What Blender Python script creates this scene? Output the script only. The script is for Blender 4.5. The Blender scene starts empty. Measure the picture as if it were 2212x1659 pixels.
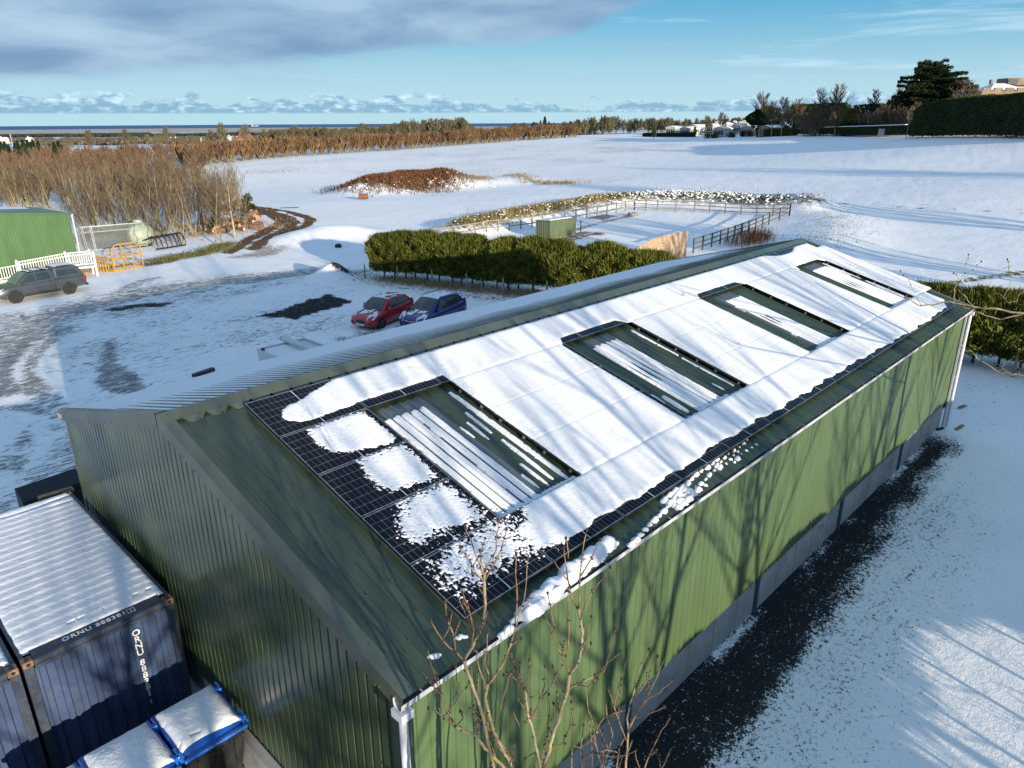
import bpy, math, random
import numpy as np
from mathutils import Vector, Matrix
random.seed(7); RNG = np.random.default_rng(7)
SC = bpy.context.scene; COL = SC.collection
PI = math.pi
# ------------------------------------------------------------------ camera model (photo measured at 2212 px wide)
H = 10.9; FPX = 1555.7; CX, CY = 1106.0, 829.5
def _basis():
    hd, pt, rl = math.radians(44.0), math.radians(20.196), math.radians(0.2512)
    fh = np.array([math.cos(hd), math.sin(hd), 0.0]); up = np.array([0, 0, 1.0])
    f = fh*math.cos(pt)-up*math.sin(pt)
    r = np.cross(f, up); r /= np.linalg.norm(r); u = np.cross(r, f)
    return f, r*math.cos(rl)-u*math.sin(rl), u*math.cos(rl)+r*math.sin(rl)
CF, CR, CU = _basis()
CAM = np.array([0, 0, H])
def ray(x, y):
    d = CF*FPX+CR*(x-CX)-CU*(y-CY); return d/np.linalg.norm(d)
def at(x, y, R):                       # point seen at (x, y), R metres away horizontally
    d = ray(x, y); return CAM+d*(R/math.hypot(d[0], d[1]))
def onz(x, y, z=0.0):
    d = ray(x, y); return CAM+d*((z-H)/d[2])
# ------------------------------------------------------------------ numpy noise
_perm = RNG.permutation(4096)
def _h(ix, iy): return _perm[(ix+_perm[iy & 4095]) & 4095]/4095.0
def vnoise(x, y):
    x = np.asarray(x, float); y = np.asarray(y, float)
    ix = np.floor(x).astype(int); iy = np.floor(y).astype(int); fx = x-ix; fy = y-iy
    fx = fx*fx*(3-2*fx); fy = fy*fy*(3-2*fy)
    a = _h(ix, iy); b = _h(ix+1, iy); c = _h(ix, iy+1); d = _h(ix+1, iy+1)
    return (a*(1-fx)+b*fx)*(1-fy)+(c*(1-fx)+d*fx)*fy
def fbm(x, y, o=4):
    s = 0; a = .5; t = 0
    for i in range(o):
        s = s+a*vnoise(np.asarray(x)*2**i+17.3*i, np.asarray(y)*2**i-9.1*i); t += a; a *= .5
    return s/t
def sstep(a, b, x):
    t = np.clip((np.asarray(x, float)-a)/(b-a), 0, 1); return t*t*(3-2*t)
def dpoly(px, py, pts):                # distance to a polyline
    best = np.full(np.shape(px), 1e9)
    for (ax, ay), (bx, by) in zip(pts[:-1], pts[1:]):
        vx, vy = bx-ax, by-ay; L2 = vx*vx+vy*vy+1e-12
        t = np.clip(((px-ax)*vx+(py-ay)*vy)/L2, 0, 1)
        best = np.minimum(best, np.hypot(px-ax-t*vx, py-ay-t*vy))
    return best
def inpoly(px, py, pts):
    r = np.zeros(np.shape(px), bool); n = len(pts)
    for i in range(n):
        x1, y1 = pts[i]; x2, y2 = pts[(i+1) % n]
        c = ((y1 > py) != (y2 > py)) & (px < (x2-x1)*(py-y1)/((y2-y1)+1e-12)+x1)
        r ^= c
    return r
def sdpoly(px, py, pts):               # signed distance, positive inside
    d = dpoly(px, py, list(pts)+[pts[0]]); return np.where(inpoly(px, py, pts), d, -d)
# ------------------------------------------------------------------ scene graph helpers
def tag(o, label=None, cat=None, group=None, kind=None):
    if label: o['label'] = label
    if cat: o['category'] = cat
    if group: o['group'] = group
    if kind: o['kind'] = kind
    return o
def thing(name, label, cat, loc=(0, 0, 0), rz=0.0, group=None, sc=None, tilt=None):
    o = bpy.data.objects.new(name, None); COL.objects.link(o); o.empty_display_size = .2
    o.location = [float(v) for v in loc]; o.rotation_euler = (tilt[0] if tilt else 0, tilt[1] if tilt else 0, rz)
    if sc: o.scale = (sc, sc, sc) if not hasattr(sc, '__len__') else sc
    return tag(o, label, cat, group)
def link(name, me, parent=None, label=None, **k):
    o = bpy.data.objects.new(name, me); COL.objects.link(o)
    if parent is not None: o.parent = parent
    if label: o['label'] = label
    return tag(o, **k) if k else o
def fast(name, V, F, mat=None, smooth=False, attrs=None):
    V = np.asarray(V, np.float32); F = np.asarray(F, np.int32); k = F.shape[1]
    me = bpy.data.meshes.new(name)
    me.vertices.add(len(V)); me.vertices.foreach_set('co', V.ravel())
    me.loops.add(F.size); me.loops.foreach_set('vertex_index', F.ravel())
    me.polygons.add(len(F)); me.polygons.foreach_set('loop_start', np.arange(0, F.size, k, dtype=np.int32))
    me.polygons.foreach_set('use_smooth', np.full(len(F), smooth))
    if attrs:
        for n, a in attrs.items():
            at_ = me.attributes.new(n, 'FLOAT', 'POINT'); at_.data.foreach_set('value', np.asarray(a, np.float32))
    me.update(calc_edges=True)
    if mat: me.materials.append(mat)
    return me
class MB:
    def __init__(s): s.v = []; s.f = []; s.m = []; s.cur = 0
    def add(s, vs, fs):
        b = len(s.v); s.v += [tuple(map(float, v)) for v in vs]
        for f in fs: s.f.append([b+i for i in f]); s.m.append(s.cur)
        return s
    def box(s, x0, y0, z0, x1, y1, z1):
        return s.hexa([(x0, y0, z0), (x1, y0, z0), (x1, y1, z0), (x0, y1, z0), (x0, y0, z1), (x1, y0, z1), (x1, y1, z1), (x0, y1, z1)])
    def hexa(s, p): return s.add(p, [(0, 3, 2, 1), (4, 5, 6, 7), (0, 1, 5, 4), (1, 2, 6, 5), (2, 3, 7, 6), (3, 0, 4, 7)])
    def cbox(s, c, d): return s.box(c[0]-d[0]/2, c[1]-d[1]/2, c[2]-d[2]/2, c[0]+d[0]/2, c[1]+d[1]/2, c[2]+d[2]/2)
    def quad(s, a, b, c, d): return s.add([a, b, c, d], [(0, 1, 2, 3)])
    def beam(s, a, b, w, h=None):
        h = h or w; a = Vector(a); b = Vector(b); d = (b-a).normalized()
        up = Vector((0, 0, 1)) if abs(d.z) < .95 else Vector((1, 0, 0))
        sx = d.cross(up).normalized()*w/2; sy = sx.cross(d).normalized()*h/2
        return s.hexa([a-sx-sy, a+sx-sy, b+sx-sy, b-sx-sy, a-sx+sy, a+sx+sy, b+sx+sy, b-sx+sy])
    def tube(s, pts, rad, n=6, cap=True):
        pts = [Vector(p) for p in pts]; m = len(pts)
        if not hasattr(rad, '__len__'): rad = [rad]*m
        b = len(s.v); ref = Vector((.31, .17, .93))
        for i, p in enumerate(pts):
            d = (pts[min(i+1, m-1)]-pts[max(i-1, 0)]).normalized()
            if abs(d.dot(ref)) > .97: ref = Vector((.93, .1, .2))
            x = d.cross(ref).normalized(); y = x.cross(d)
            for k in range(n):
                a = 2*PI*k/n; q = p+(x*math.cos(a)+y*math.sin(a))*rad[i]; s.v.append((q.x, q.y, q.z))
        for i in range(m-1):
            for k in range(n):
                s.f.append([b+i*n+k, b+i*n+(k+1) % n, b+(i+1)*n+(k+1) % n, b+(i+1)*n+k]); s.m.append(s.cur)
        if cap and n > 2:
            s.f.append([b+k for k in range(n)][::-1]); s.m.append(s.cur)
            s.f.append([b+(m-1)*n+k for k in range(n)]); s.m.append(s.cur)
        return s
    def lathe(s, prof, n=16, c=(0, 0, 0), axis='z'):
        b = len(s.v)
        for r, z in prof:
            for k in range(n):
                a = 2*PI*k/n; x, y = r*math.cos(a), r*math.sin(a)
                p = (x, y, z) if axis == 'z' else ((x, z, y) if axis == 'y' else (z, x, y))
                s.v.append((c[0]+p[0], c[1]+p[1], c[2]+p[2]))
        for i in range(len(prof)-1):
            for k in range(n):
                s.f.append([b+i*n+k, b+i*n+(k+1) % n, b+(i+1)*n+(k+1) % n, b+(i+1)*n+k]); s.m.append(s.cur)
        return s
    def loft(s, secs, closed=True, caps=True):
        b = len(s.v); n = len(secs[0])
        for q in secs: s.v += [tuple(map(float, p)) for p in q]
        for i in range(len(secs)-1):
            for k in range(n if closed else n-1):
                s.f.append([b+i*n+k, b+i*n+(k+1) % n, b+(i+1)*n+(k+1) % n, b+(i+1)*n+k]); s.m.append(s.cur)
        if caps and closed:
            s.f.append([b+k for k in range(n)][::-1]); s.m.append(s.cur)
            e = b+(len(secs)-1)*n; s.f.append([e+k for k in range(n)]); s.m.append(s.cur)
        return s
    def ball(s, c, r, n=6, m=4, sq=(1, 1, 1)):
        prof = [(max(1e-4, r*math.sin(PI*i/m)), -r*math.cos(PI*i/m)) for i in range(m+1)]
        b = len(s.v); s.lathe(prof, n, (0, 0, 0))
        for i in range(b, len(s.v)):
            v = s.v[i]; s.v[i] = (c[0]+v[0]*sq[0], c[1]+v[1]*sq[1], c[2]+v[2]*sq[2])
        return s
    def mesh(s, name, mats, smooth=False):
        me = bpy.data.meshes.new(name); me.from_pydata(s.v, [], s.f)
        mats = mats if isinstance(mats, (list, tuple)) else [mats]
        for m in mats: me.materials.append(m)
        if len(mats) > 1: me.polygons.foreach_set('material_index', s.m)
        if smooth: me.polygons.foreach_set('use_smooth', [True]*len(me.polygons))
        me.update(); return me
    def build(s, name, mats, parent=None, label=None, smooth=False, **k):
        return link(name, s.mesh(name, mats, smooth), parent, label, **k)
def copy_tree(o, parent=None):
    c = o.copy(); COL.objects.link(c); c.parent = parent
    for ch in o.children: copy_tree(ch, c)
    return c
def bevel(o, w=.02, seg=2):
    m = o.modifiers.new('b', 'BEVEL'); m.width = w; m.segments = seg; m.limit_method = 'ANGLE'; return o
# ------------------------------------------------------------------ node helpers
class NT:
    def __init__(s, m): s.t = m.node_tree; s.n = s.t.nodes; s.l = s.t.links
    def new(s, typ, **k):
        n = s.n.new(typ)
        for a, v in k.items():
            if a.startswith('i_'):
                key = a[2:]; key = int(key) if key.isdigit() else key
                s.set(n.inputs[key], v)
            else: setattr(n, a, v)
        return n
    def set(s, sock, v):
        if isinstance(v, bpy.types.NodeSocket): s.l.new(v, sock)
        else: sock.default_value = v
    def math(s, op, a, b=0.0, c=None, clamp=False):
        n = s.n.new('ShaderNodeMath'); n.operation = op; n.use_clamp = clamp
        s.set(n.inputs[0], a); s.set(n.inputs[1], b)
        if c is not None: s.set(n.inputs[2], c)
        return n.outputs[0]
    def noise(s, vec, scale, detail=4, rough=.55, dist=0.0, out=0):
        n = s.n.new('ShaderNodeTexNoise'); s.set(n.inputs['Vector'], vec)
        s.set(n.inputs['Scale'], scale); n.inputs['Detail'].default_value = detail
        n.inputs['Roughness'].default_value = rough; n.inputs['Distortion'].default_value = dist
        return n.outputs[out]
    def mix(s, fac, a, b):
        n = s.n.new('ShaderNodeMix'); n.data_type = 'RGBA'
        s.set(n.inputs[0], fac); s.set(n.inputs[6], a); s.set(n.inputs[7], b); return n.outputs[2]
    def ramp(s, v, a, b, clamp=True):          # linear map a..b -> 0..1
        n = s.n.new('ShaderNodeMapRange'); n.interpolation_type = 'SMOOTHSTEP'; n.clamp = clamp
        s.set(n.inputs[0], v); s.set(n.inputs[1], a); s.set(n.inputs[2], b); return n.outputs[0]
    def scale(s, vec, x, y, z):
        n = s.n.new('ShaderNodeVectorMath'); n.operation = 'MULTIPLY'; s.set(n.inputs[0], vec); n.inputs[1].default_value = (x, y, z); return n.outputs[0]
    def bump(s, h, strength=.3, dist=.05, normal=None):
        n = s.n.new('ShaderNodeBump'); n.inputs['Strength'].default_value = strength; n.inputs['Distance'].default_value = dist
        s.set(n.inputs['Height'], h)
        if normal is not None: s.l.new(normal, n.inputs['Normal'])
        return n.outputs[0]
def rgb(r, g, b): return (r, g, b, 1)
def newmat(name):
    m = bpy.data.materials.new(name); m.use_nodes = True
    return m, NT(m), m.node_tree.nodes['Principled BSDF']
_mats = {}
def mat(name, col, rough=.6, metal=0.0, var=.12, vscale=4.0, bump=0.0, bscale=30.0, spec=None, dirt=None, coat=0.0, randobj=0.0, trans=0.0):
    if name in _mats: return _mats[name]
    m, t, p = newmat(name); tc = t.new('ShaderNodeTexCoord').outputs['Object']
    n1 = t.noise(tc, vscale, 5, .6)
    c2 = tuple(min(1, c*(1+var*1.6)) for c in col)+(1,); c1 = tuple(c*(1-var*1.4) for c in col)+(1,)
    out = t.mix(t.ramp(n1, .3, .7), c1, c2)
    if dirt:
        n2 = t.noise(tc, vscale*2.3, 6, .7, .4); out = t.mix(t.ramp(n2, .52, .72), out, tuple(dirt)+(1,))
    if randobj:
        oi = t.new('ShaderNodeObjectInfo').outputs['Random']
        h = t.new('ShaderNodeHueSaturation'); t.set(h.inputs['Value'], t.math('MULTIPLY_ADD', oi, randobj*2, 1-randobj)); 
        t.set(h.inputs['Hue'], t.math('MULTIPLY_ADD', oi, randobj*.06, .5-randobj*.03)); t.set(h.inputs['Color'], out); out = h.outputs[0]
    t.set(p.inputs['Base Color'], out)
    t.set(p.inputs['Roughness'], t.math('MULTIPLY_ADD', n1, .16, rough-.08))
    p.inputs['Metallic'].default_value = metal
    if spec is not None: p.inputs['Specular IOR Level'].default_value = spec
    if coat: p.inputs['Coat Weight'].default_value = coat; p.inputs['Coat Roughness'].default_value = .08
    if trans: p.inputs['Transmission Weight'].default_value = trans
    if bump: t.set(p.inputs['Normal'], t.bump(t.noise(tc, bscale, 5, .6), bump, .02))
    _mats[name] = m; return m
# ------------------------------------------------------------------ camera, sun, sky
cam = bpy.data.cameras.new('camera'); co = bpy.data.objects.new('camera', cam); COL.objects.link(co)
R3 = Matrix((CR, CU, -CF)).transposed()
co.matrix_world = Matrix.Translation((0, 0, H)) @ R3.to_4x4()
cam.sensor_width = 36; cam.lens = 36*FPX/2212; cam.clip_start = .1; cam.clip_end = 40000
SC.camera = co
SAZ, SEL = math.radians(13.0), math.radians(9.2)         # light travels along (sin, cos, -tan)
LD = Vector((math.sin(SAZ)*math.cos(SEL), math.cos(SAZ)*math.cos(SEL), -math.sin(SEL)))
sl = bpy.data.lights.new('sun', 'SUN'); sl.energy = 5.0; sl.angle = math.radians(.5); sl.color = (1, .865, .68)
so = bpy.data.objects.new('sun', sl); COL.objects.link(so); so.rotation_euler = LD.to_track_quat('-Z', 'Y').to_euler(); so.location = (-20, -80, 40)
W = bpy.data.worlds.new('World'); SC.world = W; W.use_nodes = True
t = NT(W); bg = t.n['Background']
sky = t.new('ShaderNodeTexSky'); sky.sky_type = 'NISHITA'; sky.sun_disc = False; sky.sun_elevation = SEL
sd = -LD; sky.sun_rotation = math.atan2(sd.x, sd.y); sky.altitude = 100; sky.air_density = 1.0; sky.dust_density = .6; sky.ozone_density = 2.0
tc = t.new('ShaderNodeTexCoord').outputs['Generated']
sep = t.new('ShaderNodeSeparateXYZ'); t.set(sep.inputs[0], tc)
zc = t.math('MAXIMUM', sep.outputs[2], .012)
cmb = t.new('ShaderNodeCombineXYZ'); t.set(cmb.inputs[0], sep.outputs[0]); t.set(cmb.inputs[1], sep.outputs[1]); t.set(cmb.inputs[2], zc)
t.set(sky.inputs[0], cmb.outputs[0])
# azimuth to the right of the view heading and elevation, in degrees
hx, hy = math.cos(math.radians(44)), math.sin(math.radians(44))
fwd = t.math('ADD', t.math('MULTIPLY', sep.outputs[0], hx), t.math('MULTIPLY', sep.outputs[1], hy))
rgt = t.math('SUBTRACT', t.math('MULTIPLY', sep.outputs[0], hy), t.math('MULTIPLY', sep.outputs[1], hx))
az = t.math('MULTIPLY', t.math('ARCTAN2', rgt, fwd), 57.2958)
el = t.math('MULTIPLY', t.math('ARCSINE', sep.outputs[2]), 57.2958)
v2 = t.new('ShaderNodeCombineXYZ'); t.set(v2.inputs[0], t.math('MULTIPLY', az, .05)); t.set(v2.inputs[1], t.math('MULTIPLY', el, .17))
V2 = v2.outputs[0]
def win(v, a, b, c, d): return t.math('MULTIPLY', t.ramp(v, a, b), t.ramp(v, d, c))
# big soft cloud bank upper left (drawn out along the horizon) and thin streaks upper right
n1 = t.noise(t.scale(V2, 1, 1.1, 1), 1.1, 8, .55, .25)
slant = t.math('ADD', az, t.math('MULTIPLY', el, -2.1))          # bank lies above a line falling to the left
bank = t.math('SUBTRACT', t.ramp(t.math('SUBTRACT', t.math('MULTIPLY', el, 1.0), t.math('MULTIPLY', t.math('ADD', az, 36), .072)), 1.7, 4.6), t.math('MULTIPLY', t.ramp(az, 0, 20), 1.6))
c1 = t.ramp(t.math('ADD', n1, t.math('MULTIPLY', bank, .60)), .50, .80)
c1 = t.math('MULTIPLY', c1, t.ramp(el, 1.7, 3.0))
n2 = t.noise(t.scale(V2, .8, 2.6, 1), 2.0, 6, .6, .3)
c2 = t.math('MULTIPLY', t.ramp(t.math('ADD', n2, t.math('MULTIPLY', t.ramp(az, 10, 34), .12)), .56, .80), win(el, 1.8, 3.2, 8, 20))
# low cumulus near the horizon
v3 = t.new('ShaderNodeCombineXYZ'); t.set(v3.inputs[0], t.math('MULTIPLY', az, .22)); t.set(v3.inputs[1], t.math('MULTIPLY', el, .55))
n3 = t.noise(v3.outputs[0], 1.7, 6, .55, .15)
top = t.math('SUBTRACT', 2.2, t.math('MULTIPLY', t.ramp(az, -8, 6), .7))
c3 = t.math('MULTIPLY', t.ramp(t.math('SUBTRACT', t.math('ADD', n3, t.math('MULTIPLY', t.math('SUBTRACT', t.noise(v3.outputs[0], .35, 3), .5), .75)), t.math('MULTIPLY', t.ramp(el, .1, 2.1), .34)), .27, .35), win(el, .38, .55, 1.5, 2.0))
n4 = t.noise(v3.outputs[0], 5, 4, .6)
shade1 = t.noise(t.scale(V2, 1, 1.15, 1), 1.6, 7, .52, .3)
S = 0.12
skyc = t.new('ShaderNodeVectorMath', operation='SCALE'); t.set(skyc.inputs[0], sky.outputs[0]); skyc.inputs['Scale'].default_value = 1.0
tint = t.new('ShaderNodeMix', data_type='RGBA', blend_type='MULTIPLY'); tint.inputs[0].default_value = 1
SKYTINT = tint
t.set(tint.inputs[6], skyc.outputs[0]); tint.inputs[7].default_value = (.86, .96, 1.08, 1)
base = tint.outputs[2]
CW = 1/S
def cc(r, g, b): return (r*CW, g*CW, b*CW, 1)
# pale warm-white haze low down
pale = t.mix(t.math('MULTIPLY', t.ramp(el, 8.5, .3), .95), t.mix(.85, base, cc(.050, .245, .41)), cc(.31, .46, .52))
col = t.mix(t.math('MULTIPLY', c2, .62), pale, cc(.42, .56, .66))
bankc = t.mix(t.ramp(shade1, .25, .78), cc(.11, .19, .32), cc(.30, .42, .52))
col = t.mix(t.math('MULTIPLY', c1, .95), col, bankc)
lowc = t.mix(t.ramp(t.math('ADD', n4, t.math('MULTIPLY', el, .13)), .55, .85), cc(.13, .26, .38), cc(.44, .58, .66))
col = t.mix(t.math('MULTIPLY', c3, .78), col, lowc)
back = t.math('MAXIMUM', t.ramp(t.math('ABSOLUTE', az), 46, 85), t.ramp(el, 24, 48))      # sky outside the view: added bluish colour as fill light for the scene
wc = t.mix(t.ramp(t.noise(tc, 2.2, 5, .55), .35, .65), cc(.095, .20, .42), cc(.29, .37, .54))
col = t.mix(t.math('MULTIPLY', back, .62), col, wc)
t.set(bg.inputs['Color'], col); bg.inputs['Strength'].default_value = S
SC.view_settings.view_transform = 'Standard'; SC.view_settings.look = 'None'; SC.view_settings.exposure = 0.72; SC.view_settings.gamma = 1
SC.cycles.max_bounces = 5; SC.cycles.transparent_max_bounces = 12; SC.cycles.use_denoising = True
# ------------------------------------------------------------------ terrain
_cp = []
def _add(px, py, R): p = at(px, py, R); _cp.append((p[0], p[1], p[2]))
for px, py, R in [(470, 352, 198), (250, 372, 180), (60, 395, 165), (700, 332, 232), (900, 318, 265), (1100, 305, 300), (1390, 284, 345), (1450, 297, 285),
                  (1600, 297, 262), (1720, 293, 232), (1860, 295, 202), (2000, 296, 178), (2212, 296, 152), (2100, 296, 164), (2330, 297, 141), (1400, 350, 168), (1150, 360, 165), (1900, 350, 132),
                  (2212, 400, 100), (2212, 350, 128), (1650, 330, 175), (1700, 471, 86), (1370, 451, 93), (1250, 395, 125), (560, 400, 150), (1000, 412, 125), (735, 432, 108)]:
    _add(px, py, R)
for x, y in [(4, 4), (30, 4), (4, 20), (30, 20), (10, 35), (25, 35), (10, 50), (28, 50), (15, 62), (35, 60), (35, 75), (25, 75), (45, 35), (53, 32), (53, 46), (48, 52), (62, 45), (40, 10), (55, 20), (65, 26),
             (-20, 30), (-20, 60), (-10, 80), (-30, 0), (0, -30), (30, -30), (-50, -50), (60, -10), (5, 95), (20, 100)]: _cp.append((x, y, 0.0))
for x, y, z in [(120, -40, 4), (60, -60, 1), (220, -80, 8), (250, 0, 8.5), (400, 60, 9), (-60, 120, -2), (-120, 60, -1), (0, 200, -1.5), (100, 330, 1)]: _cp.append((x, y, z))
_P = np.array(_cp)
def _U(r): return np.where(r > 0, r*r*np.log(np.maximum(r, 1e-9)), 0)
_n = len(_P); _K = _U(np.hypot(_P[:, None, 0]-_P[None, :, 0], _P[:, None, 1]-_P[None, :, 1]))+np.eye(_n)*120.0
_A = np.zeros((_n+3, _n+3)); _A[:_n, :_n] = _K; _A[:_n, _n] = 1; _A[:_n, _n+1:] = _P[:, :2]; _A[_n:, :_n] = _A[:_n, _n:].T
_w = np.linalg.solve(_A, np.concatenate([_P[:, 2], [0, 0, 0]]))
def base_z(x, y):
    x = np.asarray(x, float); y = np.asarray(y, float); sh = x.shape; x = x.ravel(); y = y.ravel(); out = np.zeros(len(x))
    for i in range(0, len(x), 20000):
        a, b = x[i:i+20000], y[i:i+20000]
        out[i:i+20000] = _U(np.hypot(a[:, None]-_P[None, :, 0], b[:, None]-_P[None, :, 1])) @ _w[:_n]+_w[_n]+a*_w[_n+1]+b*_w[_n+2]
    R = np.hypot(x, y); az = np.degrees(np.arctan2(y, x))
    # flat yard around the barn
    flat = sstep(80, 58, R)*sstep(58, 46, x)+sstep(58, 50, x)*sstep(-2, 6, x)*sstep(66, 58, y)*0
    out = out*(1-np.clip(flat, 0, 1))
    far = np.interp(R, [0, 330, 600, 1000, 1600, 3000, 6500, 20000], [1, -1.5, -7, -15, -25, -45, -72.5, -74])
    far = far+6*(fbm(x/700, y/700, 3)-.5)*sstep(500, 1500, R)*sstep(6500, 5000, R)
    w = sstep(300, 520, R)*sstep(24, 38, az)+sstep(520, 800, R)*sstep(38, 24, az)
    w = np.clip(w, 0, 1); out = np.clip(out, -8, 12)
    return (out*(1-w)+far*w).reshape(sh)
def bz(x, y): return float(base_z(np.array([x]), np.array([y]))[0])
def Tb(px, py):                        # where the line of sight meets the base terrain
    d = ray(px, py); h = math.hypot(d[0], d[1]); Rs = np.geomspace(6, 900, 500)
    X = d[0]/h*Rs; Y = d[1]/h*Rs; Z = H+d[2]/h*Rs; G = base_z(X, Y); k = np.argmax(Z < G)
    if k == 0: k = len(Rs)-1
    a, b = Z[k-1]-G[k-1], Z[k]-G[k]; f = a/(a-b); R = Rs[k-1]+(Rs[k]-Rs[k-1])*f
    return (d[0]/h*R, d[1]/h*R)
def TL(l): return [Tb(*p) for p in l]
# earth banks and mounds: (polyline, half width, height)
BUND = TL([(1002, 503), (1100, 480), (1210, 462), (1300, 443), (1372, 437), (1450, 436), (1560, 441), (1660, 449), (1745, 456)])
BANK_R = TL([(1760, 462), (1800, 486), (1790, 520), (1740, 545)])
MOUND = TL([(822, 416), (870, 410), (925, 405)])
MOUND_T = TL([(985, 405), (1060, 398), (1120, 392)])
SPOIL = (27.8, 44.3); BANK_L = TL([(660, 520), (700, 510), (745, 508)]); BANK_H = [(33.5, 41), (35, 33), (36, 27)]
def bumps(x, y):
    z = np.zeros(np.shape(x))
    def g(d, w, h, p=2.0): return h*np.exp(-(d/w)**p)
    z += g(dpoly(x, y, BUND), 2.6, 1.0, 2.4)
    z += g(dpoly(x, y, BANK_R), 4.6, .60, 2.0)
    z += g(dpoly(x, y, MOUND), 6.0, 2.35, 2.4)*(.8+.4*fbm(x/4, y/4, 3))
    z += g(dpoly(x, y, MOUND_T), 4.0, 1.1)
    z += g(np.hypot(x-SPOIL[0], y-SPOIL[1]), 1.25, 1.15)
    z += g(np.hypot(x-26.3, y-45.0), 2.6, .45)
    z += g(dpoly(x, y, BANK_L), 3.2, 1.0)
    z += g(dpoly(x, y, BANK_H), 2.2, .28)
    R = np.hypot(x, y); bn = sstep(2.6, 3.4, np.minimum(np.minimum(x, 40), 8))*0
    z += (fbm(x/9, y/9, 3)-.5)*.14*sstep(60, 100, R)
    z += (fbm(x/1.3, y/1.3, 3)-.5)*.045*sstep(34, 46, np.maximum(R, x))
    z += (fbm(x*1.4+5, y*1.4, 3)-.5)*.05*sstep(18, 24, y)
    return z
def gz(x, y):
    x = np.asarray(x, float); y = np.asarray(y, float); return base_z(x, y)+bumps(x, y)
def g1(x, y): return float(gz(np.array([x]), np.array([y]))[0])
def on(px, py):                        # ground point seen at (px, py)
    x, y = Tb(px, py); return (x, y, g1(x, y))
# polar grid, dense inside the view
hd = math.radians(44)
ang = np.concatenate([np.linspace(-math.radians(46), math.radians(46), 660)+hd, hd+np.linspace(math.radians(46), 2*PI-math.radians(46), 90)[1:-1]])
rad = np.concatenate([[.05, 1.2, 2.2], np.geomspace(3, 130, 370), np.geomspace(130, 9500, 165)[1:]])
AA, RR = np.meshgrid(ang, rad); GX = (RR*np.cos(AA)); GY = (RR*np.sin(AA)); nr, na = GX.shape
GZ = gz(GX.ravel(), GY.ravel()).reshape(nr, na)
fx, fy = GX.ravel(), GY.ravel(); RF_ = np.hypot(fx, fy)
# surface cover masks
def V2W(l): return [tuple(onz(*p)[:2]) for p in l]
mudA = [[(640, 890), (850, 760), (1050, 650), (1180, 590), (1225, 540), (1090, 480), (950, 450), (820, 430)],
        [(900, 850), (1100, 740), (1270, 640), (1345, 570), (1290, 510), (1150, 470), (1000, 430), (850, 390)],
        [(1150, 740), (1350, 660), (1500, 580), (1535, 535), (1450, 500), (1300, 450), (1100, 420), (950, 400)], [(1400, 402), (1200, 408)]]
mudA = [TL([(368.7+a/5.053, 368.7+b/5.053) for a, b in l]) for l in mudA]
nz = fbm(fx/1.1, fy/1.1, 4)
mud = np.zeros(len(fx))
for l, w in zip(mudA, (.78, .75, .7, .3)): mud = np.maximum(mud, sstep(w*1.35, w*.55, dpoly(fx, fy, l)+(nz-.5)*.9))
mud = np.maximum(mud, .8*sstep(1.6, .2, dpoly(fx, fy, TL([(330, 570), (395, 556), (455, 545), (490, 528)]))+(nz-.5)*1.4))   # verge of bare soil by the thicket
mud = np.maximum(mud, .55*sstep(3.2, .5, dpoly(fx, fy, TL([(590, 540), (545, 552)]))+(nz-.5)*3))
mud = np.maximum(mud, .75*sstep(1.4, .3, dpoly(fx, fy, TL([(1190, 522), (1250, 512), (1290, 503)]))+(nz-.5)*1.6))
mud = np.maximum(mud, .6*sstep(.9, .2, dpoly(fx, fy, TL([(1240, 497), (1300, 480), (1370, 464)]))+(nz-.5)*1.2))
mud = np.maximum(mud, .8*sstep(.8, .2, dpoly(fx, fy, TL([(1752, 588), (1775, 578), (1810, 565)]))+(nz-.5)*.8))
slush = np.zeros(len(fx))
yard = V2W([(-60, 900), (-60, 700), (0, 660), (200, 615), (420, 585), (620, 572), (760, 575), (800, 600), (840, 640), (840, 720), (700, 790), (500, 800), (300, 900), (160, 1060), (-60, 1100)])
sd_y = sdpoly(fx, fy, yard)
nL = fbm(fx/5, fy/2.2, 4)
slush = .38*sstep(-1.5, 3.5, sd_y)*(.25+1.35*nL)
for l, w, a in [([(-20, 760), (40, 725), (110, 690), (200, 660), (320, 628), (430, 612), (560, 600), (680, 592), (770, 590)], 2.4, .68), ([(0, 690), (60, 700), (110, 715)], 1.6, .6),
                ([(20, 850), (8, 800), (30, 760), (70, 730)], .5, .8), ([(75, 850), (62, 800), (80, 760), (110, 735)], .5, .7), ([(238, 740), (232, 790), (265, 830), (330, 870), (400, 900)], .75, .75), ([(60, 820), (110, 870), (170, 915), (230, 950)], .6, .6),
                ([(0, 885), (60, 880), (120, 900)], .5, .6), ([(200, 640), (250, 632), (330, 600)], .8, .6), ([(160, 930), (120, 1020), (20, 1100)], .9, .5), ([(60, 930), (20, 1010)], .7, .55), ([(400, 900), (560, 820), (700, 760)], 1.4, .55), ([(500, 600), (540, 606)], .7, .7), ([(390, 640), (470, 622)], .8, .7)]:
    slush = np.maximum(slush, a*sstep(w*1.7, w*.25, dpoly(fx, fy, V2W(l))+(nL-.5)*1.6*w))
dark = np.zeros(len(fx))
patch = V2W([(553, 684), (590, 672), (660, 650), (712, 637), (765, 650), (740, 662), (690, 673), (640, 690)])
n8 = fbm(fx*1.6, fy*1.6, 4)
dark = np.maximum(dark, sstep(-.15, .2, sdpoly(fx, fy, patch)+(n8-.5)*.7))
dark = np.maximum(dark, .95*sstep(1.0, .3, dpoly(fx, fy, V2W([(250, 668), (290, 662), (350, 658)]))+(n8-.5)*1.2))
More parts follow.
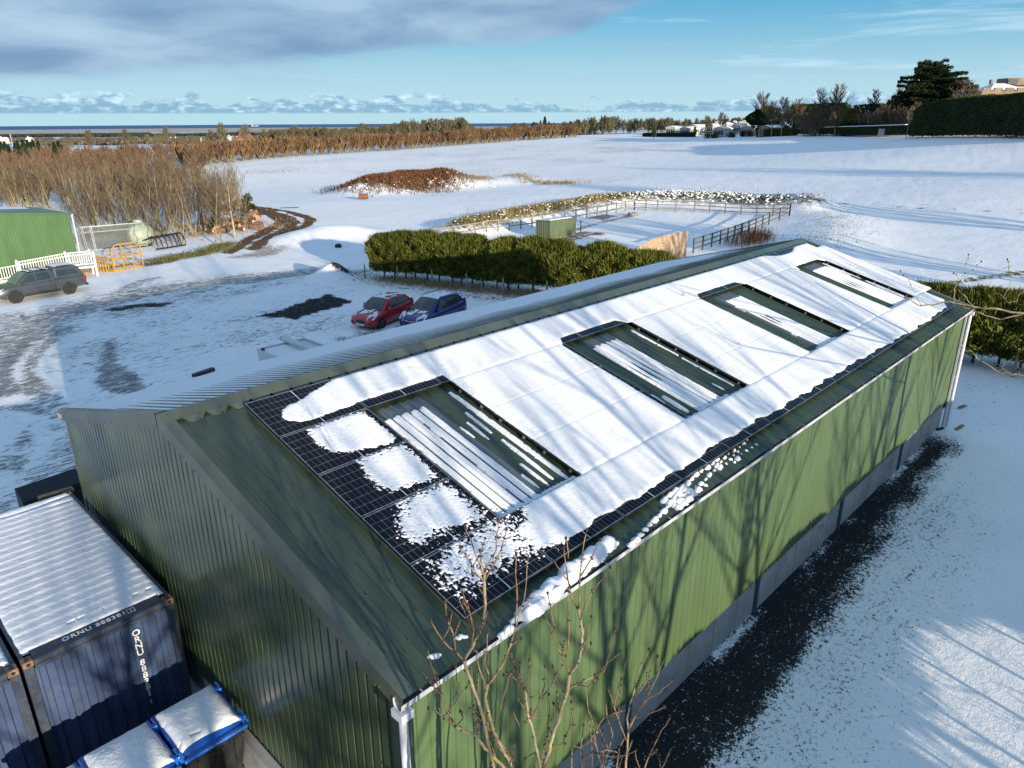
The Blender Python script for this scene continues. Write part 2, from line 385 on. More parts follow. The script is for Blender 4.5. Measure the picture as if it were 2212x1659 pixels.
dark = np.maximum(dark, .45*sstep(.7, .2, dpoly(fx, fy, V2W([(275, 815), (310, 812)]))+(n8-.5)*.9))
dark = np.maximum(dark, sstep(.85, .45, np.hypot(fx-SPOIL[0]-.25, fy-SPOIL[1]+.35)+(n8-.5)*.7))
dark = np.maximum(dark, .7*sstep(.9, .1, dpoly(fx, fy, [(22.3, 31.2), (24.5, 31.4)])+(n8-.5)*1.0))
dark = np.maximum(dark, .6*sstep(2.2, .2, dpoly(fx, fy, V2W([(660, 790), (740, 745), (800, 720)]))+(n8-.5)*2.5))
# lane along the barn: bare asphalt close to the wall, thinning snow outwards
lane = sstep(5.9, 4.9, np.abs(fx-15.5)-9.5+(nL-.5)*3)*0
u = np.clip((fx-3)/24, 0, 1); dwall = 5.75-fy
lanew = 1.75-.85*u
lane = (.86*sstep(lanew*1.7, lanew*.5, dwall+(fbm(fx/1.6, fy/.5, 3)-.5)*.9)+.14)*sstep(lanew*3.2, lanew*.7, dwall+(fbm(fx/2.2, fy/.6, 3)-.5)*1.2)*sstep(-.2, .1, dwall)*sstep(29.5, 26.5, fx)*sstep(1.5, 3, fx)
lane = np.clip(lane*(.82+.5*fbm(fx/.9, fy/.45, 3)), 0, 1)
lane = np.maximum(lane, (.24+.36*fbm(fx/3, fy/.35, 3)-.05)*sstep(6.0, 1.2, dwall)*sstep(-.2, .1, dwall)*sstep(33, 20, fx)*sstep(-2, 2, fx))
lane = lane*(1-.62*np.exp(-((dwall-.16)/.14)**2)*sstep(.35, .7, fbm(fx*.8, fy*0+3, 4)))
dark = np.maximum(dark, lane)
near_b = (fx > -9) & (fx < 3.5) & (fy > 5) & (fy < 20); dark = np.where(near_b, 1.0, dark)
grass = np.zeros(len(fx))
fld = TL([(380, 360), (700, 338), (1100, 310), (1390, 300), (1640, 315), (1400, 350), (1150, 385), (1000, 440), (560, 420)])
grass = np.maximum(grass, .42*sstep(-6, 12, sdpoly(fx, fy, fld))*(.3+1.1*fbm(fx/14, fy/9, 4)))
grass = np.maximum(grass, .5*sstep(3.5, 1.5, dpoly(fx, fy, BANK_R))*fbm(fx*1.2, fy*1.2, 2)+0)
grass = np.maximum(grass, .62*sstep(3.2, 1.6, dpoly(fx, fy, BUND)))
grass = np.maximum(grass, .85*sstep(7.0, 4.0, dpoly(fx, fy, MOUND)+(fbm(fx/2, fy/2, 3)-.5)*4))
grass = np.maximum(grass, .45*sstep(4, 1.5, dpoly(fx, fy, MOUND_T)))
grass = np.maximum(grass, .7*sstep(3.0, .5, dpoly(fx, fy, TL([(1180, 398), (1260, 400), (1330, 390), (1420, 372)]))+(nL-.5)*5)*.6)
for l_, w_, a_ in (([(1590, 420), (1660, 423), (1800, 434), (1950, 441), (2212, 453)], .22, .5), ([(1640, 428), (1760, 438), (1900, 446), (2212, 462)], .22, .6), ([(1700, 433), (1780, 440), (1850, 445)], .35, .8), ([(1880, 604), (1980, 600), (2080, 592), (2212, 572)], .30, .45), ([(1930, 617), (2040, 612), (2130, 600), (2212, 588)], .55, .75), ([(1290, 418), (1180, 424), (1050, 437), (960, 443)], .25, .25), ([(1150, 385), (1400, 352), (1600, 322)], .6, .35)):
    grass = np.maximum(grass, a_*sstep(w_*1.8, w_*.4, dpoly(fx, fy, TL(l_)))*(.5+.9*fbm(fx*1.5, fy*1.5, 3)))
litter = V2W([(1960, 790), (2230, 800), (2230, 960), (2060, 1000), (1990, 900)]); grass = np.maximum(grass, .30*sstep(-.5, 2, sdpoly(fx, fy, litter))*(.5+fbm(fx*2, fy*2, 3)))
thicket_g = TL([(0, 520), (180, 540), (330, 545), (430, 520), (520, 500), (560, 470), (470, 430), (300, 420), (0, 440)])
grass = np.maximum(grass, .42*sstep(-2, 2, sdpoly(fx, fy, thicket_g)))
grass = np.maximum(grass, .5*sstep(3, 1, dpoly(fx, fy, TL([(800, 605), (950, 622), (1110, 645)])))) 
grass = np.maximum(grass, .35*sstep(5, 0, np.abs(fy+3.2))*sstep(10, 14, fx)*fbm(fx*2, fy*2, 2))
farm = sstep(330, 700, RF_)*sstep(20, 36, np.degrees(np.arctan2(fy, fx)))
# ground material
gm, t, p = newmat('snowy ground')
geo = t.new('ShaderNodeNewGeometry').outputs['Position']
def attr(n): a = t.new('ShaderNodeAttribute'); a.attribute_name = n; return a.outputs['Fac']
nf0 = t.noise(geo, 9.0, 6, .62, .25); ncr = t.noise(geo, 24.0, 4, .65); lnn = t.new('ShaderNodeVectorMath', operation='LENGTH'); t.set(lnn.inputs[0], geo); nf = t.math('ADD', t.math('MULTIPLY', nf0, .5), t.math('MULTIPLY', ncr, .5)); nm = t.noise(geo, 1.6, 6, .65, .2); ncs = t.noise(geo, .35, 5, .6)
ng = t.math('MULTIPLY_ADD', t.math('SUBTRACT', t.math('ADD', t.math('MULTIPLY', nf, .86), t.math('MULTIPLY', nm, .14)), .5), 1.9, .5)
def thr(a, n, k=.07):    # coverage fraction -> speckled mask
    c = t.math('MULTIPLY_ADD', a, -.46, .70)
    return t.math('MULTIPLY', t.ramp(n, t.math('SUBTRACT', c, 0.0), t.math('ADD', c, k)), t.ramp(a, .02, .12))
sn1 = t.mix(t.ramp(ncs, .3, .7), rgb(.82, .805, .785), rgb(.87, .855, .835))
dm = thr(attr('dark'), ng, .15); sln = t.math('MULTIPLY_ADD', t.math('SUBTRACT', t.math('ADD', t.math('MULTIPLY', t.noise(t.scale(geo, 1, 2.6, 1), 1.5, 8, .72, 1.2), .7), t.math('MULTIPLY', nf, .3)), .5), 1.5, .5); sm = t.math('MULTIPLY', thr(attr('slush'), sln, .13), .85)
mm = thr(attr('mud'), ng); gmk = thr(attr('grass'), t.math('MULTIPLY_ADD', t.math('SUBTRACT', t.math('ADD', t.math('MULTIPLY', nf, .35), t.math('MULTIPLY', t.noise(geo, 2.6, 6, .75, .4), .65)), .5), 1.5, .5), .14)
gravel = t.mix(t.ramp(nf, .35, .7), rgb(.010, .011, .012), rgb(.045, .047, .047))
slc = t.mix(t.ramp(nm, .35, .65), rgb(.06, .058, .052), rgb(.24, .235, .225))
mudc = t.mix(t.ramp(nm, .3, .7), rgb(.085, .048, .026), rgb(.20, .115, .062))
grc = t.mix(t.ramp(nm, .3, .7), rgb(.065, .075, .022), rgb(.20, .15, .07))
c = t.mix(gmk, sn1, grc); c = t.mix(sm, c, slc); c = t.mix(mm, c, mudc); c = t.mix(dm, c, gravel)
# far coastal plain: snowy fields split by dark hedges and ploughed strips, dunes at the shore
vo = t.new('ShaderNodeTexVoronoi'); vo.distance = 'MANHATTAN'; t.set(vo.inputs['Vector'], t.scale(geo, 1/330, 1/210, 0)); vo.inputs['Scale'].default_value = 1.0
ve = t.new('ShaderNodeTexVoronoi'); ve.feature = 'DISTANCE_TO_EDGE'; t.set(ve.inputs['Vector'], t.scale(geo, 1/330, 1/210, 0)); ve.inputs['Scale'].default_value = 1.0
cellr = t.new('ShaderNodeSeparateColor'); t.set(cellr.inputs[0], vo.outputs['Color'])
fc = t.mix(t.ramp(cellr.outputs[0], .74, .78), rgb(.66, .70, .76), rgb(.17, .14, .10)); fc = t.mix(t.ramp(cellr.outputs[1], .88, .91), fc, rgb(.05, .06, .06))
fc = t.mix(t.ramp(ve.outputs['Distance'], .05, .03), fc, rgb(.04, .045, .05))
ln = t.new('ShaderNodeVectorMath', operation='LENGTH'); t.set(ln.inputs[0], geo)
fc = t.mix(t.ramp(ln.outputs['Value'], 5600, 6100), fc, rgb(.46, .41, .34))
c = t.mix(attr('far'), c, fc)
t.set(p.inputs['Base Color'], c)
wet = t.math('MAXIMUM', dm, mm)
t.set(p.inputs['Roughness'], t.math('MULTIPLY_ADD', wet, .1, .85)); p.inputs['Specular IOR Level'].default_value = .06
hgt = t.math('ADD', t.math('MULTIPLY', nf, .5), t.math('MULTIPLY', nm, 1.3))
hgt = t.math('SUBTRACT', hgt, t.math('MULTIPLY', t.math('MAXIMUM', wet, sm), .8))
t.set(p.inputs['Normal'], t.bump(hgt, .55, .06))
GROUND_MAT = gm
attrs = dict(dark=dark, slush=slush, mud=mud, grass=grass, far=farm)
# split the one sheet by what lies on it, so that lane, yard and ruts are objects of their own
Vall = np.stack([fx, fy, GZ.ravel()], 1)
I = np.arange(nr*na).reshape(nr, na); J = np.roll(I, -1, axis=1)
Q = np.stack([I[:-1], J[:-1], J[1:], I[1:]], -1).reshape(-1, 4)
cxq = fx[Q].mean(1); cyq = fy[Q].mean(1)
sel = np.zeros(len(Q), int)
pond_in = TL([(1190, 520), (1370, 453), (1704, 474), (1497, 544), (1300, 600), (1180, 560)])
sel[sdpoly(cxq, cyq, yard) > 0] = 2
sel[(cxq > -4) & (cxq < 34) & (cyq < 5.9) & (cyq > -2.5)] = 1
sel[mud[Q].max(1) > .45] = 3
sel[(dark[Q].mean(1) > .5) & (sdpoly(cxq, cyq, patch) > -.2)] = 4
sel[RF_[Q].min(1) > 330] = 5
# no ground inside the barn
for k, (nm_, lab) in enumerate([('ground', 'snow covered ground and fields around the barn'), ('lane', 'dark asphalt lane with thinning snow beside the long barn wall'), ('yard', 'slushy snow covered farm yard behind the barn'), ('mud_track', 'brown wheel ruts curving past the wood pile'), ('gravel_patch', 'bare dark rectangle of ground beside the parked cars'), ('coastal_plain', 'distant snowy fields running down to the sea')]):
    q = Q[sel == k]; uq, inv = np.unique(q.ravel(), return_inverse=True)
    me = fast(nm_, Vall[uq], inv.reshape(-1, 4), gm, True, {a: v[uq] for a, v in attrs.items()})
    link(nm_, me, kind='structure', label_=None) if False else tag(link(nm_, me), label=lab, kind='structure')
sm_, t, p = newmat('sea water'); geo = t.new('ShaderNodeNewGeometry').outputs['Position']
t.set(p.inputs['Base Color'], t.mix(t.noise(geo, .0012, 3), rgb(.012, .075, .20), rgb(.022, .11, .27))); p.inputs['Roughness'].default_value = .55; p.inputs['Specular IOR Level'].default_value = .2
n = 96; mb = MB(); mb.add([(0, 0, -75)]+[(16800*math.cos(2*PI*i/n), 16800*math.sin(2*PI*i/n), -75) for i in range(n)], [(0, i+1, (i+1) % n+1) for i in range(n)])
mb.build('sea', sm_, kind='structure', label='deep blue sea along the horizon')
# ------------------------------------------------------------------ materials shared by built things
def snowmat(name, a=(.81, .81, .81), bs=18.0, bst=.5, bd=.02):
    m, t, p = newmat(name); tc = t.new('ShaderNodeTexCoord').outputs['Object']
    n = t.noise(tc, bs, 5, .65); n2 = t.noise(tc, bs*.22, 4, .6)
    t.set(p.inputs['Base Color'], t.mix(n2, tuple(x*.96 for x in a)+(1,), tuple(min(1, x*1.03) for x in a)+(1,)))
    p.inputs['Roughness'].default_value = .7; p.inputs['Specular IOR Level'].default_value = .2
    t.set(p.inputs['Normal'], t.bump(t.math('ADD', n, n2), bst, bd)); return m
SNOW = snowmat('crusty snow', bs=38, bst=.9, bd=.012); SNOWS = snowmat('smooth snow', (.76, .76, .76), bs=9, bst=.3)
def paint(name, col, rough=.38, streak=True, coat=.25):
    m, t, p = newmat(name); tc = t.new('ShaderNodeTexCoord').outputs['Object']
    n = t.noise(t.scale(tc, 1, 1, .25), 1.7, 5, .6); n2 = t.noise(tc, .9, 4, .55); n3 = t.noise(tc, 14, 4, .6)
    c = t.mix(t.ramp(n, .3, .75), tuple(x*.86 for x in col)+(1,), tuple(x*1.12 for x in col)+(1,))
    c = t.mix(t.math('MULTIPLY', t.ramp(n3, .6, .8), .12), c, (.25, .25, .2, 1))
    t.set(p.inputs['Base Color'], c); t.set(p.inputs['Roughness'], t.math('MULTIPLY_ADD', n2, .22, rough-.1))
    p.inputs['Coat Weight'].default_value = coat; p.inputs['Coat Roughness'].default_value = .22
    t.set(p.inputs['Normal'], t.bump(n2, .10, .03)); return m
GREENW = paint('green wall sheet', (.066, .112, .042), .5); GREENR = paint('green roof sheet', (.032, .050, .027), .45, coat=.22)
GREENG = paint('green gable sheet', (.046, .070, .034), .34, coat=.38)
TRIM = paint('olive flashing', (.075, .088, .060), .4); GUT = mat('grey gutter', (.42, .44, .48), .35, var=.06)
GUTIN = mat('dark gutter inside', (.06, .08, .11), .5, var=.1)
CONC = mat('concrete', (.34, .325, .30), .85, var=.1, vscale=1.2, bump=.25, bscale=20, dirt=(.22, .21, .19)); STEELB = mat('blue grey steel post', (.045, .075, .11), .5)
BLACKP = mat('black plastic', (.012, .013, .014), .45); SILV = mat('silver edge', (.55, .56, .58), .3, .6, var=.04)
# ------------------------------------------------------------------ barn
X0, X1 = 3.80, 29.07; YE, ZE, YR, ZR, YL = 5.48, 4.607, 11.838, 6.301, 18.196
WY, WYB, WX, WXB = 5.66, 18.02, 3.90, 28.97
LS = math.hypot(YE-YR, ZE-ZR); SV = np.array([0, (YE-YR)/LS, (ZE-ZR)/LS]); NV = np.array([0, -(ZR-ZE)/LS, (YR-YE)/LS])
def RP(x, s, h=0.0): return np.array([x, YR, ZR])+SV*s+NV*h                      # near slope point
SVb = np.array([0, -SV[1], SV[2]]); NVb = np.array([0, -NV[1], NV[2]])
def RPb(x, s, h=0.0): return np.array([x, YR, ZR])+SVb*s+NVb*h
def prof(x0, x1, pitch=.2, depth=.032, pan=.62, flank=.09):
    """box profile: list of (x, d); d=0 in the pan, depth on the crest"""
    out = []; x = x0
    while x < x1-1e-6:
        for f, d in ((0, 0), (pan/2, 0), (pan/2+flank, depth), (1-pan/2-flank, depth), (1-pan/2, 0)):
            xx = x+f*pitch
            if xx <= x1: out.append((xx, d))
        x += pitch
    out.append((x1, 0)); return out
barn = thing('barn', 'long green corrugated barn with solar panels and snow on its roof', 'barn', (0, 0, 0))
def wall_sheet(name, pr, fn, top, bot, mat_):
    mb = MB()
    for (a, da), (b, db) in zip(pr[:-1], pr[1:]):
        mb.quad(fn(a, da, bot(a)), fn(b, db, bot(b)), fn(b, db, top(b)), fn(a, da, top(a)))
    return mb.build(name, mat_, barn)
PL = .98                                                            # plinth height
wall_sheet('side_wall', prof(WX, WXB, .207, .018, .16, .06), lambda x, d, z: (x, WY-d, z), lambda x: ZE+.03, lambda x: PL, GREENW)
wall_sheet('back_wall', prof(WX, WXB, .2), lambda x, d, z: (x, WYB+d, z), lambda x: ZE+.03, lambda x: PL, GREENW)
gtop = lambda y: ZR-.02-abs(y-YR)*math.tan(math.radians(14.92))
for nm_, xx, sg in (('gable_wall', WX, -1), ('gable_wall', WXB, 1)):
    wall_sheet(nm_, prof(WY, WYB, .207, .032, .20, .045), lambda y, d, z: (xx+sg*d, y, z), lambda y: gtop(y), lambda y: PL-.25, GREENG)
mb = MB(); mb.box(WX+.06, WY+.03, 0, WXB-.06, WY+.18, PL-.02); mb.box(WX+.06, WYB-.18, 0, WXB-.06, WYB-.03, PL-.02)
mb.box(WX+.06, WY+.18, 0, WX+.2, WYB-.18, PL-.27); mb.box(WXB-.2, WY+.18, 0, WXB-.06, WYB-.18, PL-.27)
mb.build('plinth', CONC, barn)
g = MB()
for k in range(1, 25): MB().box(WX+k*1.02, WY+.024, .02, WX+k*1.02+.012, WY+.031, PL-.03).build('plinth_joint', mat('joint grey', (.2, .2, .19), .8), barn)
for x in (8.85, 13.95, 19.0, 24.1): MB().box(x, WY-.03, 0, x+.11, WY+.028, PL+.02).build('post', STEELB, barn)
# roof sheets, one mesh a slope, screws included
def roof_sheet(name, P, mat_, rows=(.28, 1.45, 2.65, 3.9, 5.1, 6.0, 6.42)):
    mb = MB(); pr = prof(X0+.07, X1-.07, .2, .022, .62, .11)
    for (a, da), (b, db) in zip(pr[:-1], pr[1:]):
        mb.quad(P(a, .05, da), P(b, .05, db), P(b, LS+.02, db), P(a, LS+.02, da))
    for s in rows:
        x = X0+.17
        while x < X1-.2:
            c = P(x, s, .036); mb.ball(c, .015, 5, 3); x += .4
    return mb.build(name, mat_, barn)
roof_sheet('front_roof', lambda x, s, h: RP(x, s, h), GREENR); roof_sheet('back_roof', lambda x, s, h: RPb(x, s, h), GREENR, (.28,))
mb = MB()
mb.quad(RP(X0, .27, .05), RP(X1, .27, .05), RP(X1, 0, .075), RP(X0, 0, .075)); mb.quad(RPb(X0, 0, .075), RPb(X1, 0, .075), RPb(X1, .17, .05), RPb(X0, .17, .05))
x = X0+.32
while x < X1-.5:                                                     # scalloped lip dressed down between the ribs
    mb.quad(RP(x, .27, .049), RP(x+.1, .40, .006), RP(x+.28, .40, .006), RP(x+.38, .27, .049)); mb.ball(RP(x, .22, .06), .013, 5, 2); x += .4
mb.build('ridge_cap', TRIM, barn)
def verge(xa, sg):
    mb = MB()
    for P in (RP, RPb):
        s1 = LS+.03
        mb.quad(P(xa, 0, .066), P(xa-sg*.20, 0, .066), P(xa-sg*.20, s1, .046), P(xa, s1, .046))
        mb.quad(P(xa-sg*.20, 0, .066), P(xa-sg*.205, 0, .006), P(xa-sg*.205, s1, .003), P(xa-sg*.20, s1, .046))
        a, b = P(xa, 0, .066), P(xa, s1, .046); mb.quad(a, b, b-[0, 0, .26], a-[0, 0, .26])
        a2, b2 = a-[0, 0, .26], b-[0, 0, .26]; mb.quad(a2, b2, b2-[sg*.06, 0, .01], a2-[sg*.06, 0, .01])
        k = .15
        while k < s1: mb.ball(P(xa, k, 0)-[-.004*sg, 0, .17], .014, 5, 2); mb.ball(P(xa-sg*.15, k, .058), .012, 5, 2); k += .4
    return mb.build('verge_trim', TRIM, barn)
verge(X0, -1); verge(X1, 1)
for yy, sg in ((WY, 1), (WYB, -1)):
    for xx, s2 in ((WX, 1), (WXB, -1)):
        mb = MB(); mb.box(xx-s2*.045, yy-sg*.042, PL-.2, xx-s2*.037, yy+sg*.12, ZE+.1); mb.box(xx-s2*.040, yy-sg*.048, PL-.2, xx+s2*.12, yy-sg*.040, ZE-.08)
        mb.build('corner_trim', TRIM, barn)
# gutters: an open U section with brackets
def gutter(y, sg):
    prf = [(0, .07), (0, 0), (.02, -.04), (.06, -.06), (.11, -.06), (.145, -.03), (.155, .05), (.165, .055), (.167, .045), (.158, .04), (.15, -.035), (.115, -.07), (.055, -.07), (.01, -.045), (-.008, 0), (-.008, .07)]
    mb = MB(); mb.loft([[(xx, y+sg*a, ZE-.10+b) for a, b in prf] for xx in (X0-.02, X1+.02)], caps=True)
    x = X0+.3
    while x < X1:
        mb.beam((x, y+sg*.16, ZE-.052), (x, y-sg*.02, ZE-.03), .02, .006); x += .9
    return mb.build('gutter', GUT, barn)
gutter(5.60, -1); gutter(WYB+.06, 1)
# dark blue grey strip along the bottom of the gutter
MB().box(X0+.02, 5.60-.13, ZE-.155, X1-.02, 5.60-.03, ZE-.12).build('gutter_bottom_strip', GUTIN, barn)
for x in (X0+.03, X1-.02):
    mb = MB(); mb.box(x-.09, 5.40, ZE-.27, x+.09, 5.60, ZE-.155)
    mb.tube([(x, 5.5, ZE-.25), (x, 5.5, .05)], .055, 12); mb.tube([(x, 5.5, 3.1), (x, 5.5, 3.0)], .064, 12); mb.tube([(x, 5.5, 1.2), (x, 5.5, 1.1)], .064, 12)
    for z in (.9, 2.0, 3.2): mb.box(x-.075, 5.49, z, x+.075, 5.62, z+.03)
    mb.build('downpipe', mat('pale grey pipe', (.52, .53, .55), .4, var=.05), barn, smooth=False)
MB().box(X1-.16, 5.565, .05, X1-.1, 5.63, ZE-.2).build('flashing_strip', GUT, barn)
# translucent roof lights under the openings in the array
RLM, t, p = newmat('rooflight with groove shade'); t.set(p.inputs['Base Color'], t.mix(t.noise(t.new('ShaderNodeTexCoord').outputs['Object'], 3), rgb(.10, .13, .15), rgb(.06, .085, .10)))  # base colour darkened to stand for shadow in the snow grooves
p.inputs['Roughness'].default_value = .3
RLX = [(6.98, 7.92), (13.02, 13.98), (19.34, 20.30), (25.62, 26.66)]
for a, b in RLX:
    mb = MB(); a0 = X0+.07+round((a-X0-.07)/.2)*.2; pr = prof(a0, a0+1.0, .2, .032)
    for (q, dq), (w, dw) in zip(pr[:-1], pr[1:]): mb.quad(RP(q, 1.62, dq+.004), RP(w, 1.62, dw+.004), RP(w, 5.05, dw+.004), RP(q, 5.05, dq+.004))
    mb.build('rooflight', RLM, barn)
# ------------------------------------------------------------------ solar panels
PW, PH, PX, PS = 1.752, 1.136, 1.770, 1.154; XA, SA = 5.11, .46
pm, t, p = newmat('solar cells'); tcn = t.new('ShaderNodeTexCoord').outputs['Object']; sp = t.new('ShaderNodeSeparateXYZ'); t.set(sp.inputs[0], tcn)
def lines(v, off, pitch, w):
    f = t.math('FRACT', t.math('DIVIDE', t.math('SUBTRACT', v, off), pitch)); e = t.math('MINIMUM', f, t.math('SUBTRACT', 1, f)); return t.math('LESS_THAN', e, w/pitch/2)
lx = lines(sp.outputs[0], .020, .0951, .0035); ly = lines(sp.outputs[1], .020, .1827, .0045)
cl = t.math('LESS_THAN', t.math('ABSOLUTE', t.math('SUBTRACT', sp.outputs[0], PW/2)), .0085)
d1 = t.math('MULTIPLY', lx, ly)
g1m = t.math('MAXIMUM', t.math('MULTIPLY', lx, .32), t.math('MULTIPLY', ly, .42)); g1m = t.math('MAXIMUM', g1m, cl); g1m = t.math('MAXIMUM', g1m, d1)
nn = t.noise(tcn, 3, 3)
t.set(p.inputs['Base Color'], t.mix(g1m, t.mix(nn, rgb(.004, .005, .009), rgb(.008, .010, .017)), rgb(.55, .56, .58)))
p.inputs['Roughness'].default_value = .22; p.inputs['Specular IOR Level'].default_value = .10
cm_, t, p = newmat('black frame'); p.inputs['Base Color'].default_value = rgb(.015, .015, .017); p.inputs['Roughness'].default_value = .35
fm = MB(); d = .035; fw = .011
for a in ((0, 0, PW, fw), (0, PH-fw, PW, PH), (0, fw, fw, PH-fw), (PW-fw, fw, PW, PH-fw)): fm.box(a[0], a[1], -d, a[2], a[3], .002)
fm.cur = 1; w_ = .005
for a in ((.006, .006, PW-.006, .006+w_), (.006, PH-.006-w_, PW-.006, PH-.006), (.006, .006+w_, .006+w_, PH-.006-w_), (PW-.006-w_, .006+w_, PW-.006, PH-.006-w_)): fm.box(a[0], a[1], .0022, a[2], a[3], .0036)
frame_me = fm.mesh('frame', [cm_, SILV]); glass_me = MB().box(fw, fw, -.03, PW-fw, PH-fw, .0).mesh('glass', pm)
ax = Matrix((Vector((1, 0, 0)), Vector(-SV), Vector(NV))).transposed()
MOUNT = .125
rowname = ['top row under the ridge', 'second row down from the ridge', 'middle row', 'fourth row down from the ridge', 'bottom row above the eave']
def nth(k): return ['first', 'second', 'third', 'fourth', 'fifth', 'sixth', 'seventh', 'eighth', 'ninth', 'tenth', 'eleventh', 'twelfth', 'thirteenth'][k]
def panel(x, row, lab):
    s = SA+PS*row
    o = bpy.data.objects.new('solar_panel', None); COL.objects.link(o); o.empty_display_size = .3
    M4 = Matrix.Translation(Vector(RP(x, s+PH, MOUNT))) @ ax.to_4x4(); o.matrix_world = M4
    tag(o, lab, 'solar panel', 'solar panels on the barn roof')
    link('frame', frame_me, o); link('glass', glass_me, o)
    c = MB().box(-.02, .3, -.075, PW+.016, .34, -.036) ; 
for row in (0, 4):
    for k in range(13):
        if k == 0: lab = ('partly snowed black solar panel at the gable edge, ' + ('nearest the ridge' if row == 0 else 'lowest by the eave'))
        elif row == 4: lab = 'black solar panel, %s from the gable in the bottom row above the gutter' % nth(k)
        else: lab = 'snow covered solar panel, %s from the gable in the row under the ridge' % nth(k)
        panel(XA+PX*k, row, lab)
BL = [('first block', 8.85), ('first block', 8.85+PX), ('second block', 14.98), ('second block', 14.98+PX), ('third block', 21.22), ('third block', 21.22+PX), ('last', 27.10)]
for row in (1, 2, 3):
    panel(XA, row, 'half bare black solar panel at the gable edge, %s from the ridge' % nth(row))
    for j, (b, x) in enumerate(BL):
        if b == 'last': lab = 'snow covered solar panel at the far verge, %s from the ridge' % nth(row)
        else: lab = 'snowed %s solar panel, %s %s' % (('upper', 'middle', 'lower')[row-1], 'beside' if j % 2 == 0 else 'before', {('first block', 0): 'the first opening, nearest the gable, on its right', ('first block', 1): 'the second opening from the gable, on its left', ('second block', 0): 'the second opening from the gable, on its right', ('second block', 1): 'the third opening from the gable, on its left', ('third block', 0): 'the third opening from the gable, on its right', ('third block', 1): 'the last opening from the gable, on its left'}[(b, j % 2)])
        panel(x, row, lab)
mb = MB()                                                              # mounting rails with clamps
for row in range(5):
    for f in (.25, .8):
        s = SA+PS*row+PH*f
        segs = [(XA+.03, XA+13*PX-.06)] if row in (0, 4) else [(XA+.03, XA+PW+.02)]+[(a-.02, a+2*PX) for a in (8.85, 14.98, 21.22)]+[(27.04, 28.88)]
        for a, b in segs: mb.hexa([RP(a, s, .034), RP(b, s, .034), RP(b, s+.04, .034), RP(a, s+.04, .034), RP(a, s, MOUNT-.037), RP(b, s, MOUNT-.037), RP(b, s+.04, MOUNT-.037), RP(a, s+.04, MOUNT-.037)])
mb.build('mounting_rail', mat('rail aluminium', (.3, .31, .33), .4, .7), barn)
# ------------------------------------------------------------------ snow on the roof
def grid_snow(name, x0, x1, s0, s1, dx, ds, hf, P, base, mat_, lab, parent=None, label=None, cat=None, cut=1e-4, group=None):
    xs = np.arange(x0, x1+dx/2, dx); ss = np.arange(s0, s1+ds/2, ds); XX, SS = np.meshgrid(xs, ss); h = hf(XX.ravel(), SS.ravel())
    o = np.array(P(0, 0, 0)); ex = np.array([1., 0, 0]); es = P(0, 1, 0)-o; en = P(0, 0, 1)-o
    b = base(XX.ravel(), SS.ravel()) if callable(base) else base
    V = o+XX.ravel()[:, None]*ex+SS.ravel()[:, None]*es+(b+np.maximum(h, 0)-(h <= cut)*.006)[:, None]*en
    ny, nx = XX.shape; I = np.arange(nx*ny).reshape(ny, nx)
    F = np.stack([I[:-1, :-1], I[1:, :-1], I[1:, 1:], I[:-1, 1:]], -1).reshape(-1, 4)
    keep = (h[F] > cut).any(1); F = F[keep]; u, inv = np.unique(F.ravel(), return_inverse=True)
    me = fast(name, V[u], inv.reshape(-1, 4), mat_, True)
    return link(name, me, parent, label, cat=cat, group=group) if parent is None else link(name, me, parent)
def rect(x, s, a, b, c, d): return np.minimum(np.minimum(x-a, b-x), np.minimum(s-c, d-s))
blobs = [[(6.9, 0.47), (6.66, 0.55), (6.28, 0.68), (5.96, 0.82), (5.73, 0.83), (5.54, 0.94), (5.41, 1.12), (5.47, 1.27), (5.65, 1.39), (5.97, 1.44), (6.35, 1.41), (6.79, 1.39), (6.9, 1.3)],
 [(6.73, 1.63), (6.33, 1.61), (5.94, 1.61), (5.61, 1.64), (5.55, 1.83), (5.53, 2.03), (5.57, 2.23), (5.67, 2.42), (5.85, 2.51), (6.12, 2.56), (6.49, 2.66), (6.73, 2.62), (6.76, 2.42), (6.75, 1.75)],
 [(6.71, 2.79), (6.3, 2.78), (5.98, 2.77), (5.82, 2.8), (5.78, 2.98), (5.71, 3.24), (5.73, 3.51), (5.87, 3.66), (6.16, 3.72), (6.55, 3.8), (6.71, 3.73), (6.75, 3.1)],
 [(6.65, 3.94), (6.11, 3.95), (5.8, 3.99), (5.45, 4.32), (5.36, 4.66), (5.46, 4.81), (5.8, 4.78), (6.33, 4.92), (6.73, 4.95), (6.71, 4.31)],
 [(6.76, 5.09), (6.34, 5.09), (5.82, 5.11), (5.4, 5.2), (5.30, 5.53), (5.33, 5.81), (5.65, 5.8), (6.07, 5.81), (6.44, 5.87), (6.87, 5.8), (6.9, 5.2)]]
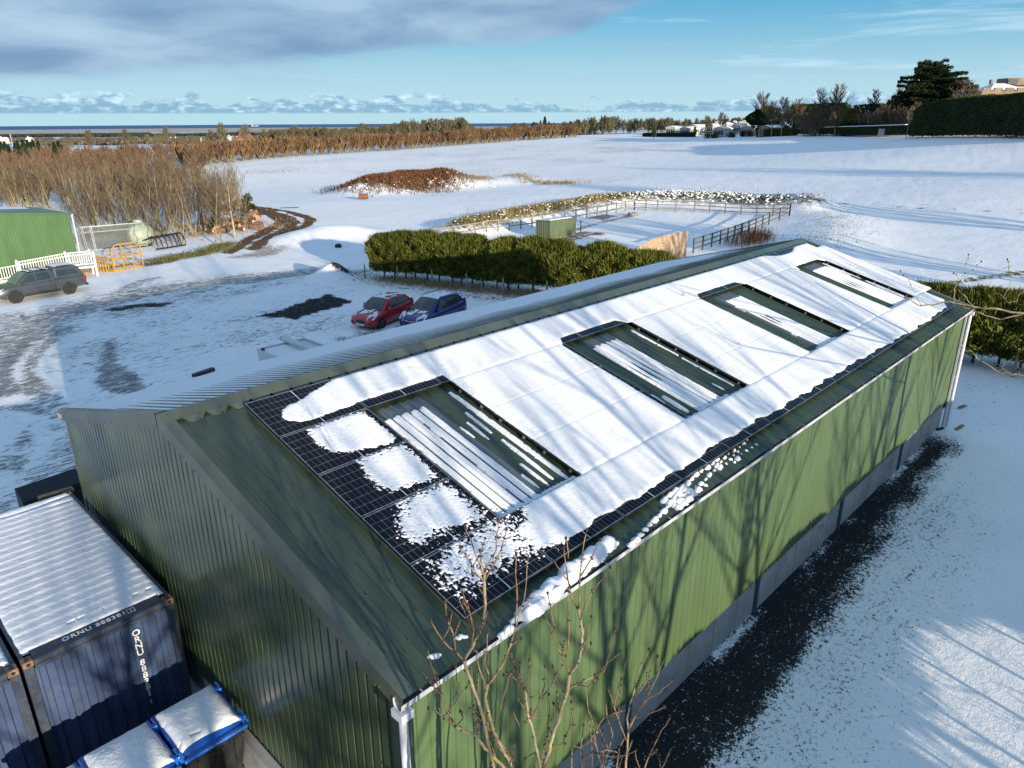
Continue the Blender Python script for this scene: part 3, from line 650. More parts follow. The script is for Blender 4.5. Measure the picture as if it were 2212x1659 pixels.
def cover(x, s):
    n1 = fbm(x*5, s*5, 3)-.5; n2 = fbm(x*24, s*24, 3)-.5; n3 = vnoise(x*52+3, s*52)-.5; n2b = fbm(x*34+9, s*34, 2)-.5
    d = np.full(x.shape, -1.0)
    for a, b in ((8.87, 12.24), (15.03, 18.44), (21.25, 24.70), (27.13, 28.93)):
        e = rect(x, s, a, b, 1.58, 5.10); e = np.where(x > 27, rect(x, s, a, b, .9, 5.10), e); d = np.maximum(d, e)
    d = np.maximum(d, rect(x, s, 8.7, 8.98, 2.65, 3.0)*0-1)
    # row under the ridge, dipping clear of the openings
    bot = np.full(x.shape, 1.62)
    for a, b, q in ((6.7, 8.87, 1.36), (12.24, 14.9, 1.37), (18.4, 21.2, 1.36), (24.75, 27.1, 1.57)):
        bot = np.where((x > a) & (x < b), q+.25*sstep(.3, 0, np.minimum(x-a, b-x))*(a > 7), bot)
    topc = .49+.28*np.exp(-((x-25.9)/1.0)**4)-.02*sstep(20, 26, x)
    d = np.maximum(d, np.minimum(np.minimum(x-6.82, 28.32-x), np.minimum(s-topc, bot-s)))
    # bottom row, bare along its lower edge
    lowe = np.interp(x, [6.8, 7.2, 8.5, 10, 12.3, 15.5, 19, 22.9, 24.6, 26.3, 27.4, 28.1], [5.85, 5.99, 6.0, 6.02, 5.95, 6.02, 6.02, 6.12, 6.15, 6.1, 6.05, 5.8])
    e = np.minimum(np.minimum(s-5.085, lowe-s+.025*np.sin(x*3.55)+.02*np.sin(x*9)+.05*(fbm(x*9, s*9, 3)-.5)), 28.12-x)
    hole = .34-np.hypot((x-6.98)*.8, (s-5.17)*1.25); e = np.minimum(e, -hole+.10); e = np.minimum(e, x-6.86)
    d = np.maximum(d, e)
    e = rect(x, s, 6.80, 7.3, 5.62, 5.9); d = np.maximum(d, e)
    d = d+.035*n1+.02*n2
    for i, bl in enumerate(blobs):
        amp = (.02, .05, .09, .15, .24)[i]; fall = 1-.0*i
        dd = sdpoly(x, s, bl)
        spk = n2*amp*2.2+n3*amp*.8+.04*n1
        dd2 = np.minimum(dd-.01, .2)*(1, .95, .85, .8, .66)[i]+spk-(0, 0, .0, .012, .035)[i]
        d = np.maximum(d, np.where(dd > -.25, dd2, -1))
    left = sstep(7.6, 7.0, x)*(s > 5.08)*(x > 6.8); d = d+left*(n2*.26+n3*.08)
    return d
def hpan(x, s):
    d = cover(x, s); th = .026*(.45+.55*sstep(6.6, 9, x)+.0*x)+.008*(s < 2.6)*(x < 9)
    h = th*(1-np.exp(-np.maximum(d, 0)/.035))*(d > 0)+(d > 0)*.002
    gr = np.zeros(x.shape)
    for k in range(1, 5): gr = np.maximum(gr, np.exp(-((s-(SA+PS*k-.009))/.017)**2)*(.55+.35*fbm(x*1.5, s*0+k, 3)))
    for k in range(1, 13): gr = np.maximum(gr, np.exp(-((x-(XA+PX*k-.009))/.014)**2)*((s < 1.61) | (s > 5.07))*.18)
    for c in (8.85+PX, 14.98+PX, 21.22+PX): gr = np.maximum(gr, np.exp(-((x-(c-.009))/.014)**2)*((s > 1.61) & (s < 5.07))*.12)
    h = h*(1-.36*gr)+(d > .02)*(fbm(x*3, s*3, 3)-.5)*.006+(d > .02)*(fbm(x*16, s*16, 2)-.5)*.004
    notch = np.exp(-(((x-18.6)/.12)**2+((s-5.07)/.03)**2))
    return np.where(d > 0, np.maximum(h, .0012)*(1-notch), 0)
PB = MOUNT+.001
grid_snow('roof_snow', 5.15, 9.2, .47, 6.2, .0135, .0135, hpan, RP, PB, SNOW, '', label='patchy speckled snow lying over the panels nearest the gable', cat='snow')
grid_snow('roof_snow', 9.2, 28.95, .30, 6.22, .03, .022, hpan, RP, PB, SNOWS, '', label='wide smooth snow blanket over the solar panels towards the far end', cat='snow')
# snow lying in the pans of each rooflight
def ribz(x): f = np.mod((x-X0-.07)/.2, 1); e = np.abs(f-.5); return .022*sstep(.19, .08, e)
def band(x, s, a, b, s0, s1, seed):
    f = np.mod((x-X0-.07)/.2, 1); n = fbm(x*9+seed, s*5, 3)-.5
    edge = np.minimum(np.minimum(x-a, b-x), np.minimum(s-s0-.06*np.abs(np.sin(x*16)), s1-s))+.03*n
    line = np.abs(f-.29); groove = np.exp(-(line/.09)**2)*(1.25+.8*(fbm(x*0+np.floor((x-X0-.07)/.2)*7+seed, s*2.2, 3)))
    melt = np.exp(-(((x-(a+.30))/.26)**2+((s-3.35)/.33)**2))*(.9 if seed < 40 else .3)
    d = edge+.0*n; h = .046*(1-np.exp(-np.maximum(d, 0)/.02))
    h = h*(1-np.clip(groove*1.35, 0, 1.2))-melt*.04*(.4+fbm(x*20, s*6, 2)); return np.where((d > 0) & (h > .011), h, 0)
def caps(x, s, L_):
    d = np.full(x.shape, -1.0)
    for (a, b, c, e, r) in L_:
        vx, vy = c-a, e-b; tt = np.clip(((x-a)*vx+(s-b)*vy)/(vx*vx+vy*vy), 0, 1)
        d = np.maximum(d, r*(.35+.65*np.sin(PI*np.clip(tt*.8+.12, 0, 1)))-np.hypot(x-a-tt*vx, s-b-tt*vy))
    return d+.018*(fbm(x*22, s*10, 3)-.5)
streaks = [[(8.5, 2.5, 8.47, 3.22, .035), (8.3, 2.75, 8.29, 3.34, .028), (8.08, 2.8, 8.09, 3.17, .022), (8.70, 1.82, 8.70, 4.9, .055), (8.5, 3.5, 8.46, 4.78, .04), (8.28, 4.2, 8.27, 4.86, .032), (8.07, 4.42, 8.07, 4.82, .028)],
 [(14.79, 1.85, 14.84, 3.23, .045), (14.8, 3.4, 14.84, 4.8, .05), (14.4, 4.5, 14.43, 4.77, .03), (12.54, 4.05, 12.44, 4.88, .05), (12.76, 4.22, 12.74, 4.86, .05), (12.33, 4.1, 12.3, 4.8, .04)],
 [(18.62, 3.6, 18.6, 4.4, .02)], [(27.0, 1.79, 27.04, 3.2, .045), (27.0, 3.42, 26.95, 4.83, .045), (25.04, 2.7, 25.07, 3.15, .04), (26.9, 2.0, 26.9, 2.9, .02)]]
gaps = [(6.88, 8.83), (12.29, 14.95), (18.49, 21.19), (24.76, 27.08)]
ordl = ['nearest the gable, with long streaks beside it', 'second from the gable', 'third from the gable, between two snowed blocks', 'farthest from the gable']
for i, ((a, b), (g0, g1_)) in enumerate(zip(RLX, gaps)):
    sd_ = 11*i+3
    def hf(x, s, a=a, b=b, i=i, g0=g0, g1_=g1_, sd_=sd_):
        h = band(x, s, a, b, 1.92, 5.02, sd_ if i != 0 else 45)
        d = caps(x, s, streaks[i]); h = np.maximum(h, np.where(d > 0, .03*(1-np.exp(-d/.012)), 0))
        e = np.minimum(np.minimum(x-(g0-.02), g1_-x), s-(4.93+.05*np.sin(x*31)**2+(.0 if i in (0, 3) else .06)*(np.abs(x-(g0+g1_)/2) > .6))); e = e+.03*(fbm(x*8, s*8, 3)-.5)
        if i in (2,): e = np.where((x > 20.9) | (x < 18.8), e, e-.01)
        h = np.maximum(h, np.where((e > 0) & (s < 5.1), .06*(1-np.exp(-e/.03)), 0)); return h
    dd = .014 if i < 2 else .02
    grid_snow('rooflight_snow', g0-.02, g1_+.02, 1.7, 5.09, dd, dd, hf, RP, lambda x, s: ribz(x)+.006, SNOW, '', label='ribbed strip of snow on the rooflight %s' % ordl[i], cat='snow', group='snow strips in the openings of the array')
# far slope: thin even snow with the ribs showing near the ridge
def hback(x, s):
    d = .004+.023*sstep(.1, 5.2, s+.9*(fbm(x*.5, s*0, 3)-.5)+.5*sstep(6, 16, x))+.003*(fbm(x*6, s*6, 3)-.5)+.006*(fbm(x*.9+4, s*1.3, 3)-.5)
    edge = np.minimum(np.minimum(x-X0-.22, X1-.2-x), LS+.0-s+.03*np.abs(np.sin((x-X0-.07)*PI/.2)))
    r = ribz(x); top = np.maximum(d, r*.28+d*.70)+.16*r*sstep(.016, .024, d); return np.where(edge > 0, top, -.03)
grid_snow('back_roof_snow', X0+.2, X1-.18, .16, LS+.03, .0125, .10, hback, RPb, 0.0, SNOWS, '', label='thin blue shaded snow on the far slope of the barn roof', cat='snow', cut=-.02)
# slipped heaps along the eave
def heap(lab, pts, seed):
    x0 = min(q[0] for q in pts)-.4; x1 = max(q[0] for q in pts)+.4
    def hf(x, s):
        n = fbm(x*3.3+seed, s*3.3, 3)-.5; h = np.full(x.shape, -1.0)
        for (a, b, r, t_) in pts:
            q = r-np.hypot((x-a), (s-b)*1.5)+.07*n; h = np.maximum(h, t_*(1-np.exp(-np.maximum(q, 0)/.05))*(q > 0))
        h = h*(1+.5*n); return np.where(h > .008, h, 0)
    grid_snow('slipped_snow', x0, x1, 5.9, 6.80, .015, .015, hf, RP, lambda x, s: np.where(s < LS+.02, ribz(x)+.002, .03-.0*(s-LS)), SNOW, '', label=lab, cat='snow', group='snow slipped to the eave')
pl = []
for k in range(16):
    f = k/15; pl.append((5.95+2.0*f, 6.56-.16*f+.03*math.sin(k*2.1), (.19+.04*math.sin(k*1.7)), .17))
heap('thick white roll of slipped snow hanging over the near gutter', pl+[(5.72, 6.56, .07, .08), (5.55, 6.62, .07, .06), (5.40, 6.64, .06, .05), (8.12, 6.46, .07, .07)], 1)
pl = []
for k in range(10): pl.append((8.3+.17*k, 6.62-.025*k, .075+.02*math.sin(k*3), .07))
for k in range(17):
    x = 9.75+.2*k; sh = max(.04, .10-.003*k); s_ = 6.42-.012*k
    for q in range(4):
        if math.sin(k*12.9+q*78.2) > -.72: pl.append((x+.018*q+.02*math.sin(k*7+q*3), s_-.13+.085*q+.02*math.sin(k*5+q), sh*(1, .8, .85, 1)[q]*(1+.3*math.sin(k*3.3+q*2.1)), .065))
heap('broken row of small slipped snow lumps between the ribs above the gutter', pl, 5)
for x, s, lab in ((4.94, 6.33, 'small snow clump nearest the sapling twigs on bare green roof'), (4.50, 6.35, 'small snow clump nearest the gable corner on bare green roof')):
    heap(lab, [(x, s, .06, .05), (x+.05, s+.03, .05, .04), (x-.04, s-.03, .045, .04)], x)
# ------------------------------------------------------------------ lettering as thin solid strokes
def text(body, size, mat_, parent, M4, name='lettering', extr=.002, bold=0.0, spacing=1.0, sx=1.0):
    cu = bpy.data.curves.new(name, 'FONT'); cu.body = body; cu.size = size; cu.extrude = extr; cu.offset = bold; cu.space_character = spacing
    cu.align_x = 'CENTER'; cu.align_y = 'CENTER'; cu.resolution_u = 3
    o = bpy.data.objects.new(name, cu); COL.objects.link(o)
    bpy.context.view_layer.update(); me = bpy.data.meshes.new_from_object(o.evaluated_get(bpy.context.evaluated_depsgraph_get()))
    bpy.data.objects.remove(o); me.materials.clear(); me.materials.append(mat_); o2 = link(name, me, parent); o2.matrix_local = M4 @ Matrix.Diagonal((sx, 1, 1, 1)); return o2
def MX(o, x, y): x = Vector(x).normalized(); y = Vector(y).normalized(); z = x.cross(y); m = Matrix((x, y, z)).transposed().to_4x4(); return Matrix.Translation(Vector(o)) @ m
WHITEP = mat('white lettering', (.78, .78, .76), .5, var=.05, dirt=(.5, .5, .48))
BLUEC = mat('weathered blue container paint', (.034, .058, .125), .5, var=.16, vscale=1.5, dirt=(.055, .07, .10), bump=.1, bscale=8)
RUST = mat('rusty casting', (.16, .095, .055), .8, var=.3, vscale=9, dirt=(.05, .035, .028), bump=.4)
DARKB = mat('dark blue rail', (.022, .035, .060), .55, var=.2, dirt=(.10, .08, .065))
# ------------------------------------------------------------------ shipping containers
def container(xr, yf, z0, lab, txt):
    c = thing('shipping_container', lab, 'container', (xr, yf, z0), group='blue shipping containers beside the gable')   # local: x from -2.44 to 0, y from 0 to 6.0
    Wd, Ld, Ht = 2.44, 6.0, 2.59
    m = MB()                                                       # front panel, corrugated
    pr = prof(-Wd+.14, -.14, .235, .036, .50, .08)
    for (a, da), (b, db) in zip(pr[:-1], pr[1:]): m.quad((a, .075-da, .16), (b, .075-db, .16), (b, .075-db, Ht-.20), (a, .075-da, Ht-.20))
    m.build('end_panel', BLUEC, c)
    m = MB(); pr = prof(.18, Ld-.18, .27, .036, .3, .2)
    for xx, sg in ((-.03, 1), (-Wd+.03, -1)):
        for (a, da), (b, db) in zip(pr[:-1], pr[1:]): m.quad((xx-sg*da, a, .16), (xx-sg*db, b, .16), (xx-sg*db, b, Ht-.12), (xx-sg*da, a, Ht-.12))
    m.box(-Wd+.1, Ld-.06, .1, -.1, Ld-.02, Ht-.1); m.build('side_panel', BLUEC, c)
    m = MB(); m.box(-Wd+.17, .012, Ht-.115, -.17, .10, Ht-.012); m.box(-Wd+.17, .10, Ht-.06, -.17, .34, Ht-.02); m.box(-Wd+.17, 0.012, Ht-.20, -.17, .05, Ht-.125); m.box(-Wd+.17, .01, .0, -.17, .1, .155)
    for xx in (-Wd, -.14): m.box(xx, 0.006, .12, xx+.14, .12, Ht-.12)
    for xx in (-Wd+.004, -.064):
        m.box(xx, .17, Ht-.10, xx+.06, Ld-.17, Ht-.02); m.box(xx, .17, 0.02, xx+.06, Ld-.17, .15)
    m.build('rail', DARKB, c)
    m = MB(); m.box(-Wd+.06, .34, Ht-.075, -.06, Ld-.12, Ht-.045); m.build('roof_panel', BLUEC, c)
    for xx in (-Wd, -.162):
        for yy in (0, Ld-.178):
            for zz in (0, Ht-.118):                               # corner casting, the shade in its slots painted as thin black plates
                m = MB(); m.box(xx, yy, zz, xx+.162, yy+.178, zz+.118); o = m.build('corner_casting', [RUST, BLACKP], c); bevel(o, .008, 1)
                m = MB(); m.cbox((xx+.081, yy+.09, zz+.118), (.065, .115, .006)); 
                if yy == 0: m.lathe([(.0, -.004), (.033, -.004), (.033, .002)], 10, (xx+.081, yy-.0, zz+.06), 'y')
                m.build('casting_slot', BLACKP, o)
    if txt:
        s = .105; y0 = 2.19
        for i, chh in enumerate('ORNU'): text(chh, .175, WHITEP, c, MX((-.72, .0345, y0-i*.145), (1, 0, 0), (0, 0, 1)), bold=.003)
        for i, chh in enumerate('888381'): text(chh, .175, WHITEP, c, MX((-.72, .0345, y0-.66-i*.145), (1, 0, 0), (0, 0, 1)), bold=.003)
        text('1', .13, WHITEP, c, MX((-.72, .0355, y0-.66-6.3*.145), (1, 0, 0), (0, 0, 1)), bold=.002)
        text('ORNU 888381', .15, WHITEP, c, MX((-1.28, .215, Ht-.0185), (1, 0, 0), (0, 1, 0)), bold=.002, extr=.001, spacing=1.15)
        text('1', .085, WHITEP, c, MX((-.68, .215, Ht-.0185), (1, 0, 0), (0, 1, 0)), bold=.001, extr=.001)
        m = MB()
        for a in ((-.745, .150, -.615, .158), (-.745, .272, -.615, .280), (-.745, .158, -.737, .272), (-.623, .158, -.615, .272)): m.box(a[0], a[1], Ht-.02, a[2], a[3], Ht-.0175)
        m.build('check_digit_box', WHITEP, c)
    return c
CXR = 3.67
c1_ = container(CXR, 12.31, 0.0, 'blue shipping container with white lettering beside the green gable', True)
c2_ = container(CXR-2.50, 12.27, 0.0, 'blue shipping container left of the lettered one, mostly outside the photo', False)
def csnow(x0, x1, y0, y1, z, lab, seed):
    def hf(x, s):
        n = fbm(x*3+seed, s*3, 3)-.5; e = np.minimum(np.minimum(x-x0, x1-x), np.minimum(s-y0, y1-s))+.03*(fbm(x*14, s*14+seed, 3)-.5)
        rg = np.sin((s-y0)*2*PI/.272+.35*(fbm(x*1.2, s*1.2+seed, 2)-.5)); rib = .5+.5*np.clip(rg*1.4, -1, 1)
        h = .050+.015*np.clip(rg*1.2-.25+.5*np.sin((s-y0)*4*PI/.272+.6), -1, 1)*.30+.012*n+.010*(fbm(x*15, s*15, 4)-.5)
        thin = np.exp(-((s-y1+.28+.06*np.sin(x*3))/.05)**2)*sstep(x0+.3, x1, x)+.9*np.exp(-((s-y1+.55)/.04)**2)*sstep(x1-.7, x1-.2, x)
        h = h*(1-np.clip(thin*1.3, 0, 1)); fr = np.exp(-((s-y0-.28)/.03)**2)*((fbm(x*9, s*0+seed, 3)) > .56)*(x > x1-1.9)
        return np.where(e > 0, h*(1-np.exp(-np.maximum(e, 0)/.03))*(1-fr*.9), 0)
    P = lambda x, s, h=0.0: np.array([x, s, z+h], float)
    grid_snow('container_snow', x0-.02, x1+.02, y0-.02, y1+.02, .018, .02, hf, P, 0.0, SNOW, '', label=lab, cat='snow', group='snow on the container roofs')
csnow(CXR-2.40, CXR-.05, 12.31+.33, 12.31+5.97, 2.59-.044, 'rippled snow over the roof of the lettered blue container', 3)
csnow(CXR-4.90, CXR-2.56, 12.31+.24, 12.31+5.9, 2.59-.044, 'rippled snow over the roof of the left hand container', 9)
# front rail wears the snow edge only in places
# ------------------------------------------------------------------ wheeled bins
BINB = mat('black bin plastic', (.016, .018, .018), .5, var=.15, bump=.12, bscale=60); BINL = mat('blue lid plastic', (.010, .10, .42), .32, var=.08, coat=.3)
def wheelie(x0, y0, lab):
    b = thing('wheeled_bin', lab, 'bin', (x0, y0, 0), group='four wheeled bins in front of the containers'); w, d, h = 1.05, 1.24, 1.22
    m = MB(); m.loft([[(ix, iy, .22), (w-ix, iy, .22), (w-ix, d-iy, .22), (ix, d-iy, .22)] for ix, iy in ((.14, .14),)]+[[(ix, iy, z), (w-ix, iy, z), (w-ix, d-iy, z), (ix, d-iy, z)] for ix, iy, z in ((.10, .10, .3), (.05, .05, .7), (.02, .02, h-.06), (-.02, -.02, h-.05), (-.02, -.02, h))])
    o = m.build('body', BINB, b); bevel(o, .03, 3)
    m = MB()
    for k in range(4): m.box(.2+k*.21, .0, .5, .24+k*.21, .035, 1.0)
    m.build('body_rib', BINB, b)
    # lid: shallow dome with a rolled front lip
    nx, ny = 14, 14; vs = []; fs = []
    for j in range(ny+1):
        for i in range(nx+1):
            u, v = i/nx*2-1, j/ny*2-1; e = 1-max(abs(u), abs(v))**8
            z = h+.02+.085*(1-abs(v)**2.6)*(1-.35*abs(u)**4)*e+.015*e; r = .06*(abs(u)*abs(v))**6
            vs.append(((i/nx)*(w+.02)-.01+(-r if u > 0 else r), (j/ny)*(d+.07)-.055+(-r if v > 0 else r), z))
    for j in range(ny):
        for i in range(nx): a = j*(nx+1)+i; fs.append((a, a+1, a+nx+2, a+nx+1))
    m = MB().add(vs, fs); lip = [(-.015, -.075, h+.0), (w+.015, -.075, h+.0)]
    m.loft([[(x, -.055, h-.035), (x, -.10, h-.03), (x, -.115, h+.0), (x, -.095, h+.03), (x, -.05, h+.045)] for x in (-.01, .02, .3, .75, w-.02, w+.01)])
    m.loft([[(-.02, y, h-.02), (.03, y, h-.02), (.03, y, h+.045), (-.02, y, h+.03)] for y in (-.06, d+.01)]); m.loft([[(w-.03, y, h-.02), (w+.02, y, h-.02), (w+.02, y, h+.03), (w-.03, y, h+.045)] for y in (-.06, d+.01)])
    o = m.build('lid', BINL, b, smooth=True)
    for yy in (.02, d-.30):                                          # hinge arms at the right hand end
        m = MB(); m.hexa([(w-.02, yy, h-.02), (w+.10, yy, h-.05), (w+.10, yy+.12, h-.05), (w-.02, yy+.12, h-.02), (w-.04, yy+.01, h+.11), (w+.03, yy+.03, h+.10), (w+.03, yy+.10, h+.10), (w-.04, yy+.11, h+.11)])
        m.tube([(w+.045, yy+.02, h+.07), (w+.05, yy+.26, h+.08)], .022, 8); o = m.build('hinge_arm', BINL, b); bevel(o, .01, 2)
    for xx in (.2, w-.32): MB().tube([(xx, -.02, h-.14), (xx, -.075, h-.14), (xx+.26, -.075, h-.14), (xx+.26, -.02, h-.14)], .013, 6).build('handle', BINB, b)
    for xx, yy in ((.15, .2), (w-.15, .2), (.15, d-.2), (w-.15, d-.2)): MB().lathe([(.001, -.025), (.1, -.025), (.1, .025), (.001, .025)], 14, (xx, yy, .1), 'y').box(xx-.03, yy-.04, .14, xx+.03, yy+.04, .25).build('caster', BLACKP, b)
    return b
for i, lab in enumerate(('black bin with blue lid nearest the gable wall', 'black bin with blue lid, middle of the row of three', 'black bin with blue lid cut off by the photo edge')):
    bx, by = 2.64-1.14*i, 9.96-.04*i; wheelie(bx, by, lab)
    def hf(x, s, bx=bx, by=by, i=i):
        u = (x-bx)/1.05; v = (s-by)/1.24; e = np.minimum(np.minimum(x-bx-.03, bx+1.03-x), np.minimum(s-by-.03-.07*(np.sin(u*3+.3)**2)*0, by+1.24-s))+.04*(fbm(x*9, s*9, 3)-.5)
        e = np.minimum(e, s-by-.10-.03*np.sin(u*5+i)); h = .058+.022*(fbm(x*4+i, s*4, 3)-.5)+.007*(fbm(x*26, s*26+i, 2)-.5)
        gv = np.exp(-((s-by-.24-.02*np.sin(u*9+i))/.022)**2)*((fbm(x*5+i*3, s*0+i, 3)) > .46)*sstep(.55, .35, u+.18*i-.1)*1.0
        return np.where(e > 0, h*(1-np.exp(-np.maximum(e, 0)/.035))*(1-gv), 0)
    def bs(x, s, bx=bx, by=by):
        u = np.clip((x-bx+.0)/1.05*2-1, -1, 1); v = np.clip((s-by)/1.24*2-1, -1, 1); e = 1-np.maximum(abs(u), abs(v))**8; return .02+.085*(1-abs(v)**2.6)*(1-.35*abs(u)**4)*e+.015*e+.006
    grid_snow('lid_snow', bx, bx+1.06, by, by+1.26, .014, .014, hf, lambda x, s, h=0.0: np.array([x, s, 1.22+h], float), bs, SNOW, '', label=('pillow of snow on the bin lid nearest the gable', 'pillow of snow on the middle bin lid', 'pillow of snow on the bin lid at the photo edge')[i], cat='snow', group='snow on the bin lids')
# concrete kerb panel leaning at the foot of the gable
o = MB().box(3.66, 6.2, 0, 3.86, 11.3, .73).build('concrete_kerb', CONC, None, label='pale concrete plinth strip below the gable beside the bins', cat='plinth'); bevel(o, .02, 2)
# rusty beam and black bucket beyond the containers
m = MB(); m.beam((3.05, 18.55, 2.50), (3.78, 18.52, 2.50), .16, .10); o = m.build('steel_beam', RUST, None, label='short rusty beam end sticking out behind the container', cat='beam')
b = thing('loader_bucket', 'black metal loader bucket standing against the back corner of the barn', 'bucket', (3.1, 20.6, 0), .1)
m = MB(); sec = [(0, 0), (.05, .5), (.25, .95), (.6, 1.25), (.66, 1.22), (.33, .92), (.12, .48), (.08, .05)]
m.loft([[(x, y, z+.55) for y, z in sec] for x in (0, 1.5)]); m.build('shell', BLACKP, b)
for x in (0, 1.46): MB().loft([[(q, .0, .55), (q, .7, .6), (q, .66, 1.78), (q, .25, 1.5), (q, .04, 1.05)] for q in (x, x+.04)]).build('side_plate', BLACKP, b)
MB().box(.1, .1, 0, .3, .5, .56).box(1.2, .1, 0, 1.4, .5, .56).build('bracket', BLACKP, b)
o = MB().box(-.55, -.12, 0, .55, .12, .16).build('black_crate', BLACKP, None, label='small black box lying on the snow just past the far eave', cat='box'); o.location = (12.6, 31.8, g1(12.6, 31.8)); o.rotation_euler.z = .25; bevel(o, .02, 1)
# ------------------------------------------------------------------ white trailer behind the barn
TRW = mat('white trailer panel', (.52, .54, .54), .45, var=.05)
LETG = mat('dark green lettering', (.015, .035, .03), .5)
tr = thing('box_trailer', 'white box trailer with dark green lettering showing over the barn eave', 'trailer', (12.31, 22.2, 0), 0)
m = MB(); m.box(0, 0, .45, 2.1, 3.42, 2.52); o = m.build('body', TRW, tr); bevel(o, .05, 3)
m = MB(); m.box(0.0, 0, 2.52, .07, 3.42, 2.60); m.box(.07, 3.35, 2.52, 2.1, 3.42, 2.60); m.box(2.03, 0, 2.52, 2.1, 3.35, 2.60); m.box(.07, 0, 2.52, 2.03, .07, 2.60); m.build('roof_rim', TRW, tr)
MB().box(.09, .09, 2.521, 1.15, 3.32, 2.55).build('roof_snow_layer', SNOWS, tr, label='thin snow on the trailer roof')
m = MB(); m.tube([(1.30, 0, 2.72), (1.22, 3.55, 2.72)], .11, 12); m.build('awning_tube', TRW, tr)
MB().lathe([(.001, 0), (.115, 0), (.10, .06), (.001, .08)], 12, (1.22, 3.55, 2.72), 'y').build('end_cap', BLACKP, tr)
MB().box(.02, 3.0, 2.53, .12, 3.12, 2.68).build('roof_lamp', BLACKP, tr)
text('JOHN', .40, LETG, tr, MX((-.003, 2.42, 2.14), (0, -1, 0), (0, 0, 1)), bold=.018, sx=.78); text('BELL', .62, LETG, tr, MX((-.003, 2.42, 1.70), (0, -1, 0), (0, 0, 1)), bold=.03, sx=.55)
for yy in (1.0, 1.9): MB().lathe([(.001, -.1), (.3, -.1), (.3, .1), (.001, .1)], 18, (.0, yy, .3), 'x').build('wheel', BLACKP, tr)
# ------------------------------------------------------------------ vehicles
GLASS, t, p = newmat('dark car glass'); p.inputs['Base Color'].default_value = rgb(.02, .035, .035); p.inputs['Roughness'].default_value = .06; p.inputs['Specular IOR Level'].default_value = .8
TYRE = mat('tyre rubber', (.014, .014, .014), .8); RIMD = mat('dark alloy rim', (.045, .047, .05), .35, .6); RIMS = mat('alloy rim', (.16, .165, .17), .35, .7)
LAMP = mat('headlamp glass', (.62, .65, .67), .12, var=.1, vscale=20, coat=.6); REDL = mat('tail lamp', (.30, .01, .01), .2, coat=.5); CHROME = mat('chrome strip', (.62, .63, .65), .15, .9)
def carpaint(n, c, metal=.35):
    m, t, p = newmat(n); tc_ = t.new('ShaderNodeTexCoord').outputs['Object']; nn_ = t.noise(tc_, 6, 5, .6); sp_ = t.new('ShaderNodeSeparateXYZ'); t.set(sp_.inputs[0], tc_)
    t.set(p.inputs['Base Color'], t.mix(t.math('MULTIPLY', t.ramp(t.math('ADD', nn_, t.math('MULTIPLY', sp_.outputs[2], -.5)), .15, .5), .35), tuple(c)+(1,), rgb(.12, .11, .10)))
    p.inputs['Metallic'].default_value = metal; p.inputs['Roughness'].default_value = .32; p.inputs['Coat Weight'].default_value = .8; p.inputs['Coat Roughness'].default_value = .06; return m
def wheel(parent, x, y, r, w, rim, sg, spokes=7):
    wl = bpy.data.objects.new('wheel', None); COL.objects.link(wl); wl.parent = parent; wl.location = (x, y, r)
    MB().lathe([(r*.62, -w/2), (r*.93, -w/2), (r, -w*.36), (r, w*.36), (r*.93, w/2), (r*.62, w/2)], 28, (0, 0, 0), 'y').build('tyre', TYRE, wl, smooth=False)
    m = MB(); m.lathe([(r*.64, sg*w*.46), (r*.58, sg*w*.40), (r*.56, sg*w*.1), (.001, sg*w*.1)], 24, (0, 0, 0), 'y'); m.cur = 1
    for k in range(spokes):
        a = 2*PI*k/spokes; m.beam((math.cos(a)*r*.1, sg*w*.40, math.sin(a)*r*.1), (math.cos(a)*r*.6, sg*w*.42, math.sin(a)*r*.6), r*.11, .03)
    m.lathe([(.001, sg*w*.46), (r*.14, sg*w*.44), (r*.15, sg*w*.38)], 12, (0, 0, 0), 'y'); m.build('rim', [BLACKP, rim], wl); return wl
def interp(xs, ys, x): return float(np.interp(x, xs, ys))
def car_body(root, prof_, paintm, halfw, belt, taper=.05):
    """prof_: stations (x, z_bottom, z_top, width factor). x grows to the rear, -x is the front."""
    secs = []
    for x, zb, zt, wf in prof_:
        hw = halfw*wf; zm = zb+(zt-zb)*.45
        secs.append([(x, -hw*.90, zb), (x, -hw*.985, zb+.08), (x, -hw, zm), (x, -hw*.975, zt-.10), (x, -hw*.90, zt-.02), (x, -hw*.5, zt+.012), (x, 0, zt+.02),
                     (x, hw*.5, zt+.012), (x, hw*.90, zt-.02), (x, hw*.975, zt-.10), (x, hw, zm), (x, hw*.985, zb+.08), (x, hw*.90, zb)])
    return MB().loft(secs).build('body', paintm, root, smooth=True)
def greenhouse(root, st, paintm, roofm=None):
    """st: stations (x, z_base, z_top, half width base, half width top); first/last lean as screens"""
    m = MB(); secs = []
    for x, zb, zt, hb, ht in st: secs.append([(x, -hb, zb), (x, -ht-.01, zt-.06), (x, -ht+.06, zt-.01), (x, 0, zt+.02), (x, ht-.06, zt-.01), (x, ht+.01, zt-.06), (x, hb, zb)])
    return m.loft(secs, closed=True).build('cabin', paintm, root, smooth=False)
def arches(root, x, y, r, sg, mtl, w=.05):
    m = MB(); pts = [(x+math.cos(a)*r, y, r*.93+math.sin(a)*r*1.0) for a in np.linspace(-.15, PI+.15, 15)]
    secs = [[(px, y-sg*.06, pz), (px, y+sg*.02, pz), (px+(px-x)/r*w, y+sg*.015, pz+(pz-r*.93)/r*w), (px+(px-x)/r*w*1.3, y-sg*.06, pz+(pz-r*.93)/r*w*1.3)] for px, _, pz in pts]
    m.loft(secs).build('wheel_arch', mtl, root)
    MB().lathe([(.001, 0), (r*.99, 0)], 24, (x, y-sg*.012, r*.93), 'y').build('wheel_well', BLACKP, root)
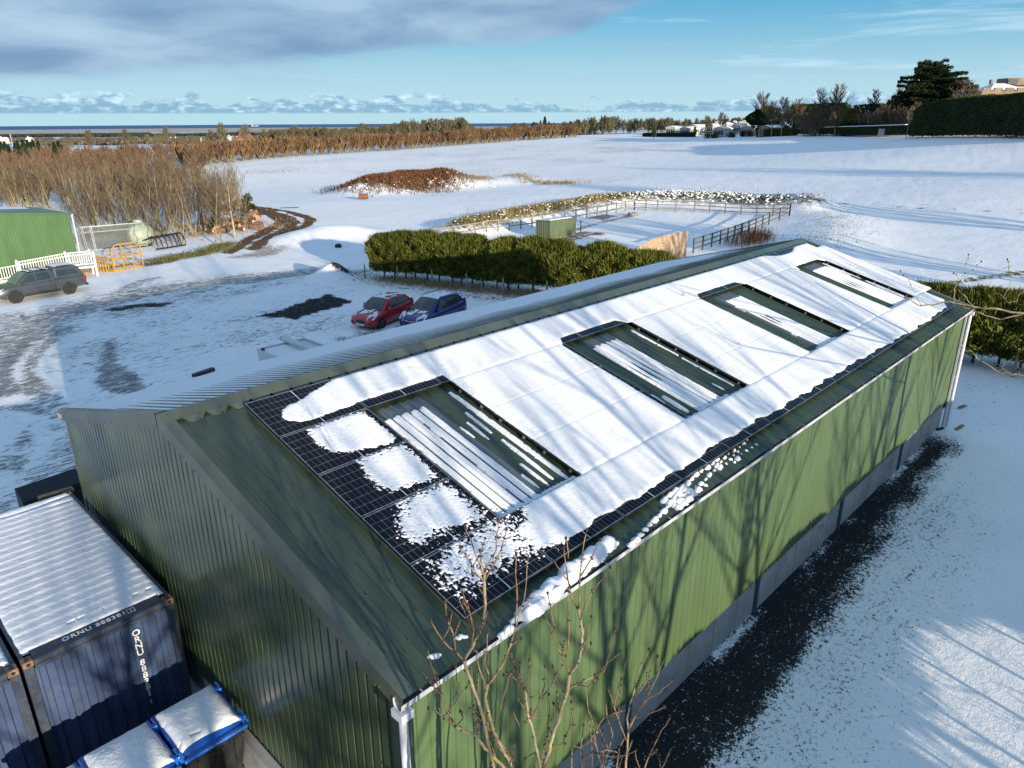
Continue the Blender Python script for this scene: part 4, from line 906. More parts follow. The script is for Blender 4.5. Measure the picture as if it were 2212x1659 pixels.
def hatch(name, lab, loc, rz, paintm, L, Wd, Hh, kind):
    c = thing(name, lab, 'car', loc, rz, group='cars parked by the hedge'); hw = Wd/2; r = .31 if kind == 'red' else .34; zb = .20 if kind == 'red' else .26
    hood = Hh*.62; belt = Hh*.66; F = -L/2; B = L/2
    P = [(F, zb+.12, hood*.62, .72), (F+.06, zb+.02, hood*.76, .84), (F+.25, zb, hood*.86, .93), (F+.6, zb, hood*.94, .985), (F+1.05, zb, hood*1.02, 1), (F+1.7, zb, belt, 1), (B-1.3, zb, belt*1.04, 1), (B-.5, zb, belt*1.09, .985), (B-.18, zb+.04, belt*1.08, .93), (B, zb+.14, belt*.95, .82)]
    car_body(c, P, paintm, hw, belt)
    xw0, xw1, xr0, xr1 = F+.98, F+1.72, B-.62, B-.20; ht = hw*.74; hb = hw*.93; zt = Hh
    st = [(xw0, belt-.12, belt-.06, hb, hb-.1), (xw0+.38, belt-.06, belt+(zt-belt)*.55, hb, (hb+ht)/2), (xw1, belt-.04, zt-.05, hb, ht+.02), (xw1+.45, belt-.02, zt, hb, ht), (B-1.1, belt, zt-.01, hb, ht-.01), (xr0, belt+.02, zt-.07, hb-.02, ht-.03), (xr1, belt+.02, belt+.10, hb-.06, hb-.12)]
    greenhouse(c, st, paintm)
    # glazing set 4 mm proud
    e = .006
    def q(name_, pts): return MB().add(pts, [tuple(range(len(pts)))]).build(name_, GLASS, c)
    n_ = Vector((-(zt-belt), 0, xw1-xw0)).normalized()*.02
    a = Vector((xw0+.04, -hb+.10, belt-.03)); b = Vector((xw0+.04, hb-.10, belt-.03)); d_ = Vector((xw1-.01, ht-.10, zt-.045)); f_ = Vector((xw1-.01, -ht+.10, zt-.045)); mid = Vector((xw0+.40, 0, belt+(zt-belt)*.55+.03))
    MB().loft([[a+n_, Vector((a.x-.05, 0, a.z))+n_, b+n_], [Vector((xw0+.40, -(hb+ht)/2+.11, mid.z-.02))+n_, Vector((xw0+.36, 0, mid.z))+n_, Vector((xw0+.40, (hb+ht)/2-.11, mid.z-.02))+n_], [f_+n_, Vector((xw1-.03, 0, zt-.02))+n_, d_+n_]], closed=False, caps=False).build('windscreen', GLASS, c)
    for sg in (-1, 1):
        def S(x, f): 
            tt = f; zb_ = belt+.0; z = zb_+(zt-zb_-.07)*tt; y = sg*(hb+(ht-hb)*((z-belt)/(zt-belt-.06))+.012); return (x, y, z)
        q('side_window', [S(xw0+.50, .06), S(xw0+1.38, .06), S(xw0+1.36, .93), S(xw1+.12, .90)]); q('side_window', [S(xw0+1.46, .06), S(B-.62, .20), S(B-.72, .62), S(B-.95, .88), S(xw0+1.44, .93)])
        MB().hexa([(xw0+.42, sg*(hw-.02), belt-.02), (xw0+.50, sg*(hw+.16), belt+.0), (xw0+.60, sg*(hw+.16), belt+.0), (xw0+.55, sg*(hw-.02), belt-.02), (xw0+.44, sg*(hw-.02), belt+.10), (xw0+.50, sg*(hw+.15), belt+.13), (xw0+.60, sg*(hw+.15), belt+.13), (xw0+.55, sg*(hw-.02), belt+.10)]).build('wing_mirror', paintm, c)
        for xx in (F+.80, B-.72): wheel(c, xx, sg*(hw-.10), r, .20, RIMS, sg, 5 if kind == 'red' else 7); arches(c, xx, sg*(hw-.0), r*1.12, sg, paintm if kind == 'red' else BLACKP, .03)
        # headlamp swept back along the wing
        MB().hexa([(F-.01, sg*hw*.55, hood*.62), (F+.12, sg*hw*.97, hood*.68), (F+.30, sg*hw*.80, hood*.68), (F+.16, sg*hw*.50, hood*.62), (F+.03, sg*hw*.52, hood*.80), (F+.50, sg*hw*1.01, hood*.95), (F+.62, sg*hw*.86, hood*1.0), (F+.24, sg*hw*.5, hood*.90)]).build('headlight', LAMP, c)
        MB().box(F+.0, sg*hw*.70-.10, zb+.14, F+.16, sg*hw*.70+.10, zb+.26).build('fog_lamp', BLACKP, c)
        MB().hexa([(B-.24, sg*hw*.80, belt*.92), (B-.02, sg*hw*.66, belt*.92), (B-.02, sg*hw*.80, belt*.90), (B-.28, sg*hw*.965, belt*.90), (B-.26, sg*hw*.76, belt*1.16), (B-.08, sg*hw*.64, belt*1.12), (B-.06, sg*hw*.78, belt*1.12), (B-.30, sg*hw*.93, belt*1.16)]).build('tail_light', REDL, c)
        MB().box(xw0+1.0, sg*(hw+.0)-.01, belt-.14, xw0+1.16, sg*(hw)+.02, belt-.11).build('door_handle', paintm, c)
        MB().beam((xw0+1.42, sg*(hw-.004), zb+.12), (xw0+1.42, sg*(hw-.012), belt-.06), .012, .02).build('door_seam', BLACKP, c)
    gz_ = zb+.20
    if kind == 'red':
        MB().loft([[(F-.025+abs(y)*.10, y, z0), (F-.035+abs(y)*.10, y, (z0+z1)/2), (F-.0+abs(y)*.10, y, z1), (F+.08+abs(y)*.1, y, (z0+z1)/2)] for y, z0, z1 in ((-.50, gz_+.05, gz_+.14), (-.35, gz_, gz_+.20), (0, gz_-.01, gz_+.21), (.35, gz_, gz_+.20), (.50, gz_+.05, gz_+.14))]).build('grille', BLACKP, c)
    else:
        MB().loft([[(F-.02+abs(y)*.12, y, z0), (F-.035+abs(y)*.12, y, (z0+z1)/2), (F+.0+abs(y)*.12, y, z1), (F+.08+abs(y)*.1, y, (z0+z1)/2)] for y, z0, z1 in ((-.55, gz_+.08, gz_+.26), (-.35, gz_-.02, gz_+.28), (0, gz_-.03, gz_+.28), (.35, gz_-.02, gz_+.28), (.55, gz_+.08, gz_+.26))]).build('grille', BLACKP, c)
        MB().loft([[(F-.02+abs(y)*.12, y, gz_+.17+z), (F-.03+abs(y)*.12, y, gz_+.20+z), (F+.0+abs(y)*.12, y, gz_+.23+z)] for y, z in ((-.60, .06), (-.3, .01), (0, -.02), (.3, .01), (.60, .06))]).build('chrome_bar', CHROME, c)
        for sg in (-1, 1): MB().tube([(xw1+.1, sg*(ht-.03), zt+.0), (xw1+.3, sg*(ht-.02), zt+.05), (B-.95, sg*(ht-.04), zt+.04), (B-.75, sg*(ht-.05), zt-.03)], .018, 6).build('roof_rail', BLACKP, c)
    PLT = mat('white number plate', (.75, .75, .72), .4, var=.02)
    pz = gz_-.08 if kind == 'red' else gz_-.10
    MB().box(F-.055, -.26, pz-.055, F-.03, .26, pz+.055).build('number_plate', PLT, c)
    text('BU63 YTO' if kind == 'red' else 'SL15 XKD', .085, BLACKP, c, MX((F-.057, 0, pz), (0, -1, 0), (0, 0, 1)), bold=.002, sx=.95)
    MB().tube([(xw1+.22, 0, zt+.01), (xw1+.05 if kind == 'red' else xw1+.4, -.0, zt+.36 if kind == 'red' else zt+.12)], .008, 5).build('aerial', BLACKP, c)
    # snow lying on roof and bonnet
    def patchs(nm, x0_, x1_, y0_, y1_, zf, thr_, sd_, lab_):
        nx, ny = 46, 40; xs_ = np.linspace(x0_, x1_, nx); ys_ = np.linspace(y0_, y1_, ny); X_, Y_ = np.meshgrid(xs_, ys_); n_ = fbm(X_*3.0+sd_, Y_*5, 4)
        e = np.minimum(np.minimum(X_-x0_, x1_-X_), np.minimum(Y_-y0_, y1_-Y_)); hh = np.where((n_ > thr_) & (e >= 0), .018*sstep(0, .08, e+.03), 0); Z_ = zf(X_, Y_)+hh
        I_ = np.arange(nx*ny).reshape(ny, nx); F_ = np.stack([I_[:-1, :-1], I_[:-1, 1:], I_[1:, 1:], I_[1:, :-1]], -1).reshape(-1, 4); k_ = (hh.ravel()[F_] > 0).all(1); F_ = F_[k_]
        if len(F_): link(nm, fast(nm, np.stack([X_.ravel(), Y_.ravel(), Z_.ravel()], 1), F_, SNOWS, True), c, lab_)
    roofz = lambda X_, Y_: np.interp(X_, [xw1, xw1+.45, B-1.1, xr0], [zt-.05, zt, zt-.01, zt-.07])+.028-.03*(abs(Y_)/ht)**2
    patchs('roof_snow_patch', xw1+.03, B-.72, -ht+.07, ht-.07, roofz, .22 if kind == 'blue' else .40, 2, 'thin snow on the roof')
    hz = lambda X_, Y_: np.interp(X_, [p_[0] for p_ in P], [p_[2] for p_ in P])+.032-.02*(abs(Y_)/hw)**2
    patchs('bonnet_snow_patch', F+.30, xw0+.05, -hw*.78, hw*.78, hz, .47 if kind == 'blue' else .50, 7 if kind == 'red' else 12, 'broken snow on the bonnet')
    return c
hatch('parked_car', 'small red hatchback parked nose left with patchy snow on its bonnet', (23.77, 33.15, g1(23.8, 33.1)), math.radians(14), carpaint('red car paint', (.42, .008, .012), .1), 3.97, 1.72, 1.49, 'red')
hatch('parked_car', 'dark blue small crossover with snowy roof beside the red car', (25.35, 30.55, g1(25.3, 30.5)), math.radians(10), carpaint('blue car paint', (.012, .016, .13), .3), 4.20, 1.77, 1.65, 'blue')
# pickup with hard top
def pickup(loc, rz):
    c = thing('pickup_truck', 'grey double cab pickup truck with hard top canopy and dirty flanks', 'pickup truck', loc, rz); pm_ = carpaint('graphite grey paint', (.075, .080, .088), .5)
    F, B, hw, r, zb = -2.68, 2.68, .93, .39, .38
    P = [(F, .52, .80, .80), (F+.08, .40, .93, .88), (F+.3, zb, 1.02, .95), (F+.8, zb, 1.08, 1), (F+1.35, zb, 1.12, 1), (F+1.9, zb, 1.14, 1), (F+3.3, zb, 1.16, 1), (B-.6, zb+.04, 1.17, 1), (B-.12, zb+.08, 1.17, .97), (B, zb+.12, 1.12, .94)]
    car_body(c, P, pm_, hw, 1.14)
    st = [(F+1.12, 1.06, 1.10, .86, .76), (F+1.55, 1.10, 1.46, .86, .74), (F+1.98, 1.10, 1.74, .87, .68), (F+2.4, 1.10, 1.79, .87, .67), (F+3.35, 1.12, 1.78, .87, .67), (F+3.48, 1.12, 1.70, .87, .68)]
    greenhouse(c, st, pm_)
    st = [(F+3.50, 1.14, 1.76, .90, .70), (F+3.7, 1.14, 1.86, .90, .71), (F+4.6, 1.14, 1.85, .90, .70), (B-.30, 1.14, 1.74, .90, .69), (B-.05, 1.14, 1.20, .90, .86)]
    o = greenhouse(c, st, pm_); o.name = 'canopy'
    n_ = Vector((-.6, 0, .8)).normalized()*.015
    MB().loft([[Vector((F+1.18, -.74, 1.12))+n_, Vector((F+1.10, 0, 1.14))+n_, Vector((F+1.18, .74, 1.12))+n_], [Vector((F+1.56, -.70, 1.47))+n_, Vector((F+1.52, 0, 1.50))+n_, Vector((F+1.56, .70, 1.47))+n_], [Vector((F+1.95, -.60, 1.735))+n_, Vector((F+1.93, 0, 1.76))+n_, Vector((F+1.95, .60, 1.735))+n_]], closed=False, caps=False).build('windscreen', mat('greenish windscreen', (.10, .14, .11), .08), c)
    for sg in (-1, 1):
        def S(x, z, hb=.87, ht=.675, z0=1.12, z1=1.73): f = (z-z0)/(z1-z0); return (x, sg*(hb+(ht-hb)*f+.014), z)
        for pts in ([S(F+1.42, 1.20), S(F+2.34, 1.20), S(F+2.34, 1.66), S(F+2.0, 1.64)], [S(F+2.42, 1.20), S(F+3.28, 1.24), S(F+3.20, 1.62), S(F+3.05, 1.66), S(F+2.42, 1.66)]): MB().add(pts, [(0, 1, 2, 3) if len(pts) == 4 else (0, 1, 2, 3, 4)]).build('side_window', GLASS, c)
        pts = [S(F+3.66, 1.30, .9, .71, 1.14, 1.80), S(B-.36, 1.30, .9, .70, 1.14, 1.80), S(B-.62, 1.64, .9, .70, 1.14, 1.80), S(F+3.62, 1.68, .9, .71, 1.14, 1.80)]; MB().add(pts, [(0, 1, 2, 3)]).build('canopy_window', GLASS, c)
        for xx in (F+.98, F+4.18): wheel(c, xx, sg*(hw-.08), r, .26, RIMD, sg, 9); arches(c, xx, sg*(hw+.01), r*1.13, sg, pm_, .07)
        MB().box(F+1.3, sg*(hw+.02)-.06, .36, F+3.6, sg*(hw+.02)+.03, .41).build('side_step', BLACKP, c)
        MB().hexa([(F+1.48, sg*.88, 1.14), (F+1.52, sg*1.10, 1.16), (F+1.66, sg*1.10, 1.16), (F+1.62, sg*.88, 1.14), (F+1.5, sg*.88, 1.26), (F+1.52, sg*1.10, 1.34), (F+1.64, sg*1.10, 1.34), (F+1.62, sg*.88, 1.26)]).build('wing_mirror', pm_, c)
        for xx in (F+2.1, F+3.0): MB().tube([(xx, sg*(hw-.0), 1.0), (xx+.04, sg*(hw+.03), 1.0), (xx+.18, sg*(hw+.03), 1.0), (xx+.22, sg*(hw), 1.0)], .013, 6).build('door_handle', pm_, c)
        for xx in (F+1.35, F+2.38, F+3.40): MB().beam((xx, sg*(hw-.002), .5), (xx, sg*(hw-.012), 1.08), .012, .02).build('door_seam', BLACKP, c)
        MB().hexa([(F-.03, sg*.56, .76), (F+.12, sg*.90, .80), (F+.3, sg*.80, .80), (F+.1, sg*.56, .78), (F+.0, sg*.54, .92), (F+.36, sg*.95, 1.0), (F+.5, sg*.84, 1.03), (F+.16, sg*.52, .97)]).build('headlight', LAMP, c)
        MB().box(B-.14, sg*.80-.1, .80, B+.015, sg*.80+.1, 1.10).build('tail_light', REDL, c)
        MB().tube([(F+2.1, sg*.60, 1.79), (F+2.2, sg*.60, 1.85), (F+3.1, sg*.60, 1.84), (F+3.2, sg*.60, 1.78)], .018, 6).build('roof_rail', BLACKP, c)
        MB().tube([(F+3.7, sg*.62, 1.88), (F+3.9, sg*.62, 1.91), (B-.6, sg*.62, 1.89), (B-.5, sg*.62, 1.84)], .015, 6).build('roof_rail', BLACKP, c)
    for xx in (F+2.3, F+2.95): MB().box(xx-.03, -.60, 1.845, xx+.03, .60, 1.87).build('cross_bar', BLACKP, c)
    MB().box(F-.03, -.42, .58, F+.03, .42, .82).build('grille', BLACKP, c); MB().box(B-.02, -.8, .42, B+.12, .8, .56).build('rear_bumper', BLACKP, c)
    MB().tube([(B+.1, 0, .44), (B+.26, 0, .44), (B+.26, 0, .52)], .03, 8).ball((B+.26, 0, .56), .045, 8, 5).build('tow_ball', BLACKP, c)
    for a, b, z0, z1, hw_ in ((F+2.08, F+3.3, 1.815, 1.83, .55), (F+3.62, B-.5, 1.885, 1.90, .60)): o = MB().box(a, -hw_, z0, b, hw_, z1).build('roof_snow_patch', SNOWS, c, label='snow on the roof'); bevel(o, .012, 2)
    return c
pickup((12.0, 54.98, g1(12, 55)), math.radians(6.5))
# ------------------------------------------------------------------ ash saplings in the foreground, traced stem by stem
BARKG = mat('lichen spotted ash bark', (.22, .18, .12), .85, var=.25, vscale=4, dirt=(.46, .36, .02), bump=.4, bscale=90); BARKP = mat('grey ash bark', (.27, .215, .14), .85, var=.25, vscale=5, dirt=(.36, .30, .06), bump=.4, bscale=90)
BARKT = mat('tan ash twig', (.19, .12, .062), .7, var=.35, vscale=7); BUD = mat('black ash bud', (.03, .022, .016), .7)
def z6(x, y, dep):
    px, py = 737.3+x/3.0, 1106+y/3.0; d = ray(px, py); fh = np.array([math.cos(hd), math.sin(hd), 0]); return Vector(CAM+d*(dep/float(d@fh)))
def sapling(lab, dep, stems, seed, bark):
    rng = random.Random(seed); s0 = stems[0][0]; base_ = z6(s0[0][0], s0[0][1], dep); gx, gy = base_.x-.15, base_.y-.1
    TH_ = 1.02; tr_ = thing('ash_sapling', lab, 'sapling', (gx, gy, 0), group='bare ash saplings below the near corner'); off = Vector((gx, gy, 0))
    wood = MB(); tw = MB(); bud = MB()
    for pts, r0, r1 in stems:
        dd = rng.uniform(-.35, .35); P_ = []
        for i, (x, y) in enumerate(pts): P_.append(z6(x, y, dep+dd*i/len(pts)+rng.uniform(-.03, .03))-off)
        n = len(P_)
        if y and pts[0][1] > 1560: P_ = [Vector((rng.uniform(-.12, .12), rng.uniform(-.1, .1), 0)), (P_[0]*.5+Vector((0, 0, .4))+Vector((rng.uniform(-.1, .1), 0, 0)))]+P_
        # densify with slight wobble
        Q_ = []
        for a, b in zip(P_[:-1], P_[1:]):
            k = max(2, int((b-a).length/.10)) if a.z > 2.5 else 6
            for j in range(k): Q_.append(a.lerp(b, j/k)+Vector([rng.uniform(-.006, .006) for _ in range(3)]))
        Q_.append(P_[-1]); m_ = len(Q_)
        zs = [q.z for q in Q_]; rr = [max(.0045, TH_*(r0+(r1-r0)*(i/(m_-1))**.8)) for i in range(m_)]
        if P_[0].z < .1: rr = [max(r, .0) + max(0, (5.5-q.z))*.004 for r, q in zip(rr, Q_)]
        (wood if r0 > .013 else tw).tube(Q_, rr, 7 if r0 > .013 else 5)
        for i in range(3, m_-1, 3):                                # opposite buds and nodes
            if Q_[i].z < 4: continue
            d = (Q_[i+1]-Q_[i]).normalized(); sx_ = d.cross(Vector((rng.uniform(-1, 1), rng.uniform(-1, 1), .2))).normalized()
            if rng.random() < .8:
                for sg in (-1, 1): bud.ball(Q_[i]+sx_*sg*(rr[i]+.005), .0095, 5, 3)
            if rng.random() < (.62 if r0 > .012 else .45) and i < m_-4 and rr[i] > .004:
                L_ = rng.uniform(.10, .5); q0 = Q_[i]; dr = (d*.5+sx_*.8+Vector((0, 0, .75))).normalized(); tp = [q0]
                for s in range(1, 6): dr = (dr+Vector((rng.uniform(-.12, .12), rng.uniform(-.12, .12), .16))).normalized(); tp.append(tp[-1]+dr*L_/5)
                tw.tube(tp, [.0068, .0060, .0052, .0046, .0042, .0040], 4)
                for k in (2, 3, 4):
                    for sg in (-1, 1): bud.ball(tp[k]+sx_*sg*.009, .008, 5, 3)
                bud.ball(tp[-1], .013, 5, 3, (.8, .8, 1.2))
        bud.ball(P_[-1], .016, 6, 4, (.8, .8, 1.3))
    if wood.v: wood.build('trunk', bark, tr_, smooth=True)
    tw.build('twigs', BARKT, tr_, smooth=True); bud.build('buds', BUD, tr_, kind='stuff')
    return tr_
a = [([(990, 1659), (950, 1500), (930, 1370), (890, 1250), (840, 1090), (795, 960)], .024, .014), ([(795, 960), (850, 870), (890, 780), (920, 700), (935, 600), (928, 500), (925, 450), (932, 380)], .014, .012),
     ([(932, 380), (960, 320), (1000, 260), (1010, 160), (1015, 60)], .010, .004), ([(925, 420), (890, 330), (860, 240), (830, 160), (805, 100)], .009, .004), ([(928, 460), (870, 390), (830, 320), (800, 270), (770, 230)], .008, .004), ([(930, 440), (985, 350), (1040, 250), (1060, 170), (1070, 110)], .009, .004),
     ([(928, 380), (905, 320), (898, 250)], .007, .004), ([(795, 960), (740, 910), (700, 880), (650, 830), (620, 780), (590, 720), (578, 690)], .011, .004), ([(740, 910), (735, 840), (720, 780), (690, 700), (678, 640), (675, 580)], .009, .004),
     ([(850, 870), (860, 780), (835, 700), (820, 600), (785, 515)], .009, .004), ([(800, 600), (785, 580)], .005, .004), ([(880, 790), (930, 720), (945, 650)], .006, .004), ([(870, 800), (840, 690), (790, 580)], .006, .004),
     ([(1110, 1659), (1060, 1560), (1010, 1470), (975, 1380), (950, 1290), (930, 1200), (950, 1110)], .020, .014), ([(950, 1110), (1000, 1060), (1040, 1000), (1070, 930), (1090, 870), (1115, 800), (1130, 740), (1160, 650), (1185, 560), (1200, 430), (1210, 300)], .012, .004),
     ([(1130, 720), (1140, 560), (1130, 400), (1133, 275)], .008, .004), ([(1090, 870), (1130, 840), (1165, 820)], .006, .004), ([(1160, 650), (1210, 600), (1245, 510)], .006, .004), ([(950, 1050), (930, 960), (945, 860), (950, 780)], .008, .004), ([(940, 1150), (900, 1050), (880, 950), (885, 860)], .007, .004),
     ([(1060, 1659), (1010, 1610), (960, 1560), (910, 1500), (870, 1450), (800, 1420), (740, 1390)], .022, .013), ([(740, 1390), (710, 1330), (680, 1260), (650, 1180), (620, 1110), (585, 1000), (560, 890)], .011, .004), ([(740, 1390), (690, 1350), (640, 1310), (600, 1280), (565, 1270)], .010, .004),
     ([(640, 1310), (625, 1255)], .005, .004), ([(700, 1300), (750, 1220), (750, 1120), (742, 1000)], .008, .004), ([(620, 1110), (560, 1080), (520, 1040)], .006, .004), ([(750, 1220), (790, 1170), (830, 1100)], .006, .004), ([(650, 1180), (640, 1100), (600, 1030), (575, 960)], .006, .004),
     ([(740, 1390), (790, 1340), (770, 1290)], .006, .004), ([(870, 1450), (900, 1390), (850, 1330), (780, 1300)], .007, .004), ([(980, 1430), (1040, 1500), (1090, 1580), (1115, 1659)], .010, .008), ([(850, 1290), (980, 1400), (1010, 1330), (1060, 1180), (1090, 1060), (1130, 1010)], .007, .004)]
sapling('tall lichen yellow ash sapling nearest the white downpipe', 5.0, a, 3, BARKG)
b = [([(1310, 1659), (1345, 1540), (1370, 1450), (1405, 1350), (1440, 1250), (1465, 1150), (1480, 1050)], .021, .016), ([(1480, 1050), (1520, 1000), (1545, 950), (1560, 860), (1560, 780), (1548, 700), (1540, 620)], .014, .012), ([(1540, 620), (1545, 500), (1550, 400), (1560, 280), (1592, 115)], .010, .004),
     ([(1535, 640), (1490, 540), (1465, 430), (1450, 330), (1442, 230)], .010, .004), ([(1470, 450), (1420, 380), (1382, 322)], .007, .004), ([(1550, 420), (1600, 340), (1640, 260), (1678, 180)], .009, .004), ([(1465, 300), (1470, 230), (1455, 170)], .006, .004),
     ([(1480, 1050), (1450, 970), (1400, 880), (1365, 780), (1345, 720), (1312, 680)], .010, .004), ([(1460, 930), (1400, 800), (1370, 700), (1350, 600), (1337, 525)], .008, .004), ([(1470, 900), (1475, 700), (1470, 560), (1480, 480)], .009, .004), ([(1440, 1170), (1500, 1130), (1570, 1100), (1640, 1060), (1700, 1030), (1730, 970), (1765, 945), (1812, 905)], .011, .004),
     ([(1700, 1025), (1740, 900), (1770, 800), (1775, 755)], .008, .004), ([(1560, 880), (1600, 790), (1610, 720), (1620, 680)], .007, .004), ([(1548, 700), (1600, 560), (1650, 480), (1700, 430), (1742, 358)], .008, .004), ([(1545, 960), (1580, 900), (1618, 850)], .006, .004), ([(1500, 1120), (1600, 1130), (1660, 1080)], .006, .004),
     ([(1290, 1659), (1268, 1550), (1250, 1450), (1230, 1370), (1210, 1300), (1200, 1220), (1190, 1150)], .017, .012), ([(1190, 1150), (1150, 1100), (1110, 1060), (1080, 1045), (1050, 1055)], .009, .004), ([(1190, 1150), (1165, 1070), (1140, 1000), (1110, 950), (1100, 900)], .008, .004), ([(1250, 1310), (1280, 1240), (1310, 1160), (1318, 1080), (1322, 1000)], .010, .004),
     ([(1210, 1300), (1170, 1250), (1140, 1205)], .006, .004), ([(1240, 1350), (1225, 1200), (1225, 1050), (1220, 960)], .007, .004), ([(1380, 1480), (1340, 1380), (1350, 1260), (1345, 1180)], .007, .004), ([(1370, 1450), (1390, 1330), (1375, 1240)], .006, .004), ([(1330, 1620), (1250, 1560), (1190, 1600)], .006, .004), ([(1460, 1190), (1400, 1100), (1370, 1000)], .007, .004),
     ([(1290, 1340), (1230, 1320), (1160, 1400), (1110, 1290)], .006, .004), ([(1350, 1540), (1430, 1500), (1480, 1400), (1500, 1280), (1490, 1180)], .009, .004), ([(1490, 1659), (1500, 1500), (1500, 1380), (1490, 1230)], .010, .005)]
sapling('forked bare ash sapling in the middle, reaching above the gutter', 5.3, b, 8, BARKP)
c = [([(1840, 1659), (1850, 1560), (1858, 1450), (1850, 1340), (1885, 1200), (1910, 1110), (1940, 1010), (1965, 950), (1993, 888)], .015, .006), ([(1856, 1430), (1900, 1330), (1950, 1250), (2000, 1160), (2040, 1080), (2092, 955)], .010, .004), ([(1850, 1480), (1810, 1390), (1780, 1300), (1750, 1210), (1728, 1140)], .010, .004),
     ([(1765, 1260), (1800, 1120), (1830, 1040), (1845, 965)], .008, .004), ([(1862, 1390), (1930, 1270), (1990, 1210), (2060, 1170), (2110, 1130), (2152, 1085)], .009, .004), ([(1690, 1659), (1660, 1560), (1640, 1480), (1660, 1390), (1710, 1330), (1790, 1300), (1830, 1285)], .011, .004),
     ([(1960, 1659), (1995, 1580), (2030, 1500), (2075, 1420), (2125, 1340)], .009, .004), ([(1620, 1659), (1625, 1520), (1610, 1350), (1590, 1180), (1572, 1090)], .010, .004), ([(1570, 1600), (1640, 1560), (1720, 1540), (1800, 1560)], .007, .004), ([(1780, 1659), (1800, 1540), (1830, 1470)], .008, .005),
     ([(1700, 1659), (1730, 1540), (1760, 1440), (1720, 1330), (1715, 1230)], .009, .004), ([(1870, 1350), (1960, 1320), (2040, 1290), (2095, 1262)], .007, .004), ([(1560, 1659), (1550, 1540), (1570, 1380)], .008, .004), ([(1885, 1210), (1930, 1170), (1980, 1080), (2050, 935)], .008, .004), ([(1660, 1420), (1600, 1490), (1545, 1530), (1450, 1500)], .008, .004), ([(2080, 1659), (2110, 1590), (2130, 1545)], .007, .004)]
sapling('low spreading ash sapling over the dark edge of the lane', 5.6, c, 15, BARKP)
# ------------------------------------------------------------------ green shed with snowy roof, left
sh = thing('green_shed', 'green corrugated shed with snowy roof behind the white ramp', 'shed', (16.75, 62.7, 0), math.radians(186))
# local x runs along the lit wall away from the corner, local -y... the wall is the plane y=0 seen from +y side
SG = paint('mid green shed sheet', (.062, .135, .048), .5)
def loc_sheet(P0, P1, z0, z1f, mat_, name, out):
    mb = MB(); L_ = (Vector(P1)-Vector(P0)).length; d_ = (Vector(P1)-Vector(P0)).normalized(); n_ = Vector(out)
    pr = prof(0, L_, .2, .03)
    for (a, da), (b_, db) in zip(pr[:-1], pr[1:]):
        A, B_ = Vector(P0)+d_*a+n_*da, Vector(P0)+d_*b_+n_*db
        mb.quad((A.x, A.y, z0), (B_.x, B_.y, z0), (B_.x, B_.y, z1f(a)), (A.x, A.y, z1f(a)))
    return mb.build(name, mat_, sh)
Dp = 6.5; ZS = lambda a: 4.3+.10*min(a, 9)-.10*max(0, a-9)
loc_sheet((0, 0, 0), (18, 0, 0), 0, ZS, SG, 'wall', (0, 1, 0)); loc_sheet((0, 0, 0), (0, -Dp, 0), 0, lambda a: 4.3, SG, 'wall', (-1, 0, 0))
loc_sheet((0, -Dp, 0), (18, -Dp, 0), 0, ZS, SG, 'wall', (0, -1, 0)); loc_sheet((18, 0, 0), (18, -Dp, 0), 0, lambda a: 4.3, SG, 'wall', (1, 0, 0))
for a0, a1 in ((-.15, 9), (9, 18.15)):
    MB().hexa([(a0, .18, ZS(a0)), (a1, .18, ZS(a1)), (a1, -Dp-.18, ZS(a1)), (a0, -Dp-.18, ZS(a0)), (a0, .18, ZS(a0)+.07), (a1, .18, ZS(a1)+.07), (a1, -Dp-.18, ZS(a1)+.07), (a0, -Dp-.18, ZS(a0)+.07)]).build('roof', SG, sh)
    b0 = max(a0, .35); MB().hexa([(b0+(.9 if a0 < 0 else 0), -.35, ZS(b0)+.07), (a1, -.02, ZS(a1)+.07), (a1, -Dp, ZS(a1)+.07), (b0+(.2 if a0 < 0 else 0), -Dp, ZS(b0)+.07), (b0+(1.1 if a0 < 0 else 0), -.4, ZS(b0)+.13), (a1, -.06, ZS(a1)+.13), (a1, -Dp+.05, ZS(a1)+.13), (b0+(.4 if a0 < 0 else 0), -Dp+.05, ZS(b0)+.13)]).build('roof_snow_layer', SNOWS, sh, label='snow on the shed roof')
MB().box(-.26, -Dp-.1, 4.18, -.16, .1, 4.30).build('gutter', GUT, sh); MB().tube([(-.16, .10, 4.25), (-.16, .10, .05)], .07, 8).build('downpipe', GUT, sh)
MB().box(6.1, .03, 2.4, 6.35, .25, 2.6).build('wall_lamp', BLACKP, sh)
# white ramp with balustrade
VW = mat('white vinyl', (.56, .54, .52), .45, var=.04)
A_ = Vector(onz(*[v/1.736 for v in (0+1265/3.456, 730+1055/3.456)])); rd = Vector((-1, .10, 0)).normalized(); ra = math.atan2(rd.y, rd.x)
rp = thing('access_ramp', 'white railed ramp rising along the green shed', 'ramp', (A_.x, A_.y, 0), ra)
